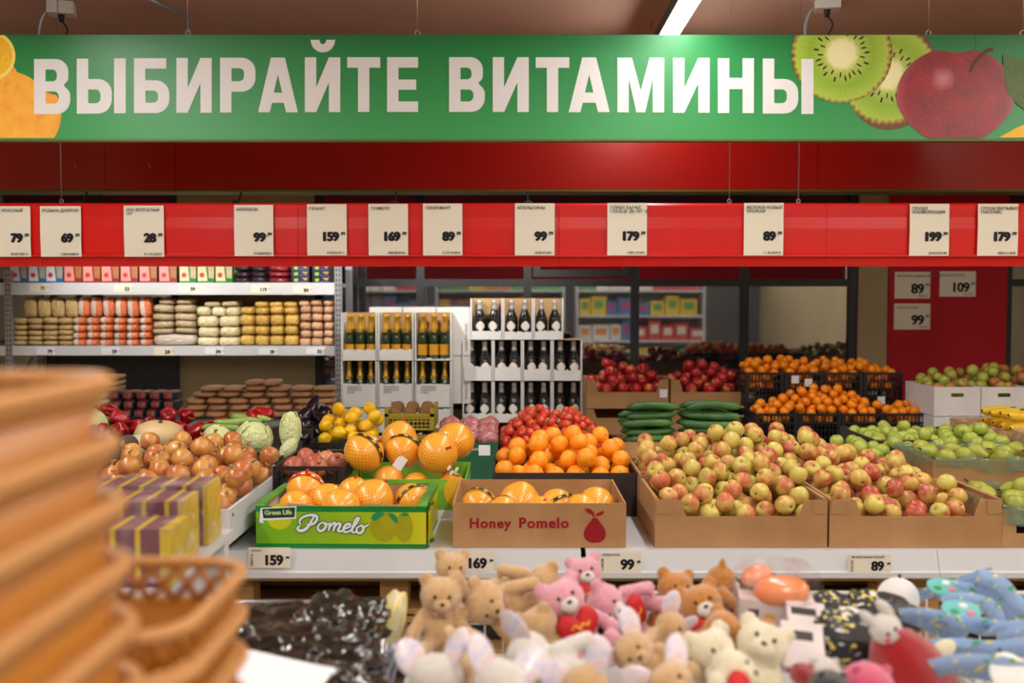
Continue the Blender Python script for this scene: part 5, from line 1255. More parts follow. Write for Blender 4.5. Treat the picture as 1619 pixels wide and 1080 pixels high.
def cabbage_mesh(sx_, sz_, seed, lift=0.12):
    rs = random.Random(seed); mb = MB()
    mb.ell((0, 0, 0), (0.9 * sx_, 0.9 * sx_, 0.9 * sz_), 20, 12)
    kids = MB()
    for k in range(7):
        a0 = k * 0.9 + rs.uniform(-0.2, 0.2); b0 = rs.uniform(-0.5, 0.35)
        def fn(i, j):
            a = a0 + (i - 0.5) * 1.7; la = b0 + (j - 0.5) * 1.7
            rr0 = 0.92 + lift * (0.2 + 0.8 * abs(j)) * (0.3 + abs(i - 0.5)) + 0.035 * math.sin(13 * i + k) * math.sin(9 * j)
            return (rr0 * sx_ * math.cos(la) * math.cos(a), rr0 * sx_ * math.cos(la) * math.sin(a), rr0 * sz_ * math.sin(la))
        kids.grid(fn, 9, 9)
    return mb.mesh('cabbage', 'cabbage_leaf'), kids.mesh('outer_leaves', 'cabbage_leaf')
cm, cl = cabbage_mesh(1.0, 0.9, 1); cm2, cl2 = cabbage_mesh(0.62, 1.15, 2, 0.08)
veg('cabbage', cm, 402, 692, 4.5, ps(31, 4.5), 'pale green round cabbage with a folded outer leaf', 'cabbage', (0.3, 0.2, 0.5), [('outer_leaves', cl)])
veg('cabbage', cm, 344, 697, 4.52, ps(27, 4.52), 'white-green cabbage half hidden behind the onions', 'cabbage', (1.0, 0.6, 2.0), [('outer_leaves', cl)])
veg('cabbage', cm, 148, 668, 4.95, ps(25, 4.95), 'pale cabbage at the left end beside the red peppers', 'cabbage', (0.2, 0.6, 1.0), [('outer_leaves', cl)])
veg('napa_cabbage', cm2, 459, 680, 4.52, ps(29, 4.52), 'upright napa cabbage standing in front of the aubergines', 'cabbage', (-0.1, 0.05, 0.3), [('outer_leaves', cl2)])
veg('napa_cabbage', cm2, 456, 709, 4.36, ps(19, 4.36), 'small napa cabbage lying below the upright one', 'cabbage', (0.5, 0.5, 1.3), [('outer_leaves', cl2)])
zuc = MB().tube([(x_, 0, 0.06 * math.sin(3 * x_)) for x_ in [i / 6 - 1 for i in range(13)]], [0.06, 0.14, 0.17, 0.175, 0.175, 0.175, 0.175, 0.175, 0.175, 0.17, 0.16, 0.12, 0.07], 12).mesh('zucchini', 'zucchini_skin')
ZST = MB().tube([(0.97, 0, 0), (1.12, 0, 0.04)], [0.07, 0.06], 6).mesh('stalk', 'stem_green')
veg('zucchini', zuc, 376, 667, 4.86, 0.115, 'light green zucchini lying in front behind the cabbage', 'zucchini', (0.3, 0.03, 0.15), [('stalk', ZST)])
veg('zucchini', zuc, 396, 661, 4.96, 0.11, 'striped zucchini lying at the back behind the cabbage', 'zucchini', (1.3, 0.05, -0.2), [('stalk', ZST)])
veg('zucchini', zuc, 352, 676, 4.80, 0.10, 'pale zucchini end low behind the white-green cabbage', 'zucchini', (2.0, 0.05, 0.5), [('stalk', ZST)])
pep = [MB().lathe([(0, -1.25), (0.3, -1.22), (0.58, -1.0), (0.74, -0.5), (0.84, 0.1), (0.9, 0.55), (0.78, 0.85), (0.45, 0.9), (0.2, 0.78), (0, 0.74)], 20, wob=lambda w_, z_: 0.09 * math.cos(4 * w_ + k_) - 0.03).mesh('red_pepper', 'pepper_skin') for k_ in (0, 1.5)]
PST = MB().tube(smooth_path([(0, 0, 0.72), (0.02, 0, 0.95), (0.14, 0.06, 1.3), (0.2, 0.1, 1.45)], 3), [0.2, 0.13, 0.1, 0.09, 0.085, 0.085, 0.085, 0.09, 0.1, 0.11], 7).mesh('stalk', 'stem_green')
for i, (x0, x1, sd_) in enumerate(((-2.34, -1.63, 171), (-1.72 + 0.13, -1.23, 172))):
    pts = heap(x0, x1, 4.78, 5.18, zv, lambda x, y: zv + 0.05 + 0.055 * min(1, max(0, (y - 4.82) / 0.15)) + (0.015 if i == 0 else 0), 0.05, sd_)
    fill('red_pepper', 'pepper', 'glossy red pepper', '%s pepper pile' % ('left', 'right')[i], pts, None, 0.047, pep, [('stalk', PST)], rot=lambda: Euler((RND.uniform(0.9, 2.0), RND.uniform(-0.5, 0.5), RND.uniform(0, 6.28))))
egg = MB().lathe([(0, -1.3), (0.3, -1.25), (0.52, -0.95), (0.56, -0.5), (0.46, 0.1), (0.36, 0.7), (0.26, 1.05), (0.15, 1.15), (0, 1.16)], 16).mesh('aubergine', 'eggplant_skin')
ECAP = MB().lathe([(0.3, 0.92), (0.22, 1.1), (0.12, 1.2), (0.1, 1.42), (0, 1.44)], 8).mesh('cap', 'stem_green')
for k, (u, v, Y, rx, rz) in enumerate([(476, 684, 5.05, 1.5, 0.2), (500, 680, 5.08, 1.4, 1.2), (484, 668, 5.14, 1.35, 0.9), (506, 662, 5.16, 1.5, 1.5), (486, 652, 5.2, 1.1, 0.5), (494, 642, 5.26, 0.95, 0.7), (512, 650, 5.28, 1.3, 1.2), (470, 690, 5.02, 1.5, 1.6)]):
    o = put('aubergine', egg, None, at(u, v, Y), (-rx, 0.25, rz - 0.7), 0.068)
    tag(o, 'glossy black aubergine behind the napa cabbage, %s from the bottom of its pile' % ORD[[1, 2, 3, 4, 5, 7, 6, 0][k]], 'aubergine', 'aubergines'); put('cap', ECAP, o)

# ---------------------------------------------------------------- low shelf with bags behind the vegetables
LZ = pz(663, 6.22)
t = thing('low_shelf', 'low grey shelf behind the vegetables carrying brown bags and packs', 'shelf', (0, 0, 0))
MB().box2((-2.9, 6.1, LZ - 0.03), (-1.08, 6.62, LZ - 0.001)).build('deck', 'grey_metal', t)
for xx in (-2.85, -1.13): MB().box2((xx - 0.02, 6.12, 0), (xx + 0.02, 6.6, LZ - 0.03)).build('end_panel', 'grey_metal', t)
def bag_mat(name, col, col2, coat=0.45, bands=None, rough=0.3):
    m, nt, b = node_mat(name); v = objco(nt)
    c = ramp(nt, noise_n(nt, 5, v, 4.0), [(0.35, S(col)), (0.65, S(col2))])
    if bands is not None:
        s3 = sep(nt, v)
        f = math_n(nt, 'GREATER_THAN', s3[0], bands[0]) if bands[2] == 'x' else math_n(nt, 'LESS_THAN', math_n(nt, 'ABSOLUTE', s3[0]), bands[0])
        c = mix_c(nt, f, c, S(bands[1]))
    h = N(nt, 'ShaderNodeHueSaturation'); nt.links.new(c, h.inputs['Color']); nt.links.new(math_n(nt, 'MULTIPLY_ADD', rnd_n(nt), 0.25, 0.87), h.inputs['Value'])
    nt.links.new(h.outputs[0], b.inputs['Base Color']); b.inputs['Roughness'].default_value = rough; b.inputs['Coat Weight'].default_value = coat; b.inputs['Coat Roughness'].default_value = 0.2
    bump_to(nt, b, noise_n(nt, 7, v, 3.0), 0.5, 0.04)
bag_mat('bag_tan', (206, 176, 120), (190, 156, 100)); bag_mat('bag_buckwheat', (202, 152, 108), (178, 128, 86)); bag_mat('bag_oat', (206, 184, 146), (190, 166, 128)); bag_mat('bag_cream', (232, 220, 180), (222, 206, 160))
bag_mat('bag_yellow', (226, 188, 96), (212, 168, 76)); bag_mat('bag_peach', (224, 180, 142), (210, 160, 122)); bag_mat('bag_pink', (232, 214, 198), (222, 200, 186), bands=(0.02, (232, 120, 72), 'x')); bag_mat('bag_dark', (52, 30, 40), (40, 24, 32)); bag_mat('bag_red', (150, 30, 44), (130, 24, 36))
bag_mat('pack_teal', (22, 54, 62), (18, 44, 52), bands=(0.33, (150, 62, 64), 'c')); bag_mat('bag_film', (214, 202, 184), (196, 182, 160))
BAGM = {}
def bagmesh(m):
    if m not in BAGM: BAGM[m] = [pillow('bag', m, 3.4 if m == 'bag_buckwheat' else 4.2, 0.028, s_, 20, 12) for s_ in range(3)]
    return RND.choice(BAGM[m])
def bags(name, m, desc, u0, u1, v0, v1, n, Y, dep, group, lab, tilt=0.06, up=False):
    """one layer of n bags between picture columns u0..u1 and heights v1 (bottom) .. v0 (top)"""
    a = at(u0, v1, Y); c = at(u1, v0, Y); w_ = (c.x - a.x) / n; h_ = c.z - a.z
    for i in range(n):
        o = put(name, bagmesh(m), None, (a.x + w_ * (i + 0.5), Y + dep / 2, a.z + h_ / 2), (RND.uniform(-tilt, tilt) * (0.3 if up else 1), RND.uniform(-tilt, tilt), RND.uniform(-tilt, tilt)), (w_ * RND.uniform(0.94, 0.97), dep, h_ * RND.uniform(0.96, 1.0)))
        tag(o, '%s, %s from left, %s' % (desc, ORD[i], lab), 'bag', group)
rows = [(286, 528, 662, 651, 7), (290, 530, 651, 640.5, 7), (288, 527, 640.5, 630, 7), (300, 530, 630, 620, 6), (312, 528, 620, 611, 6), (382, 440, 611, 602, 2)]
for k, (u0, u1, vb, vt, n) in enumerate(rows):
    bags('buckwheat_bag', 'bag_buckwheat', 'brown buckwheat bag', u0, u1, vt, vb, n, 6.2 + 0.012 * k, 0.2, 'brown buckwheat bags', '%s layer up of the brown pile' % ORD[k], 0.03)
for k, (vb, vt, u0, u1) in enumerate([(662, 648, 168, 268), (648, 634, 170, 276), (634, 619, 168, 275)]):
    bags('bean_pack', 'pack_teal', 'dark teal pack of red beans', u0, u1, vt, vb, 5, 6.16 + 0.04 * k, 0.2, 'teal bean packs', '%s layer up behind the peppers' % ORD[k], 0.02)
for k, (vb, vt) in enumerate([(662, 651), (651, 641), (641, 631), (631, 621), (621, 611), (611, 602), (602, 594)]):
    bags('pasta_pack', 'bag_tan' if k > 3 else 'bag_cream', 'cream noodle pack', 138, 186 if k > 3 else 168, vt, vb, 1, 6.3 if k > 3 else 6.2, 0.2, 'noodle packs', '%s layer up beside the bean packs' % ORD[k], 0.02)

# ---------------------------------------------------------------- tall rack on the left
KY = 7.15
kx0, kx1 = px(13, 500, KY), px(535, 500, KY)
zs1, zs1b = pz(447, KY), pz(466, KY); zs2, zs2b = pz(547, KY), pz(562, KY)
rk = thing('shelving_rack', 'light grey metal rack with perforated uprights on the left', 'rack', (0, 0, 0))
def upright(xc, y_, z0, z1, holes=True):
    mb = MB().box2((xc - 0.026, y_, z0), (xc + 0.026, y_ + 0.03, z1)).build('upright', 'grey_metal', rk)
    if holes:
        h = MB(); z = z0 + 0.03
        while z < z1 - 0.02:
            for s in (-1, 1): h.box((xc + s * 0.011, y_ - 0.0004, z), (0.008, 0.001, 0.018))
            z += 0.036
        o = h.build('slots', 'dark_grey', mb); o['kind'] = 'stuff'
upright(kx0, KY, 0, pz(428, KY)); upright(kx1, KY, 0, pz(395, KY)); upright(kx0, KY + 0.47, 0, 1.6, False); upright(kx1, KY + 0.47, 0, 1.7, False)
for za, zb_ in ((zs1, zs1b), (zs2, zs2b)):
    MB().box2((kx0 + 0.027, KY - 0.004, zb_), (kx1 - 0.027, KY + 0.02, za)).build('shelf_beam', 'white_metal', rk)
    MB().box2((kx0 - 1.2, KY - 0.004, zb_), (kx0 - 0.027, KY + 0.02, za)).build('shelf_beam', 'white_metal', rk)
    MB().box2((kx0 - 1.2, KY + 0.02, za - 0.03), (kx1 - 0.027, KY + 0.48, za - 0.001)).build('shelf', 'white_metal', rk)
MB().tube([(kx0 + 0.03, KY + 0.46, 0.95), (kx0 - 0.5, KY + 0.46, 0.2)], 0.012, 6).build('brace', 'grey_metal', rk)
MB().tube([at(52, 565, KY + 0.4), at(30, 600, KY + 0.4)], 0.01, 6).build('brace', 'grey_metal', rk)
MB().box2((kx0 + 0.03, KY + 0.5, 0.02), (px(282, 600, KY + 0.5), KY + 0.515, zs2 - 0.04)).build('back_panel', 'frame_dark', rk)  # dark sheet added to black out the space under the lower shelf
# shelf price tickets
for (u, v0, v1, pr, z_, k, sh) in [(47, 449, 461, '71', 0, 0, 'upper'), (180, 450, 462, '53', 0, 1, 'upper'), (284, 450, 462, '59', 0, 2, 'upper'), (397, 451, 463, '119', 0, 3, 'upper'), (463, 452, 464, '84', 0, 4, 'upper'),
                                (58, 549, 561, '79', 0, 0, 'lower'), (160, 549, 561, '59', 0, 1, 'lower'), (244, 549, 562, '24', 0, 2, 'lower'), (324, 549, 561, '34', 0, 3, 'lower'), (409, 550, 561, '29', 0, 4, 'lower'), (484, 549, 560.5, '32', 0, 5, 'lower')]:
    card(u, u + 30, v0, v1, KY - 0.0055, '', pr, 'small price ticket on the %s rack shelf, %s from left' % (sh, ORD[k]), False, 'paper' if sh == 'upper' or pr == '24' else 'paper_white', cents=True, small=True, barcode=False)
# upper shelf: cereal boxes and bags
for nm, c1, c2, c3 in (('blue', (36, 110, 170), (222, 224, 232), (206, 190, 150)), ('red', (140, 40, 46), (226, 150, 140), (190, 120, 70)), ('green', (36, 120, 50), (206, 206, 160), (214, 190, 150))):
    mat('cb_' + nm, c1, 0.4); mat('cp_' + nm, c2, 0.4); mat('cg_' + nm, c3, 0.5, var=(60, 0.4, tuple(int(q_ * 0.8) for q_ in c3)))
mat('emblem', (200, 60, 60), 0.4)
def cereal(u0, u1, nm, lab):
    a = at(u0, 447, KY + 0.03); c = at(u1, 447, KY + 0.03); w_ = c.x - a.x - 0.006; h_ = 0.205
    t = thing('cereal_box', lab, 'box', ((a.x + c.x) / 2, KY + 0.03, zs1), (0, 0, RND.uniform(-0.03, 0.03)), 'cereal boxes on the upper shelf')
    MB().box2((-w_ / 2, 0, 0), (w_ / 2, 0.06, h_)).build('body', 'cb_' + nm, t)
    MB().prism([(-w_ / 2 + 0.003, 0.012), (0.012, 0.012), (-0.004, h_ - 0.01), (-w_ / 2 + 0.003, h_ - 0.01)], -0.0012, -0.0002, 'y').build('front_panel', 'cp_' + nm, t)
    put('emblem', curve_mesh('emblem', [arc(0, 0, 0.018, 0.018, 0, 340, 14)], 'emblem', 0.0002), t, (-w_ * 0.22, -0.0018, 0.055), UP)
    MB().prism([(0.02, 0.035), (w_ / 2 - 0.002, 0.03), (w_ / 2 - 0.002, 0.12), (0.016, 0.12)], -0.0012, -0.0002, 'y').build('grain_picture', 'cg_' + nm, t)
for i, u in enumerate((15.5, 44.5, 72)): cereal(u, u + 28, 'blue', 'blue and white cereal box on the upper shelf, %s from left' % ORD[i])
for i, u in enumerate((101, 130.5, 160, 190, 220, 251)): cereal(u, u + 29, 'red', 'dark red cereal box on the upper shelf, %s of the red ones from left' % ORD[i])
for i, u in enumerate((283, 311.5, 340)): cereal(u, u + 28, 'green', 'green cereal box on the upper shelf, %s of the green ones from left' % ORD[i])
for k in range(5):
    bags('bean_bag', 'bag_dark', 'dark purple bean bag', 368, 421, 438 - 9 * k, 447 - 9 * k, 2, KY + 0.03, 0.2, 'dark bean bags', '%s layer up on the upper shelf' % ORD[k], 0.04)
    bags('red_bag', 'bag_red', 'red bean bag on the upper shelf', 422, 458, 438 - 9 * k, 447 - 9 * k, 1, KY + 0.03, 0.2, 'red bean bags', '%s layer up' % ORD[k], 0.04)
mat('pk_blue', (20, 24, 44), 0.35); mat('pk_a', (196, 150, 60), 0.4); mat('pk_b', (150, 190, 80), 0.4); mat('pk_c', (40, 80, 160), 0.4)
for i, u in enumerate((461, 494)):
    for k in range(4):
        a = at(u, 447, KY + 0.03); c = at(u + 28, 447, KY + 0.03); w_ = c.x - a.x; h_ = 0.043
        t = thing('rice_pack', 'black and blue pack on the upper shelf, %s column, %s layer up' % (('left', 'right')[i], ORD[k]), 'pack', ((a.x + c.x) / 2, KY + 0.03, zs1 + (h_ + 0.001) * k), (0, 0, 0), 'black and blue packs')
        MB().box2((-w_ / 2, 0, 0), (w_ / 2, 0.18, h_)).build('body', 'pk_blue', t)
        MB().prism([(-w_ * 0.35, 0.008), (-w_ * 0.15, 0.008), (-w_ * 0.12, 0.03), (-w_ * 0.35, 0.03)], -0.001, -0.0002, 'y').build('green_print', 'pk_b', t)
        MB().prism([(w_ * 0.05, 0.035), (w_ * 0.45, 0.035), (w_ * 0.3, 0.014)], -0.001, -0.0002, 'y').build('yellow_print', 'pk_a', t)
        MB().prism([(-w_ * 0.1, 0.004), (w_ * 0.45, 0.004), (w_ * 0.42, 0.011), (0, 0.014)], -0.001, -0.0002, 'y').build('blue_print', 'pk_c', t)
# lower shelf: bags
G = 'bags on the lower shelf'
B_ = KY + 0.03
def stack(name, m, desc, u0, u1, vb, hs, n, who, d_=0.2, Yoff=0.0):
    v = vb
    for k, h_ in enumerate(hs):
        bags(name, m, desc, u0 + (k % 2), u1 - (k % 2), v - h_, v, n, B_ + Yoff + 0.004 * k, d_, who, '%s layer up' % ORD[k], 0.05); v -= h_
stack('grain_bag', 'bag_tan', 'tan grain bag at the left of the lower shelf', 16, 113, 547, [8, 8, 9, 9, 11], 4, 'tan grain bags')
bags('grain_bag', 'bag_tan', 'upright tan grain bag on top of the left pile', 36, 122, 470, 502, 4, B_ + 0.03, 0.09, 'upright tan bags', 'leaning back', 0.05, True)
stack('flour_bag', 'bag_pink', 'white and orange bag, left block of the lower shelf', 112, 177, 547, [11, 11, 12, 12], 3, 'white and orange bags')
stack('flour_bag', 'bag_pink', 'white and orange bag, right block of the lower shelf', 177, 239, 547, [11, 11, 12, 11], 3, 'white and orange bags')
bags('flour_bag', 'bag_pink', 'upright white and orange bag on top of the blocks', 122, 238, 469, 501, 6, B_ + 0.03, 0.09, 'upright white and orange bags', 'leaning back', 0.05, True)
bags('oat_bundle', 'bag_film', 'large film-wrapped bundle of oat bags', 238, 309, 528, 547, 1, B_, 0.2, 'film bundles', 'under the oat bags', 0.02)
stack('oat_bag', 'bag_oat', 'beige oat bag on the film bundle', 238, 308, 528, [9, 12, 12, 13], 2, 'beige oat bags')
bags('oat_bag', 'bag_oat', 'beige oat bag on top of the oat pile', 248, 303, 472, 481, 2, B_ + 0.03, 0.18, 'beige oat bags', 'topmost layer', 0.05)
stack('rice_bag', 'bag_cream', 'cream rice bag on the lower shelf', 309, 378, 547, [14, 16, 18], 2, 'cream rice bags')
bags('rice_bag', 'bag_cream', 'cream rice bag near the top of the rice pile', 309, 378, 485, 500, 3, B_ + 0.02, 0.18, 'cream rice bags', 'fourth layer up', 0.05)
bags('rice_bag', 'bag_oat', 'pale bag on top of the rice pile', 320, 376, 476, 485, 2, B_ + 0.03, 0.18, 'cream rice bags', 'topmost layer', 0.05)
stack('millet_bag', 'bag_yellow', 'yellow millet bag on the lower shelf', 378, 471, 547, [17, 15, 18, 12], 4, 'yellow millet bags')
bags('millet_bag', 'bag_yellow', 'yellow millet bag on top of the millet pile', 400, 470, 476, 486, 3, B_ + 0.03, 0.18, 'yellow millet bags', 'topmost layer', 0.05)
stack('lentil_bag', 'bag_peach', 'peach lentil bag at the right of the lower shelf', 472, 529, 547, [13, 12, 13, 13, 12], 3, 'peach lentil bags')
bags('lentil_bag', 'bag_peach', 'peach lentil bag on top of the lentil pile', 470, 529, 474, 484, 3, B_ + 0.03, 0.18, 'peach lentil bags', 'topmost layer', 0.05)

# ---------------------------------------------------------------- wine cases
mat('glass_green', (20, 44, 22), 0.12, spec=0.8, coat=0.5); mat('glass_black', (14, 14, 16), 0.12, spec=0.8, coat=0.5)
mat('foil_gold', (214, 168, 60), 0.3, metal=0.6); mat('foil_silver', (206, 200, 196), 0.4, metal=0.3); mat('label_gold', (206, 146, 30), 0.45); mat('label_cream', (226, 218, 208), 0.5)
CHB = MB().lathe([(0.03, 0), (0.042, 0.008), (0.043, 0.14), (0.038, 0.175), (0.024, 0.215), (0.0165, 0.25), (0.0145, 0.29), (0, 0.292)], 16).mesh('bottle_body', 'glass_green')
CHF = MB().lathe([(0.0315, 0.198), (0.0252, 0.216), (0.0178, 0.25), (0.0158, 0.285), (0.0185, 0.288), (0.0185, 0.305), (0.014, 0.312), (0, 0.313)], 16).mesh('foil', 'foil_gold')
def wrap(r, z0, z1, a, m, name, oval=False):
    n = 10
    if not oval:
        return MB().grid(lambda i, j: (r * math.sin((i - 0.5) * a), -r * math.cos((i - 0.5) * a), z0 + (z1 - z0) * j), n, 1).mesh(name, m)
    return MB().grid(lambda i, j: (r * math.sin((i - 0.5) * a * math.sin(math.pi * (0.04 + 0.92 * j))), -r * math.cos((i - 0.5) * a * math.sin(math.pi * (0.04 + 0.92 * j))), z0 + (z1 - z0) * j), n, 8).mesh(name, m)
CHL = wrap(0.0437, 0.03, 0.105, 2.2, 'label_gold', 'label'); CHN = wrap(0.0327, 0.186, 0.204, 1.4, 'foil_gold', 'neck_label')
PRB = MB().lathe([(0.03, 0), (0.043, 0.008), (0.045, 0.12), (0.040, 0.155), (0.026, 0.19), (0.0165, 0.22), (0.0145, 0.26), (0, 0.262)], 16).mesh('bottle_body', 'glass_black')
PRF = MB().lathe([(0.0215, 0.205), (0.0178, 0.225), (0.0162, 0.25), (0.0182, 0.252), (0.0182, 0.27), (0.014, 0.276), (0, 0.277)], 16).mesh('foil', 'foil_silver')
PRL = wrap(0.0457, 0.055, 0.125, 1.5, 'label_cream', 'label', True)
def bottle(kind, x, y, z, lab, group, s=1.0):
    t = thing('wine_bottle', lab, 'bottle', (x, y, z), (0, 0, RND.uniform(-0.3, 0.3)), group, s)
    if kind: put('bottle_body', CHB, t); put('foil', CHF, t); put('label', CHL, t); put('neck_label', CHN, t)
    else: put('bottle_body', PRB, t); put('foil', PRF, t); put('label', PRL, t)
def wine_case(u0, u1, vt, vb, Y, dep, lip, lab, m='carton_white', cols=3, kind=1, who='', second=False, txt=None, inner='cardboard', sc=1.0):
    a = at(u0, vb, Y); c = at(u1, vt, Y); w_ = c.x - a.x - 0.003; h_ = c.z - a.z - 0.003
    t = thing('wine_case', lab, 'box', ((a.x + c.x) / 2, Y, a.z), (0, 0, 0), 'opened wine cases')
    th = 0.006
    MB().box2((-w_ / 2, 0, 0), (w_ / 2, dep, th)).build('bottom_panel', m, t)
    for s in (-1, 1): MB().box2((s * w_ / 2, 0, th), (s * (w_ / 2 - th * 1.6), dep, h_)).build('side_panel', m, t)
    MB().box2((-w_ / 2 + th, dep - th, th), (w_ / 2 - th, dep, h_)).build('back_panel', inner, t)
    n = 12; rs = random.Random(int(u0 + vt))
    poly = [(-w_ / 2 + th, th), (w_ / 2 - th, th)] + [(w_ / 2 - th - (w_ - 2 * th) * i / n, lip + rs.uniform(-0.006, 0.006)) for i in range(n + 1)]
    MB().prism(poly, 0, th, 'y').build('front_lip', m, t)
    if txt:
        mt = text_mesh(txt, 0.02, 'ink_grey', 0.0, 'LEFT', line=0.95); put('lettering', mt, t, (-w_ * 0.33, -0.0012, lip - 0.026), UP)
    for i in range(cols):
        wi = w_ - 0.022; xx = (a.x + c.x) / 2 - wi / 2 + wi * (i + 0.5) / cols
        bottle(kind, xx, Y + 0.058, a.z + th + 0.001, '%s, %s from left in the front of %s' % (('gold-topped green bottle' if kind else 'silver-topped black bottle'), ORD[i], who), 'bottles in ' + who, sc)
        if second: bottle(kind, xx + 0.004, Y + 0.148, a.z + th + 0.001, '%s, %s from left at the back of %s' % (('gold-topped green bottle' if kind else 'silver-topped black bottle'), ORD[i], who), 'bottles in ' + who, sc)
    return t
CY = 6.8
for k, (vt, vb, lip) in enumerate(((494, 570, 0.075), (571, 644, 0.16), (645, 715, 0.3))):
    for i, (u0, u1) in enumerate(((539, 596), (597, 654), (655.5, 714))):
        who = '%s case, %s row' % (('left', 'middle', 'right')[i], ('top', 'middle', 'bottom')[k])
        lp = lip if not (k == 0 and i == 2) else 0.012
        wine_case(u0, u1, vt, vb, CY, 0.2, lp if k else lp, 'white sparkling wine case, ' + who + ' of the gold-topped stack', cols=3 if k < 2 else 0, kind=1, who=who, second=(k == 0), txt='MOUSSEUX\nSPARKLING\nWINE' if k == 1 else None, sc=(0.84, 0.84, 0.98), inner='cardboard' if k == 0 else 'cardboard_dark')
st_ = at(540, 715, CY).z
t = thing('case_pallet', 'low wooden base carrying the gold-topped wine stack', 'pallet', (0, 0, 0))
MB().box2((px(540, 700, CY), CY, st_ - 0.02), (px(745, 700, CY), CY + 0.46, st_ - 0.001)).build('board', 'wood', t)
for xx in (px(550, 700, CY), px(725, 700, CY)): MB().box2((xx, CY + 0.02, 0), (xx + 0.08, CY + 0.44, st_ - 0.02)).build('block', 'wood_dark', t)
# closed cases behind
for k, (vt, vb) in enumerate(((486, 562), (563, 638))):
    for i, (u0, u1) in enumerate(((584, 636), (637, 689), (690, 744))):
        a = at(u0, vb, CY + 0.215); c = at(u1, vt, CY + 0.215)
        t = thing('closed_case', 'closed white wine case behind the opened ones, %s in the %s row' % (('left', 'middle', 'right')[i], ('upper', 'lower')[k]), 'box', ((a.x + c.x) / 2, CY + 0.215, a.z), (0, 0, 0), 'closed wine cases')
        w_, h_ = c.x - a.x - 0.003, c.z - a.z - 0.003
        MB().box2((-w_ / 2, 0, 0), (w_ / 2, 0.22, h_)).build('body', 'carton_white', t)
        for s in (-1, 1): MB().box2((s * 0.001, 0.005, h_), (s * w_ / 2, 0.215, h_ + 0.004)).build('top_flap', 'carton_white', t)
        put('lettering', text_mesh('SPARKLING WINE', 0.024, 'ink_grey', 0.0, 'LEFT'), t, (w_ / 2 - 0.02, -0.001, 0.03), (math.pi / 2, -math.pi / 2, 0))
PYY = 7.0
for k, (vt, vb, us, lips) in enumerate(((471, 537, (743.5, 795, 843, 891), (0.06, 0.055, 0.06)), (538, 602, (731, 779.5, 826, 873, 921), (0.1, 0.095, 0.08, 0.075)), (603, 668, (731, 779.5, 826, 873, 921), (0.062, 0.062, 0.065, 0.065)), (669, 722, (731, 779.5, 826, 873, 921), (0.15, 0.15, 0.15, 0.15)))):
    for i in range(len(us) - 1):
        who = '%s case, %s tier' % (ORD[i], ('top', 'second', 'third', 'lowest')[k])
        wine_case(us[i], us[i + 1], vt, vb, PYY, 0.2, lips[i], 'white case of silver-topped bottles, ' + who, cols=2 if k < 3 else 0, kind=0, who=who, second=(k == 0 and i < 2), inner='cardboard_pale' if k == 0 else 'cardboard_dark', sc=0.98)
st_ = at(740, 722, PYY).z
t = thing('case_pallet', 'low wooden base carrying the silver-topped wine stack', 'pallet', (0, 0, 0))
MB().box2((px(729, 700, PYY), PYY, st_ - 0.02), (px(922, 700, PYY), PYY + 0.3, st_ - 0.001)).build('board', 'wood', t)
for xx in (px(735, 700, PYY), px(895, 700, PYY)): MB().box2((xx, PYY + 0.02, 0), (xx + 0.08, PYY + 0.28, st_ - 0.02)).build('block', 'wood_dark', t)
a = at(874, 538, PYY); c = at(919, 538, PYY)
tag(MB().box2((a.x + 0.08, PYY + 0.0, a.z + 0.001), (c.x, PYY + 0.21, a.z + 0.006)).build('cardboard_sheet', 'cardboard_pale'), 'loose cardboard sheet lying on the second tier of wine cases', 'cardboard')
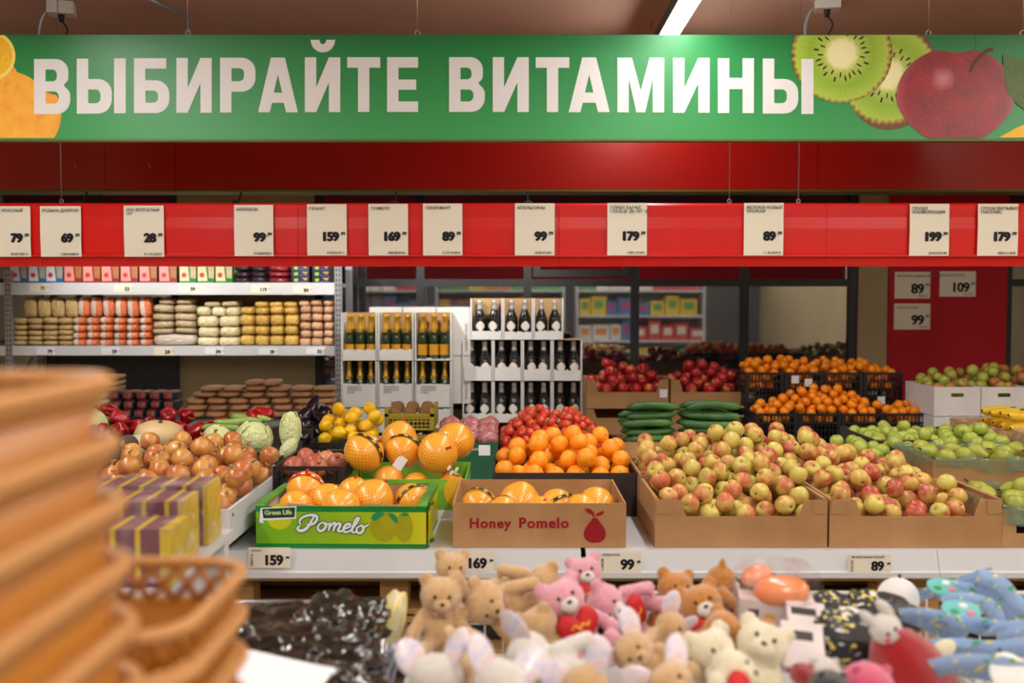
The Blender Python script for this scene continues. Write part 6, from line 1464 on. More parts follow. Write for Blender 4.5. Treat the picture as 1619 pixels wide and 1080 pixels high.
# ---------------------------------------------------------------- striped wafer packs on a promo stand
mat('wafer', (104, 54, 66), 0.4, var=(6, 0.5, (120, 66, 78)), coat=0.4); mat('wafer_yellow', (214, 186, 30), 0.4, var=(20, 0.5, (196, 164, 30)), coat=0.4)
t = thing('promo_stand', 'white promo stand under the striped wafer packs', 'stand', (0, 0, 0))
MB().box2((-1.45, 1.95, 0.785), (-0.74, 2.62, 0.805)).build('top', 'white_metal', t)
for xx in (-1.42, -0.77):
    for yy in (1.98, 2.59): MB().box2((xx - 0.02, yy - 0.02, 0), (xx + 0.02, yy + 0.02, 0.785)).build('leg', 'white_metal', t)
for k, (ur, vt, Y, w_) in enumerate([(327, 769, 2.43, 0.3), (288, 794, 2.26, 0.28), (268, 838, 2.08, 0.26)]):
    p = at(ur, vt, Y); h_ = p.z - 0.806 if k < 2 else p.z - 0.806
    d_ = 0.13
    t = thing('wafer_pack', 'purple and yellow striped pack in clear film, %s on the promo stand' % ('rearmost', 'middle one', 'front one')[k], 'pack', (p.x - w_ / 2, Y, 0.806), (0, 0, 0.04), 'striped packs')
    MB().box2((-w_ / 2, 0.0, 0.001), (w_ / 2 - 0.012, d_, h_)).build('body', 'wafer', t)
    MB().box2((w_ / 2 - 0.012, 0.0, 0.001), (w_ / 2, d_, h_)).build('yellow_end', 'wafer_yellow', t)
    for j in range(5):
        xx = -w_ / 2 + 0.03 + j * 0.052
        MB().box2((xx, -0.0012, 0.001), (xx + 0.011, -0.0002, h_)).box2((xx, -0.0012, h_), (xx + 0.011, d_, h_ + 0.001)).build('stripe', 'wafer_yellow', t)
    fl = MB(); rs = random.Random(k)
    fl.grid(lambda i, j: (-w_ / 2 - 0.004 + (w_ + 0.014) * i, -0.006 + (d_ + 0.012) * j, h_ + 0.006 + 0.004 * math.sin(17 * i + 9 * j + k)), 12, 8)
    fl.grid(lambda i, j: (-w_ / 2 - 0.004 + (w_ + 0.014) * i, -0.006 + 0.003 * math.sin(19 * i + 7 * j), h_ + 0.006 - (h_ * 0.95) * j), 12, 8)
    fl.grid(lambda i, j: (w_ / 2 + 0.010 + 0.005 * math.sin(13 * i + 15 * j), -0.006 + (d_ + 0.012) * i, h_ + 0.006 - (h_ * 0.97) * j), 10, 10)
    fl.build('film_wrap', 'clear_film', t)

# ---------------------------------------------------------------- stacks of round amber baskets close to the camera
m, nt, b = node_mat('amber_plastic')
c = ramp(nt, noise_n(nt, 7, objco(nt), 3.0), [(0.35, S((186, 116, 32))), (0.65, S((168, 98, 24)))])
nt.links.new(c, b.inputs['Base Color']); b.inputs['Roughness'].default_value = 0.35; b.inputs['Transmission Weight'].default_value = 0.0
b.inputs['Subsurface Weight'].default_value = 0.0
tr = N(nt, 'ShaderNodeBsdfTranslucent'); tr.inputs['Color'].default_value = (*S((206, 128, 40)), 1)
x = N(nt, 'ShaderNodeMixShader'); x.inputs[0].default_value = 0.2
out = nt.nodes['Material Output']
nt.links.new(b.outputs[0], x.inputs[1]); nt.links.new(tr.outputs[0], x.inputs[2]); nt.links.new(x.outputs[0], out.inputs['Surface'])
mat('amber_rim', (190, 134, 74), 0.45)
def rrect(w, d, r, z, n=5):
    out = []
    for (sx_, sy_, a0) in ((1, 1, 0), (-1, 1, 90), (-1, -1, 180), (1, -1, 270)):
        for i in range(n + 1):
            a = math.radians(a0 + 90 * i / n); out.append(Vector((sx_ * (w / 2 - r) + r * math.cos(a), sy_ * (d / 2 - r) + r * math.sin(a), z)))
    return out
def loft(loops):
    k = len(loops[0]); mb = MB()
    mb.add([p for l in loops for p in l], [(i * k + j, i * k + (j + 1) % k, (i + 1) * k + (j + 1) % k, (i + 1) * k + j) for i in range(len(loops) - 1) for j in range(k)] , 0, True)
    return mb
def basket_meshes(w, d, H, lat=0.045):
    tp = 0.2; r = 0.06; f = 1 - tp * lat / H
    wall = loft([rrect(w * (1 - tp), d * (1 - tp), r, 0), rrect(w * f, d * f, r, H - lat), rrect(w * f - 0.007, d * f - 0.007, r, H - lat), rrect(w * (1 - tp) - 0.007, d * (1 - tp) - 0.007, r, 0.004)])
    wall.add(rrect(w * (1 - tp) - 0.002, d * (1 - tp) - 0.002, r, 0.002), [tuple(range(24))])
    lo = rrect(w * f - 0.003, d * f - 0.003, r, H - lat, 8); hi = rrect(w - 0.003, d - 0.003, r, H, 8)
    def along(loop, t):
        k = len(loop); L = [(loop[(i + 1) % k] - loop[i]).length for i in range(k)]; s_ = (t % 1.0) * sum(L)
        for i in range(k):
            if s_ <= L[i] or i == k - 1: return loop[i].lerp(loop[(i + 1) % k], min(1, s_ / max(L[i], 1e-9)))
            s_ -= L[i]
    la = MB(); n = int((w + d) * 2 / 0.034)
    for k in range(n):
        for s in (-1, 1): la.tube([along(lo, k / n), along(hi, (k + s * 1.2) / n)], 0.0045, 5)
    rim = MB().tube(rrect(w, d, r, H), 0.008, 8, closed=True); rim2 = MB().tube(rrect(w * f, d * f, r, H - lat), 0.005, 6, closed=True)
    rib = MB().tube(rrect(w * (f - 0.02), d * (f - 0.02), r, H - lat - 0.04), 0.0035, 6, closed=True)
    return wall.mesh('wall', 'amber_plastic'), la.mesh('lattice_band', 'amber_plastic'), rim.mesh('rim', 'amber_rim'), rim2.mesh('lower_rim', 'amber_rim'), rib.mesh('rib', 'amber_plastic')
tb2 = thing('side_table', 'white promo table close to the camera carrying the amber baskets', 'table', (0, 0, 0))
MB().box2((-1.1, 0.38, 0.72), (-0.3, 1.5, 0.745)).build('top', 'white_metal', tb2)
for xx in (-1.07, -0.33):
    for yy in (0.41, 1.47): MB().box2((xx - 0.02, yy - 0.02, 0), (xx + 0.02, yy + 0.02, 0.72)).build('leg', 'white_metal', tb2)
def basket_stack(x0, x1, y0, y1, H, ztop, n, step, which, lean=0.0, lat=0.045):
    ms = basket_meshes(x1 - x0, y1 - y0, H, lat)
    for k in range(n):
        z = ztop - H - step * (n - 1 - k)
        t = thing('plastic_basket', 'amber plastic basket with latticed rim, %s up in the %s nested stack' % (ORD[k], which), 'basket', ((x0 + x1) / 2 - lean * k, (y0 + y1) / 2, z), (0, 0, 0), which + ' basket stack')
        for nm, me in zip(('wall', 'lattice_band', 'rim', 'lower_rim', 'rib'), ms): put(nm, me, t)
basket_stack(-0.75, -0.325, 0.42, 0.92, 0.2, 1.345, 8, 0.054, 'taller', 0.0045, 0.012)
basket_stack(-0.70, -0.325, 0.95, 1.235, 0.19, 1.088, 4, 0.05, 'shorter')

# ---------------------------------------------------------------- wire bins
def wire_bin(label, x0, x1, y0, y1, z0, z1, m='steel', liner=None):
    cx, cy = (x0 + x1) / 2, (y0 + y1) / 2; w, d = x1 - x0, y1 - y0
    t = thing('wire_bin', label, 'bin', (cx, cy, 0))
    R_ = [(-w / 2, -d / 2), (w / 2, -d / 2), (w / 2, d / 2), (-w / 2, d / 2)]
    MB().tube([(*p, z1) for p in R_], 0.006, 8, closed=True).build('top_rim', m, t)
    MB().tube([(*p, z1 - 0.05) for p in R_], 0.004, 6, closed=True).build('hoop', m, t)
    MB().tube([(*p, z0) for p in R_], 0.005, 6, closed=True).build('bottom_rim', m, t)
    for k in range(4):
        a, c = Vector(R_[k]), Vector(R_[(k + 1) % 4]); n = max(3, int((c - a).length / 0.045)); g = MB()
        for i in range(n + 1):
            p = a + (c - a) * i / n; g.tube([(p.x, p.y, z0), (p.x, p.y, z1)], 0.0022, 5)
        for j in range(1, 4): g.tube([(a.x, a.y, z0 + (z1 - z0) * j / 4), (c.x, c.y, z0 + (z1 - z0) * j / 4)], 0.0022, 5)
        o = g.build('wire_grid', m, t)
    for p in R_: MB().tube([(*p, 0), (*p, z1)], 0.008, 8).build('leg', m, t)
    if liner is not None: MB().box2((-w / 2 + 0.008, -d / 2 + 0.008, liner - 0.01), (w / 2 - 0.008, d / 2 - 0.008, liner)).build('raised_floor', 'white_metal', t)
    return t
zb1 = pz(952, 2.25)
wire_bin('grey wire bin full of black film-wrapped bundles', -0.72, px(603, 955, 2.25), 1.55, 2.25, 0.35, zb1, liner=zb1 - 0.13)
zb2 = pz(938, 2.5)
bin_x0, bin_x1 = px(678, 940, 2.45), px(1408, 945, 2.45)
mat('bin_white', (206, 204, 200), 0.4)
wire_bin('white wire bin heaped with plush toys', bin_x0, bin_x1, 1.45, 2.5, 0.35, zb2, 'bin_white', liner=zb2 - 0.16)
wire_bin('white wire bin heaped with blue headbands at the right', bin_x1 + 0.02, bin_x1 + 0.75, 1.45, 2.5, 0.35, zb2, 'bin_white', liner=zb2 - 0.16)
from mathutils import noise as mnoise
mat('black_film', (9, 9, 11), 0.13, spec=0.6, coat=1.0, bump=(5, 0.25))
mat('black_cloth', (26, 24, 26), 0.7, var=(10, 0.5, (60, 50, 50)))
def crumple(name, m, seed, amp=0.16, nu=44, nv=28):
    def fn(q):
        k = Vector((q.x * 1.6 + q.y * 1.2, q.y * 3.4, q.z * 4.0)) * 1.2 + Vector((seed * 7.1, seed * 3.3, 0))
        d = amp * (abs(mnoise.noise(k * 1.6)) * 1.3 - 0.35) + amp * 0.6 * abs(mnoise.noise(k * 4.2))
        return q * (1 + d)
    return MB().ell((0, 0, 0), (0.5, 0.5, 0.5), nu, nv, p=3.0, fn=fn).mesh(name, m)
CRU = [crumple('wrapped_bundle', 'black_film', s_, 0.3, 90, 54) for s_ in range(4)]
for k, (u, v, Y, sx_, sy_, sz_, rz) in enumerate([(440, 1008, 2.1, 0.23, 0.22, 0.09, 0.2), (533, 996, 2.1, 0.18, 0.22, 0.10, -0.2), (440, 1045, 1.87, 0.21, 0.2, 0.09, 0.1), (530, 1052, 1.87, 0.16, 0.2, 0.10, 0.5), (430, 1095, 1.68, 0.19, 0.17, 0.09, -0.1), (520, 1110, 1.67, 0.14, 0.17, 0.09, 0.2)]):
    o = put('wrapped_bundle', CRU[k % 4], None, at(u, v, Y), (0.1, 0.05, rz), (sx_, sy_, sz_)); tag(o, 'black film-wrapped bundle in the grey wire bin, ' + ['at the back left', 'at the back right', 'in the middle left', 'against the right side', 'at the front left', 'at the front right'][k], 'bundle', 'black bundles')
p = at(428, 1072, 1.62)
tag(MB().grid(lambda i, j: (-0.11 + 0.2 * i, -0.1 + 0.16 * j, 0.012 * math.sin(2.5 * i + 2 * j)), 10, 8).build('paper_sheet', 'paper_white', None, (p.x, p.y, p.z), (0.25, 0.0, -0.25)), 'white paper sheet lying on the black bundles', 'paper')
for k, (u, v, Y, col, lab) in enumerate([(618, 985, 2.34, (226, 206, 60), 'yellow bag leaning on the outside of the grey wire bin'), (604, 1062, 2.3, (30, 90, 160), 'blue bag standing beside the grey wire bin')]):
    mat('snack_%d' % k, col, 0.3, var=(7, 0.4, (236, 232, 220)), coat=0.4)
    o = put('snack_bag', pillow('snack_bag', 'snack_%d' % k, 2.6, 0.1, k), None, at(u, v, Y), (0.1, 0.3, 0.2), (0.06, 0.12, 0.16)); tag(o, lab, 'bag')

# ---------------------------------------------------------------- plush toys
def fuse(mb, voxel, name, m, fuzz=0.0, seed=0):
    me = mb.mesh('tmp', m); o = bpy.data.objects.new('tmp', me); COL.objects.link(o)
    md = o.modifiers.new('r', 'REMESH'); md.mode = 'VOXEL'; md.voxel_size = voxel
    sm = o.modifiers.new('s', 'SMOOTH'); sm.factor = 0.6; sm.iterations = 3
    dg = bpy.context.evaluated_depsgraph_get()
    r = bpy.data.meshes.new_from_object(o.evaluated_get(dg)); r.name = name
    bpy.data.objects.remove(o)
    for v in r.vertices: v.co += v.normal * fuzz * mnoise.noise(v.co * 38 + Vector((seed, 0, 0)))
    r.polygons.foreach_set('use_smooth', [True] * len(r.polygons)); r.materials.clear(); r.materials.append(MATS[m]); r.update()
    return r
def bear_shape(ears='round', sit=True):
    b = MB()
    b.ell((0, 0, 0.30), (0.23, 0.19, 0.28), 20, 14); b.ell((0, -0.03, 0.70), (0.25, 0.225, 0.215), 20, 14)
    for s in (-1, 1):
        if ears == 'round': b.ell((s * 0.185, 0.0, 0.885), (0.09, 0.055, 0.095), 14, 10)
        if ears == 'long':
            for k in range(5): b.ell((s * (0.10 + 0.03 * k), 0.02 + 0.02 * k, 0.9 + 0.075 * k), (0.065, 0.045, 0.08), 12, 8)
        for k in range(6): b.ell((s * (0.20 + 0.03 * k), -0.04 - 0.035 * k, 0.45 - 0.04 * k), (0.085, 0.085, 0.085), 12, 8)
        for k in range(6): b.ell((s * (0.13 + 0.02 * k), -0.06 - 0.07 * k, 0.11), (0.1, 0.1, 0.1), 12, 8)
        b.ell((s * 0.235, -0.45, 0.15), (0.105, 0.07, 0.13), 12, 8)
    return b
def plush_mat(name, col, col2): return mat(name, col, 0.95, spec=0.1, var=(16, 0.5, col2), bump=(60, 0.6), sheen=0.6)
plush_mat('fur_tan', (226, 188, 138), (206, 164, 112)); plush_mat('fur_amber', (206, 140, 62), (186, 120, 48)); plush_mat('fur_pink', (238, 172, 186), (228, 156, 172)); plush_mat('fur_white', (236, 232, 224), (224, 218, 208)); plush_mat('fur_cream', (238, 230, 200), (226, 214, 180)); plush_mat('fur_black', (32, 32, 36), (24, 24, 28)); plush_mat('fur_red', (176, 14, 24), (160, 10, 20)); plush_mat('fur_hot', (236, 90, 132), (226, 76, 120))
mat('nose_black', (30, 26, 28), 0.3); mat('heart_red', (196, 18, 26), 0.6, bump=(40, 0.2)); mat('heart_gold', (232, 160, 40), 0.5); mat('ribbon', (196, 150, 130), 0.5)
m, nt, b = node_mat('pastel_sheen')
c = ramp(nt, noise_n(nt, 6, objco(nt), 1.0), [(0.3, S((204, 198, 222))), (0.48, S((226, 220, 230))), (0.62, S((232, 202, 196))), (0.8, S((212, 208, 228)))])
nt.links.new(c, b.inputs['Base Color']); b.inputs['Roughness'].default_value = 0.35; b.inputs['Coat Weight'].default_value = 0.3
def recolour(me, ks):
    out = {}
    for k in ks:
        c_ = me.copy(); c_.materials.clear(); c_.materials.append(MATS[k]); out[k] = c_
    return out
BEAR = recolour(fuse(bear_shape('round'), 0.03, 'plush_body', 'fur_tan', 0.012, 1), ('fur_tan', 'fur_amber', 'fur_pink', 'fur_white', 'fur_cream'))
BUN = recolour(fuse(bear_shape('none'), 0.03, 'plush_body', 'fur_tan', 0.012, 2), ('fur_white', 'fur_tan'))
MUZ = {k: MB().ell((0, -0.235, 0.64), (0.105, 0.07, 0.085), 14, 10).mesh('muzzle', k) for k in ('fur_tan', 'fur_white', 'fur_cream')}
EYE = MB().ell((0, 0, 0), (0.022, 0.014, 0.026), 8, 6).mesh('eye', 'nose_black'); NOSE = MB().ell((0, -0.3, 0.675), (0.032, 0.018, 0.022), 10, 6).mesh('nose', 'nose_black')
hp_ = [(0, -1.0), (0.55, -0.5), (0.95, 0.05), (0.98, 0.5), (0.7, 0.85), (0.35, 0.85), (0.0, 0.52)]
hl_ = smooth_path([(x_, 0, z_) for x_, z_ in hp_] + [(-x_, 0, z_) for x_, z_ in hp_[::-1][1:-1]], 4, True)
def heart_mesh():
    mb = MB(); k = len(hl_)
    rings = [(1.0, 0.0), (0.97, -0.22), (0.8, -0.4), (0.5, -0.5), (0.0, -0.54)]
    vs = [];
    for sc_, y_ in rings: vs += [(q.x * sc_, y_, q.z * sc_) for q in hl_]
    fs = [((i) * k + j, i * k + (j + 1) % k, (i + 1) * k + (j + 1) % k, (i + 1) * k + j) for i in range(len(rings) - 1) for j in range(k)] + [tuple(range(k - 1, -1, -1))]
    mb.add(vs, fs, 0, True); return mb.mesh('heart', 'heart_red')
HEART = heart_mesh()
SQ = MB().tube(smooth_path([(-0.45, -0.52, 0.2), (-0.25, -0.56, 0.35), (-0.1, -0.57, 0.1), (0.1, -0.57, 0.3), (0.3, -0.55, 0.12), (0.45, -0.5, 0.28)], 4), 0.06, 5).mesh('gold_stitching', 'heart_gold')
RIB = MB().tube([(0.17 * math.cos(a), 0.155 * math.sin(a) - 0.01, 0.515) for a in [i * math.pi / 12 for i in range(24)]], 0.022, 6, closed=True).mesh('neck_ribbon', 'ribbon')
BOW = MB().ell((-0.06, -0.19, 0.52), (0.06, 0.025, 0.04), 8, 6).ell((0.06, -0.19, 0.52), (0.06, 0.025, 0.04), 8, 6).ell((0, -0.2, 0.52), (0.025, 0.025, 0.025), 8, 6).mesh('bow', 'ribbon')
BIGEAR = MB().ell((0, 0, 0), (0.14, 0.03, 0.21), 18, 12).mesh('shiny_ear', 'pastel_sheen')
def plush(u, v, Y, s, rot, fur, label, muz='fur_white', heart=False, rib=False, big=False, cat='plush toy'):
    R_ = Euler(rot).to_matrix(); loc = at(u, v, Y) - R_ @ Vector((0, -0.03 * s, 0.70 * s))
    t = thing('plush_bear' if not big else 'plush_rabbit', label, cat, loc, rot, 'plush toys in the white bin', s)
    put('plush_body', BUN[fur] if big else BEAR[fur], t)
    put('muzzle', MUZ[muz], t); put('nose', NOSE, t)
    for sx_ in (-1, 1): put('eye', EYE, t, (sx_ * 0.085, -0.235, 0.745))
    if heart:
        h = put('heart', HEART, t, (0, -0.22, 0.38), (0.2, 0, 0), (0.24, 0.22, 0.22)); put('gold_stitching', SQ, h)
    if rib: put('neck_ribbon', RIB, t); put('bow', BOW, t)
    if big:
        for sx_ in (-1, 1): put('shiny_ear', BIGEAR, t, (sx_ * 0.24, 0.03, 0.90), (0.1, sx_ * 0.6, sx_ * 0.3))
    return t
H_ = math.pi / 2
plush(697, 941, 2.18, 0.185, (0.05, 0.05, 0.15), 'fur_tan', 'sitting tan bear with brown ribbon at the left end of the white bin', 'fur_tan', rib=True)
plush(714, 897, 2.40, 0.165, (0.0, 0.1, 0.3), 'fur_tan', 'tan bear peeking over the sitting one at the left', 'fur_tan')
plush(765, 952, 2.2, 0.2, (0.35, -1.25, 0.2), 'fur_tan', 'tan bear lying on its side beside the sitting bear', 'fur_tan', rib=True)
plush(862, 922, 2.40, 0.185, (0.2, 1.2, -0.3), 'fur_tan', 'tan bear lying at the back next to the pink bears', 'fur_tan')
plush(853, 985, 2.08, 0.165, (-0.3, 0.5, 2.8), 'fur_tan', 'tan bear turned away below the pink bears', 'fur_tan')
plush(735, 1020, 1.95, 0.16, (-0.9, 0.3, 0.4), 'fur_tan', 'tan bear lying on its back in front of the sitting bear', 'fur_tan')
plush(925, 905, 2.38, 0.165, (-0.25, -0.2, 0.1), 'fur_pink', 'pink bear with a red heart at the back', heart=True)
plush(890, 948, 2.12, 0.195, (-0.3, -0.35, 0.3), 'fur_pink', 'pink bear with a red heart sitting in front of the other pink ones', heart=True)
plush(955, 955, 2.2, 0.185, (0.1, -1.2, 0.5), 'fur_pink', 'pink bear lying on its side facing the white table', heart=True)
plush(1068, 930, 2.3, 0.175, (-0.15, 0.15, 0.2), 'fur_amber', 'amber bear with white muzzle and red heart at the back left', heart=True)
plush(1108, 955, 2.14, 0.19, (-0.3, -0.3, 0.1), 'fur_amber', 'amber bear with a red heart leaning in front', heart=True)
plush(1140, 918, 2.36, 0.165, (0.2, 0.6, 1.6), 'fur_amber', 'amber bear turned sideways at the top of the amber group', heart=True)
plush(1140, 1000, 1.95, 0.175, (-0.9, -0.9, 0.3), 'fur_amber', 'amber bear lying low below the other amber ones')
plush(1062, 992, 2.02, 0.15, (0.3, 0.8, 0.7), 'fur_tan', 'tan rabbit with shiny pastel ears beside the amber bears', 'fur_tan', big=True)
plush(1000, 1030, 1.86, 0.16, (-0.2, -0.9, 0.3), 'fur_tan', 'tan rabbit with shiny pastel ears lying in the middle front', 'fur_tan', big=True)
plush(835, 1038, 1.82, 0.19, (-0.2, 1.2, 2.6), 'fur_white', 'white rabbit with shiny pastel ears lying behind the front ones', big=True)
plush(690, 1072, 1.66, 0.19, (0.5, 0.3, 2.7), 'fur_white', 'white rabbit with shiny pastel ears at the front left corner', big=True)
plush(790, 1080, 1.62, 0.18, (0.4, -0.3, 3.4), 'fur_white', 'white rabbit with shiny pastel ears in the front row, second from left', big=True)
plush(925, 1085, 1.64, 0.165, (0.4, 0.5, 2.9), 'fur_tan', 'tan rabbit with shiny ears in the front row, third from left', 'fur_tan', big=True)
plush(1060, 1082, 1.66, 0.165, (-0.4, -0.5, 0.3), 'fur_tan', 'tan rabbit with shiny ears in the front row, fourth from left', 'fur_tan', big=True)
plush(1125, 1030, 1.85, 0.185, (-0.3, -0.2, 0.4), 'fur_cream', 'cream bear with a red heart below the amber bears', 'fur_cream', heart=True)
plush(1205, 1020, 1.84, 0.195, (-0.5, 0.3, -0.3), 'fur_cream', 'cream bear leaning back beside the white packets', 'fur_cream')
plush(1160, 1065, 1.66, 0.17, (-0.6, 0.9, 0.3), 'fur_cream', 'cream bear lying in the front row with a red heart', 'fur_cream', heart=True)
# red-coated plush
t = thing('coated_plush', 'white plush in a wide red knitted coat at the front right', 'plush toy', at(1428, 1050, 1.85), (0.15, -0.55, 0.15), None, 0.175)
put('coat', MB().lathe([(0.40, -0.46), (0.46, -0.40), (0.42, -0.05), (0.28, 0.25), (0.14, 0.4), (0, 0.42)], 24, wob=lambda w_, z_: 0.04 * math.sin(7 * w_)).mesh('coat', 'fur_red'), t)
put('head', MB().ell((0, 0, 0), (0.17, 0.15, 0.17), 18, 12).mesh('head', 'fur_white'), t, (0, -0.02, 0.52))
for k, (dx, dz) in enumerate(((-0.11, 0.72), (0.1, 0.72))): put('ear', MB().ell((0, 0, 0), (0.06, 0.045, 0.15), 12, 8).mesh('ear', 'fur_white'), t, (dx, 0, dz), (0, -0.3, 0))
for dx, dz in ((0.45, -0.1), (0.42, -0.42)): put('paw', MB().ell((0, 0, 0), (0.16, 0.1, 0.09), 12, 8).mesh('paw', 'fur_cream'), t, (dx, -0.05, dz))
for sx_ in (-1, 1): put('cheek', MB().ell((0, 0, 0), (0.04, 0.02, 0.035), 10, 6).mesh('cheek', 'fur_hot'), t, (sx_ * 0.08, -0.16, 0.49)); put('eye', EYE, t, (sx_ * 0.05, -0.165, 0.56))
def round_plush(u, v, Y, r_px, fur, label, sq=0.9, kids=()):
    o = thing('round_plush', label, 'plush toy', at(u, v, Y), (0.1, 0.1, 0.2), None, ps(r_px, Y))
    put('plush_body', MB().ell((0, 0, 0), (1, 1, sq), 24, 16).mesh('plush_body', fur), o)
    for sx_ in (-1, 1): put('ear', MB().ell((sx_ * 0.6, -0.1, sq * 0.75), (0.25, 0.16, 0.25), 12, 8).mesh('ear', fur), o)
    for sx_ in (-1, 1): put('eye', EYE, o, (sx_ * 0.25, -0.97, 0.2), None, 3.0)
round_plush(1372, 1082, 1.66, 42, 'fur_hot', 'round hot pink plush at the front right edge', 0.8)
round_plush(1312, 1084, 1.62, 30, 'fur_black', 'round black plush at the front beside the pink one', 0.8)
round_plush(1300, 1062, 1.78, 30, 'fur_white', 'round white plush behind the black one', 0.8)
round_plush(1268, 1066, 1.76, 20, 'fur_red', 'small round red plush left of the white round one', 0.9)
# packets beside the amber bears
mat('packet', (224, 214, 210), 0.45, var=(9, 0.4, (206, 192, 196))); mat('packet_dark', (56, 48, 48), 0.4); mat('roll_orange', (236, 120, 50), 0.35, var=(8, 0.5, (246, 160, 110)), coat=0.5); mat('packet_gold', (226, 160, 50), 0.4)
p = at(1228, 972, 2.12)
t = thing('bun_toy_pack', 'printed packet with orange bun toys under clear film, beside the amber bears', 'packet', (p.x, p.y, p.z), (0.15, 0.05, -0.1))
MB().box2((-0.08, 0, -0.055), (0.08, 0.05, 0.03)).build('card_box', 'packet', t)
for dx, dz, nm in ((-0.05, -0.0, 'packet_dark'), (-0.015, -0.008, 'packet_gold'), (0.06, 0.012, 'packet_dark')): MB().box2((dx - 0.012, -0.001, dz - 0.009), (dx + 0.012, -0.0002, dz + 0.009)).build('print', nm, t)
put('orange_bun', MB().ell((0, 0, 0), (0.06, 0.04, 0.028), 20, 12, p=2.5).mesh('orange_bun', 'roll_orange'), t, (0.01, 0.025, 0.045), (0, -0.1, 0)); put('orange_bun', MB().ell((0, 0, 0), (0.035, 0.025, 0.022), 20, 12).mesh('orange_bun', 'roll_orange'), t, (-0.04, 0.06, 0.06), (0, -0.3, 0.3))
MB().ell((0, 0.03, 0.045), (0.098, 0.062, 0.07), 24, 14, p=2.6, fn=lambda q: q * (1 + 0.08 * mnoise.noise(q * 45))).build('film_wrap', 'clear_film', t)
for k, (u, v, Y, lab) in enumerate([(1275, 985, 2.06, 'white printed packet leaning right of the bun toy pack'), (1268, 1025, 1.9, 'white printed packet lying below the other packet')]):
    p = at(u, v, Y)
    t = thing('flat_packet', lab, 'packet', (p.x, p.y, p.z), (0.5 + 0.2 * k, 0.1, -0.1))
    MB().box2((-0.04, -0.05, -0.012), (0.04, 0.05, 0.012)).build('body', 'packet', t); MB().box2((-0.032, -0.0512, -0.006), (-0.018, -0.0502, 0.006)).build('print', 'heart_red', t); MB().box2((0.01, -0.0512, -0.008), (0.03, -0.0502, 0.008)).build('print', 'packet_dark', t)
    MB().box2((-0.032, 0.01, 0.012), (0.02, 0.03, 0.0126)).build('print', 'packet_dark', t)
# black and white keychain pouches and blue headbands
def spotted(name, base, spots, scale, lo, rough=0.5):
    m, nt, b = node_mat(name); v = objco(nt); c = S(base)
    for k, sp in enumerate(spots):
        ad = N(nt, 'ShaderNodeVectorMath', operation='ADD'); nt.links.new(v, ad.inputs[0]); ad.inputs[1].default_value = (7.7 * k, 3.1 * k, 1.7)
        c = mix_c(nt, ramp(nt, noise_n(nt, scale, ad.outputs[0], 0.0), [(lo, 0.0), (lo + 0.03, 1.0)]), c, S(sp))
    nt.links.new(c, b.inputs['Base Color']); b.inputs['Roughness'].default_value = rough
spotted('floral_black', (34, 33, 36), [(226, 206, 90), (226, 226, 226)], 9, 0.68); spotted('band_blue', (152, 180, 220), [(90, 170, 120), (236, 226, 140)], 5, 0.70)
mat('disc_white', (232, 230, 226), 0.6); mat('patch_teal', (110, 190, 190), 0.5); mat('patch_pink', (226, 120, 140), 0.5); mat('patch_green', (50, 160, 80), 0.5)
def disc(u, v, Y, r_px, label, rot):
    o = thing('round_tag', label, 'tag', at(u, v, Y), rot)
    r = ps(r_px, Y); MB().lathe([(r * 0.96, -0.004), (r, 0), (r * 0.96, 0.004)], 32).build('disc', 'disc_white', o); MB().tube([(0, r * 0.98, 0), (0.0, r * 1.15, 0.0)], 0.004, 6).build('loop', 'black_cloth', o)
disc(1343, 992, 2.0, 33, 'round white tag on a black floral pouch', (1.2, 0, 0.1)); disc(1420, 946, 2.36, 33, 'round white tag leaning at the back by the bin divider', (1.3, 0.1, -0.2)); disc(1545, 930, 2.4, 16, 'small round white tag on the blue headbands', (1.1, 0.2, 0.2))
CRP = [crumple('pouch', 'floral_black', s_, 0.2, 26, 16) for s_ in (5, 6)]
for k, (u, v, Y, sx_) in enumerate([(1355, 1015, 1.96, 0.17), (1395, 975, 2.2, 0.18), (1325, 975, 2.2, 0.13)]):
    o = put('pouch', CRP[k % 2], None, at(u, v, Y), (0.3, 0.2, 0.4 * k), (sx_, 0.12, 0.09)); tag(o, 'black floral pouch, ' + ['in front under the round tag', 'behind the red-coated plush', 'at the back next to the packets'][k], 'pouch', 'black pouches')
def ribbon_loop(pts, w, m, name='band'):
    P = smooth_path(pts, 6); mb = MB(); L = []
    for i, q in enumerate(P):
        t_ = (P[min(i + 1, len(P) - 1)] - P[max(i - 1, 0)]).normalized(); s_ = t_.cross(Vector((0.3, 0.9, 0.3))).normalized(); n_ = t_.cross(s_).normalized() * 0.004
        L.append([q + s_ * w + n_, q - s_ * w + n_, q - s_ * w - n_, q + s_ * w - n_])
    vs = [v_ for r_ in L for v_ in r_]; fs = []
    for i in range(len(L) - 1):
        for j in range(4): fs.append((i * 4 + j, i * 4 + (j + 1) % 4, (i + 1) * 4 + (j + 1) % 4, (i + 1) * 4 + j))
    fs += [(3, 2, 1, 0), tuple(len(vs) - 4 + j for j in range(4))]
    mb.add(vs, fs, 0, True); return mb.mesh(name, m)
HB = ribbon_loop([(-1, 0, -0.1), (-0.7, -0.3, 0.25), (0, -0.45, 0.42), (0.7, -0.3, 0.25), (1, 0, -0.1), (0.6, 0.4, -0.2), (-0.5, 0.4, -0.2)], 0.24, 'band_blue')
HB2 = ribbon_loop([(-1.1, 0, 0), (-0.5, -0.2, 0.12), (0.2, -0.1, 0.02), (0.9, -0.25, 0.15), (1.1, 0, 0.1)], 0.24, 'band_blue')
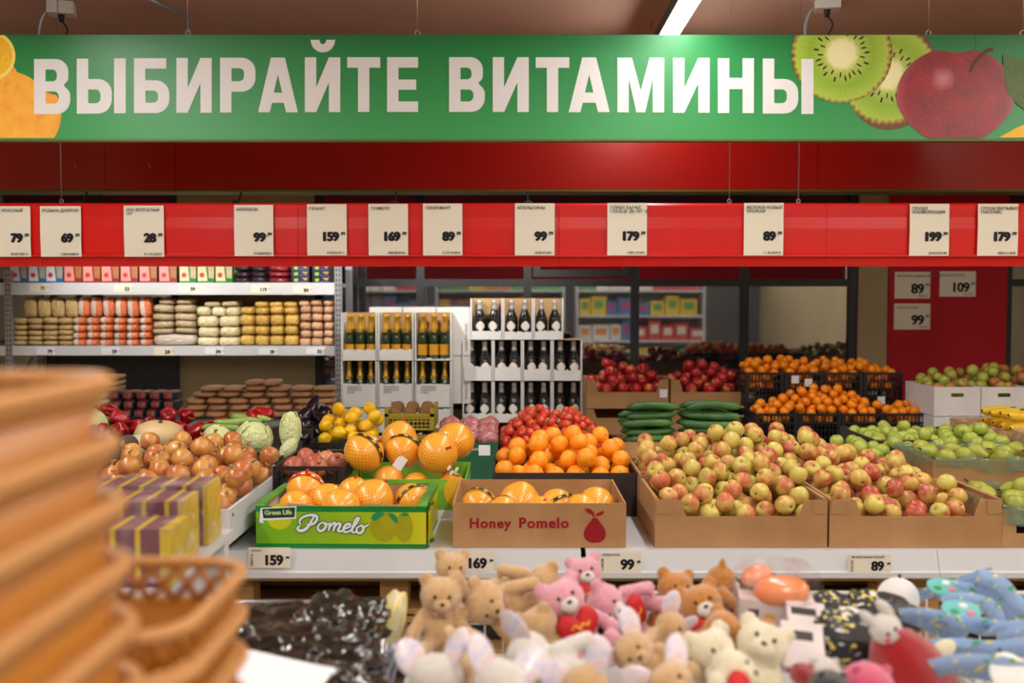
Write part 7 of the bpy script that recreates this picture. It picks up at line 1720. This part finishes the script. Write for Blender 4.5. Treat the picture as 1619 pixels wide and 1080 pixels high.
hbs = [(1470, 985, 2.1, 0.075, (0.3, 0.4, 0.3), HB), (1500, 925, 2.4, 0.085, (0.2, -0.3, 0.1), HB2), (1540, 950, 2.35, 0.09, (0.1, 0.2, -0.2), HB), (1590, 945, 2.3, 0.09, (0.0, 0.6, 0.3), HB2), (1560, 990, 2.1, 0.1, (0.2, 0.1, 0.1), HB2), (1555, 1025, 1.95, 0.1, (0.1, -0.05, -0.1), HB2),
       (1600, 1000, 2.05, 0.08, (0.4, 0.2, 0.8), HB), (1545, 1060, 1.8, 0.09, (0.2, 0.2, 0.2), HB), (1490, 1025, 1.96, 0.07, (0.5, 0.2, 0.6), HB), (1530, 970, 2.2, 0.08, (0.1, 0.5, 0.4), HB)]
for k, (u, v, Y, s_, rot, me) in enumerate(hbs):
    o = put('headband', me, None, at(u, v, Y), rot, s_); tag(o, 'light blue floral headband, ' + ['leftmost by the divider', 'topmost at the back', 'back one right of the small white tag', 'at the right edge, back', 'middle right, lying flat', 'lying flat in front of the middle', 'at the right edge, middle', 'lowest in front', 'front left loop', 'under the teal patch in the middle'][k], 'headband', 'blue headbands')
for k, (u, v, Y, sx_, lab) in enumerate([(1493, 928, 2.32, 30, 'teal floral eye mask at the top of the blue headbands'), (1520, 965, 2.1, 34, 'teal floral eye mask in the middle of the blue headbands')]):
    o = thing('eye_mask', lab, 'eye mask', at(u, v, Y), (0.9, 0.1, 0.1), None, ps(sx_, Y))
    MB().ell((0, 0, 0), (1.0, 0.5, 0.07), 22, 8, p=2.3).build('mask', 'patch_teal', o)
    for dx, dy, mm_ in ((-0.4, -0.1, 'patch_green'), (0.4, -0.15, 'patch_pink'), (0.1, 0.2, 'disc_white')): MB().ell((dx, dy, 0.075), (0.25, 0.14, 0.03), 10, 5).build('floral_patch', mm_, o)
for k, (u, v, Y, r_) in enumerate([(1600, 1070, 1.75, 40)]):
    disc(u, v, Y, r_, 'large grey round tag at the lower right corner', (0.9, 0, 0.3))

# ---------------------------------------------------------------- shop shelves behind the shopper (seen mirrored in the dark window)
GC = [(196, 60, 50), (226, 190, 50), (60, 110, 160), (220, 216, 206), (90, 150, 80), (170, 60, 110), (210, 130, 60), (120, 80, 60)]
for i, c in enumerate(GC): mat('goods_%d' % i, c, 0.5, var=(8, 0.5, tuple(int(q * 0.75 + 40) for q in c)))
for gi, gx in enumerate((-2.6, -0.2, 2.2)):
    t = thing('gondola_shelf', 'white shop gondola behind the shopper, %s of three, mirrored in the window' % ('left', 'middle', 'right')[gi], 'shelf', (gx, -1.5, 0), (0, 0, 0), 'gondolas behind the shopper')
    MB().box2((-1.1, -0.5, 0), (1.1, -0.46, 1.95)).build('back_panel', 'white_metal', t)
    for s in (-1, 1): MB().box2((s * 1.1, -0.46, 0), (s * 1.07, 0.0, 1.95)).build('end_panel', 'white_metal', t)
    for k, z in enumerate((0.25, 0.68, 1.11, 1.54)):
        MB().box2((-1.07, -0.46, z - 0.03), (1.07, 0, z)).build('shelf', 'white_metal', t)
        x = -1.05; j = 0; rs = random.Random(gi * 10 + k); c = rs.randrange(8)
        while x < 0.85:
            w = rs.uniform(0.16, 0.3); h = rs.uniform(0.2, 0.34)
            if rs.random() < 0.5: c = rs.randrange(8)
            o = thing('goods_box', 'printed goods box, %s from one end of %s shelf up, %s gondola' % (ORD[j], ORD[k], ('left', 'middle', 'right')[gi]), 'box', (gx + x + w / 2, -1.72, z + 0.001), (0, 0, 0), 'goods behind the shopper')
            MB().box2((-w / 2 + 0.004, -0.12, 0), (w / 2 - 0.004, 0.15, h)).build('body', 'goods_%d' % c, o)
            MB().box2((-w * 0.3, 0.1502, h * 0.35), (w * 0.3, 0.152, h * 0.8)).build('print', 'goods_%d' % ((c + 3) % 8), o)
            x += w + 0.01; j += 1
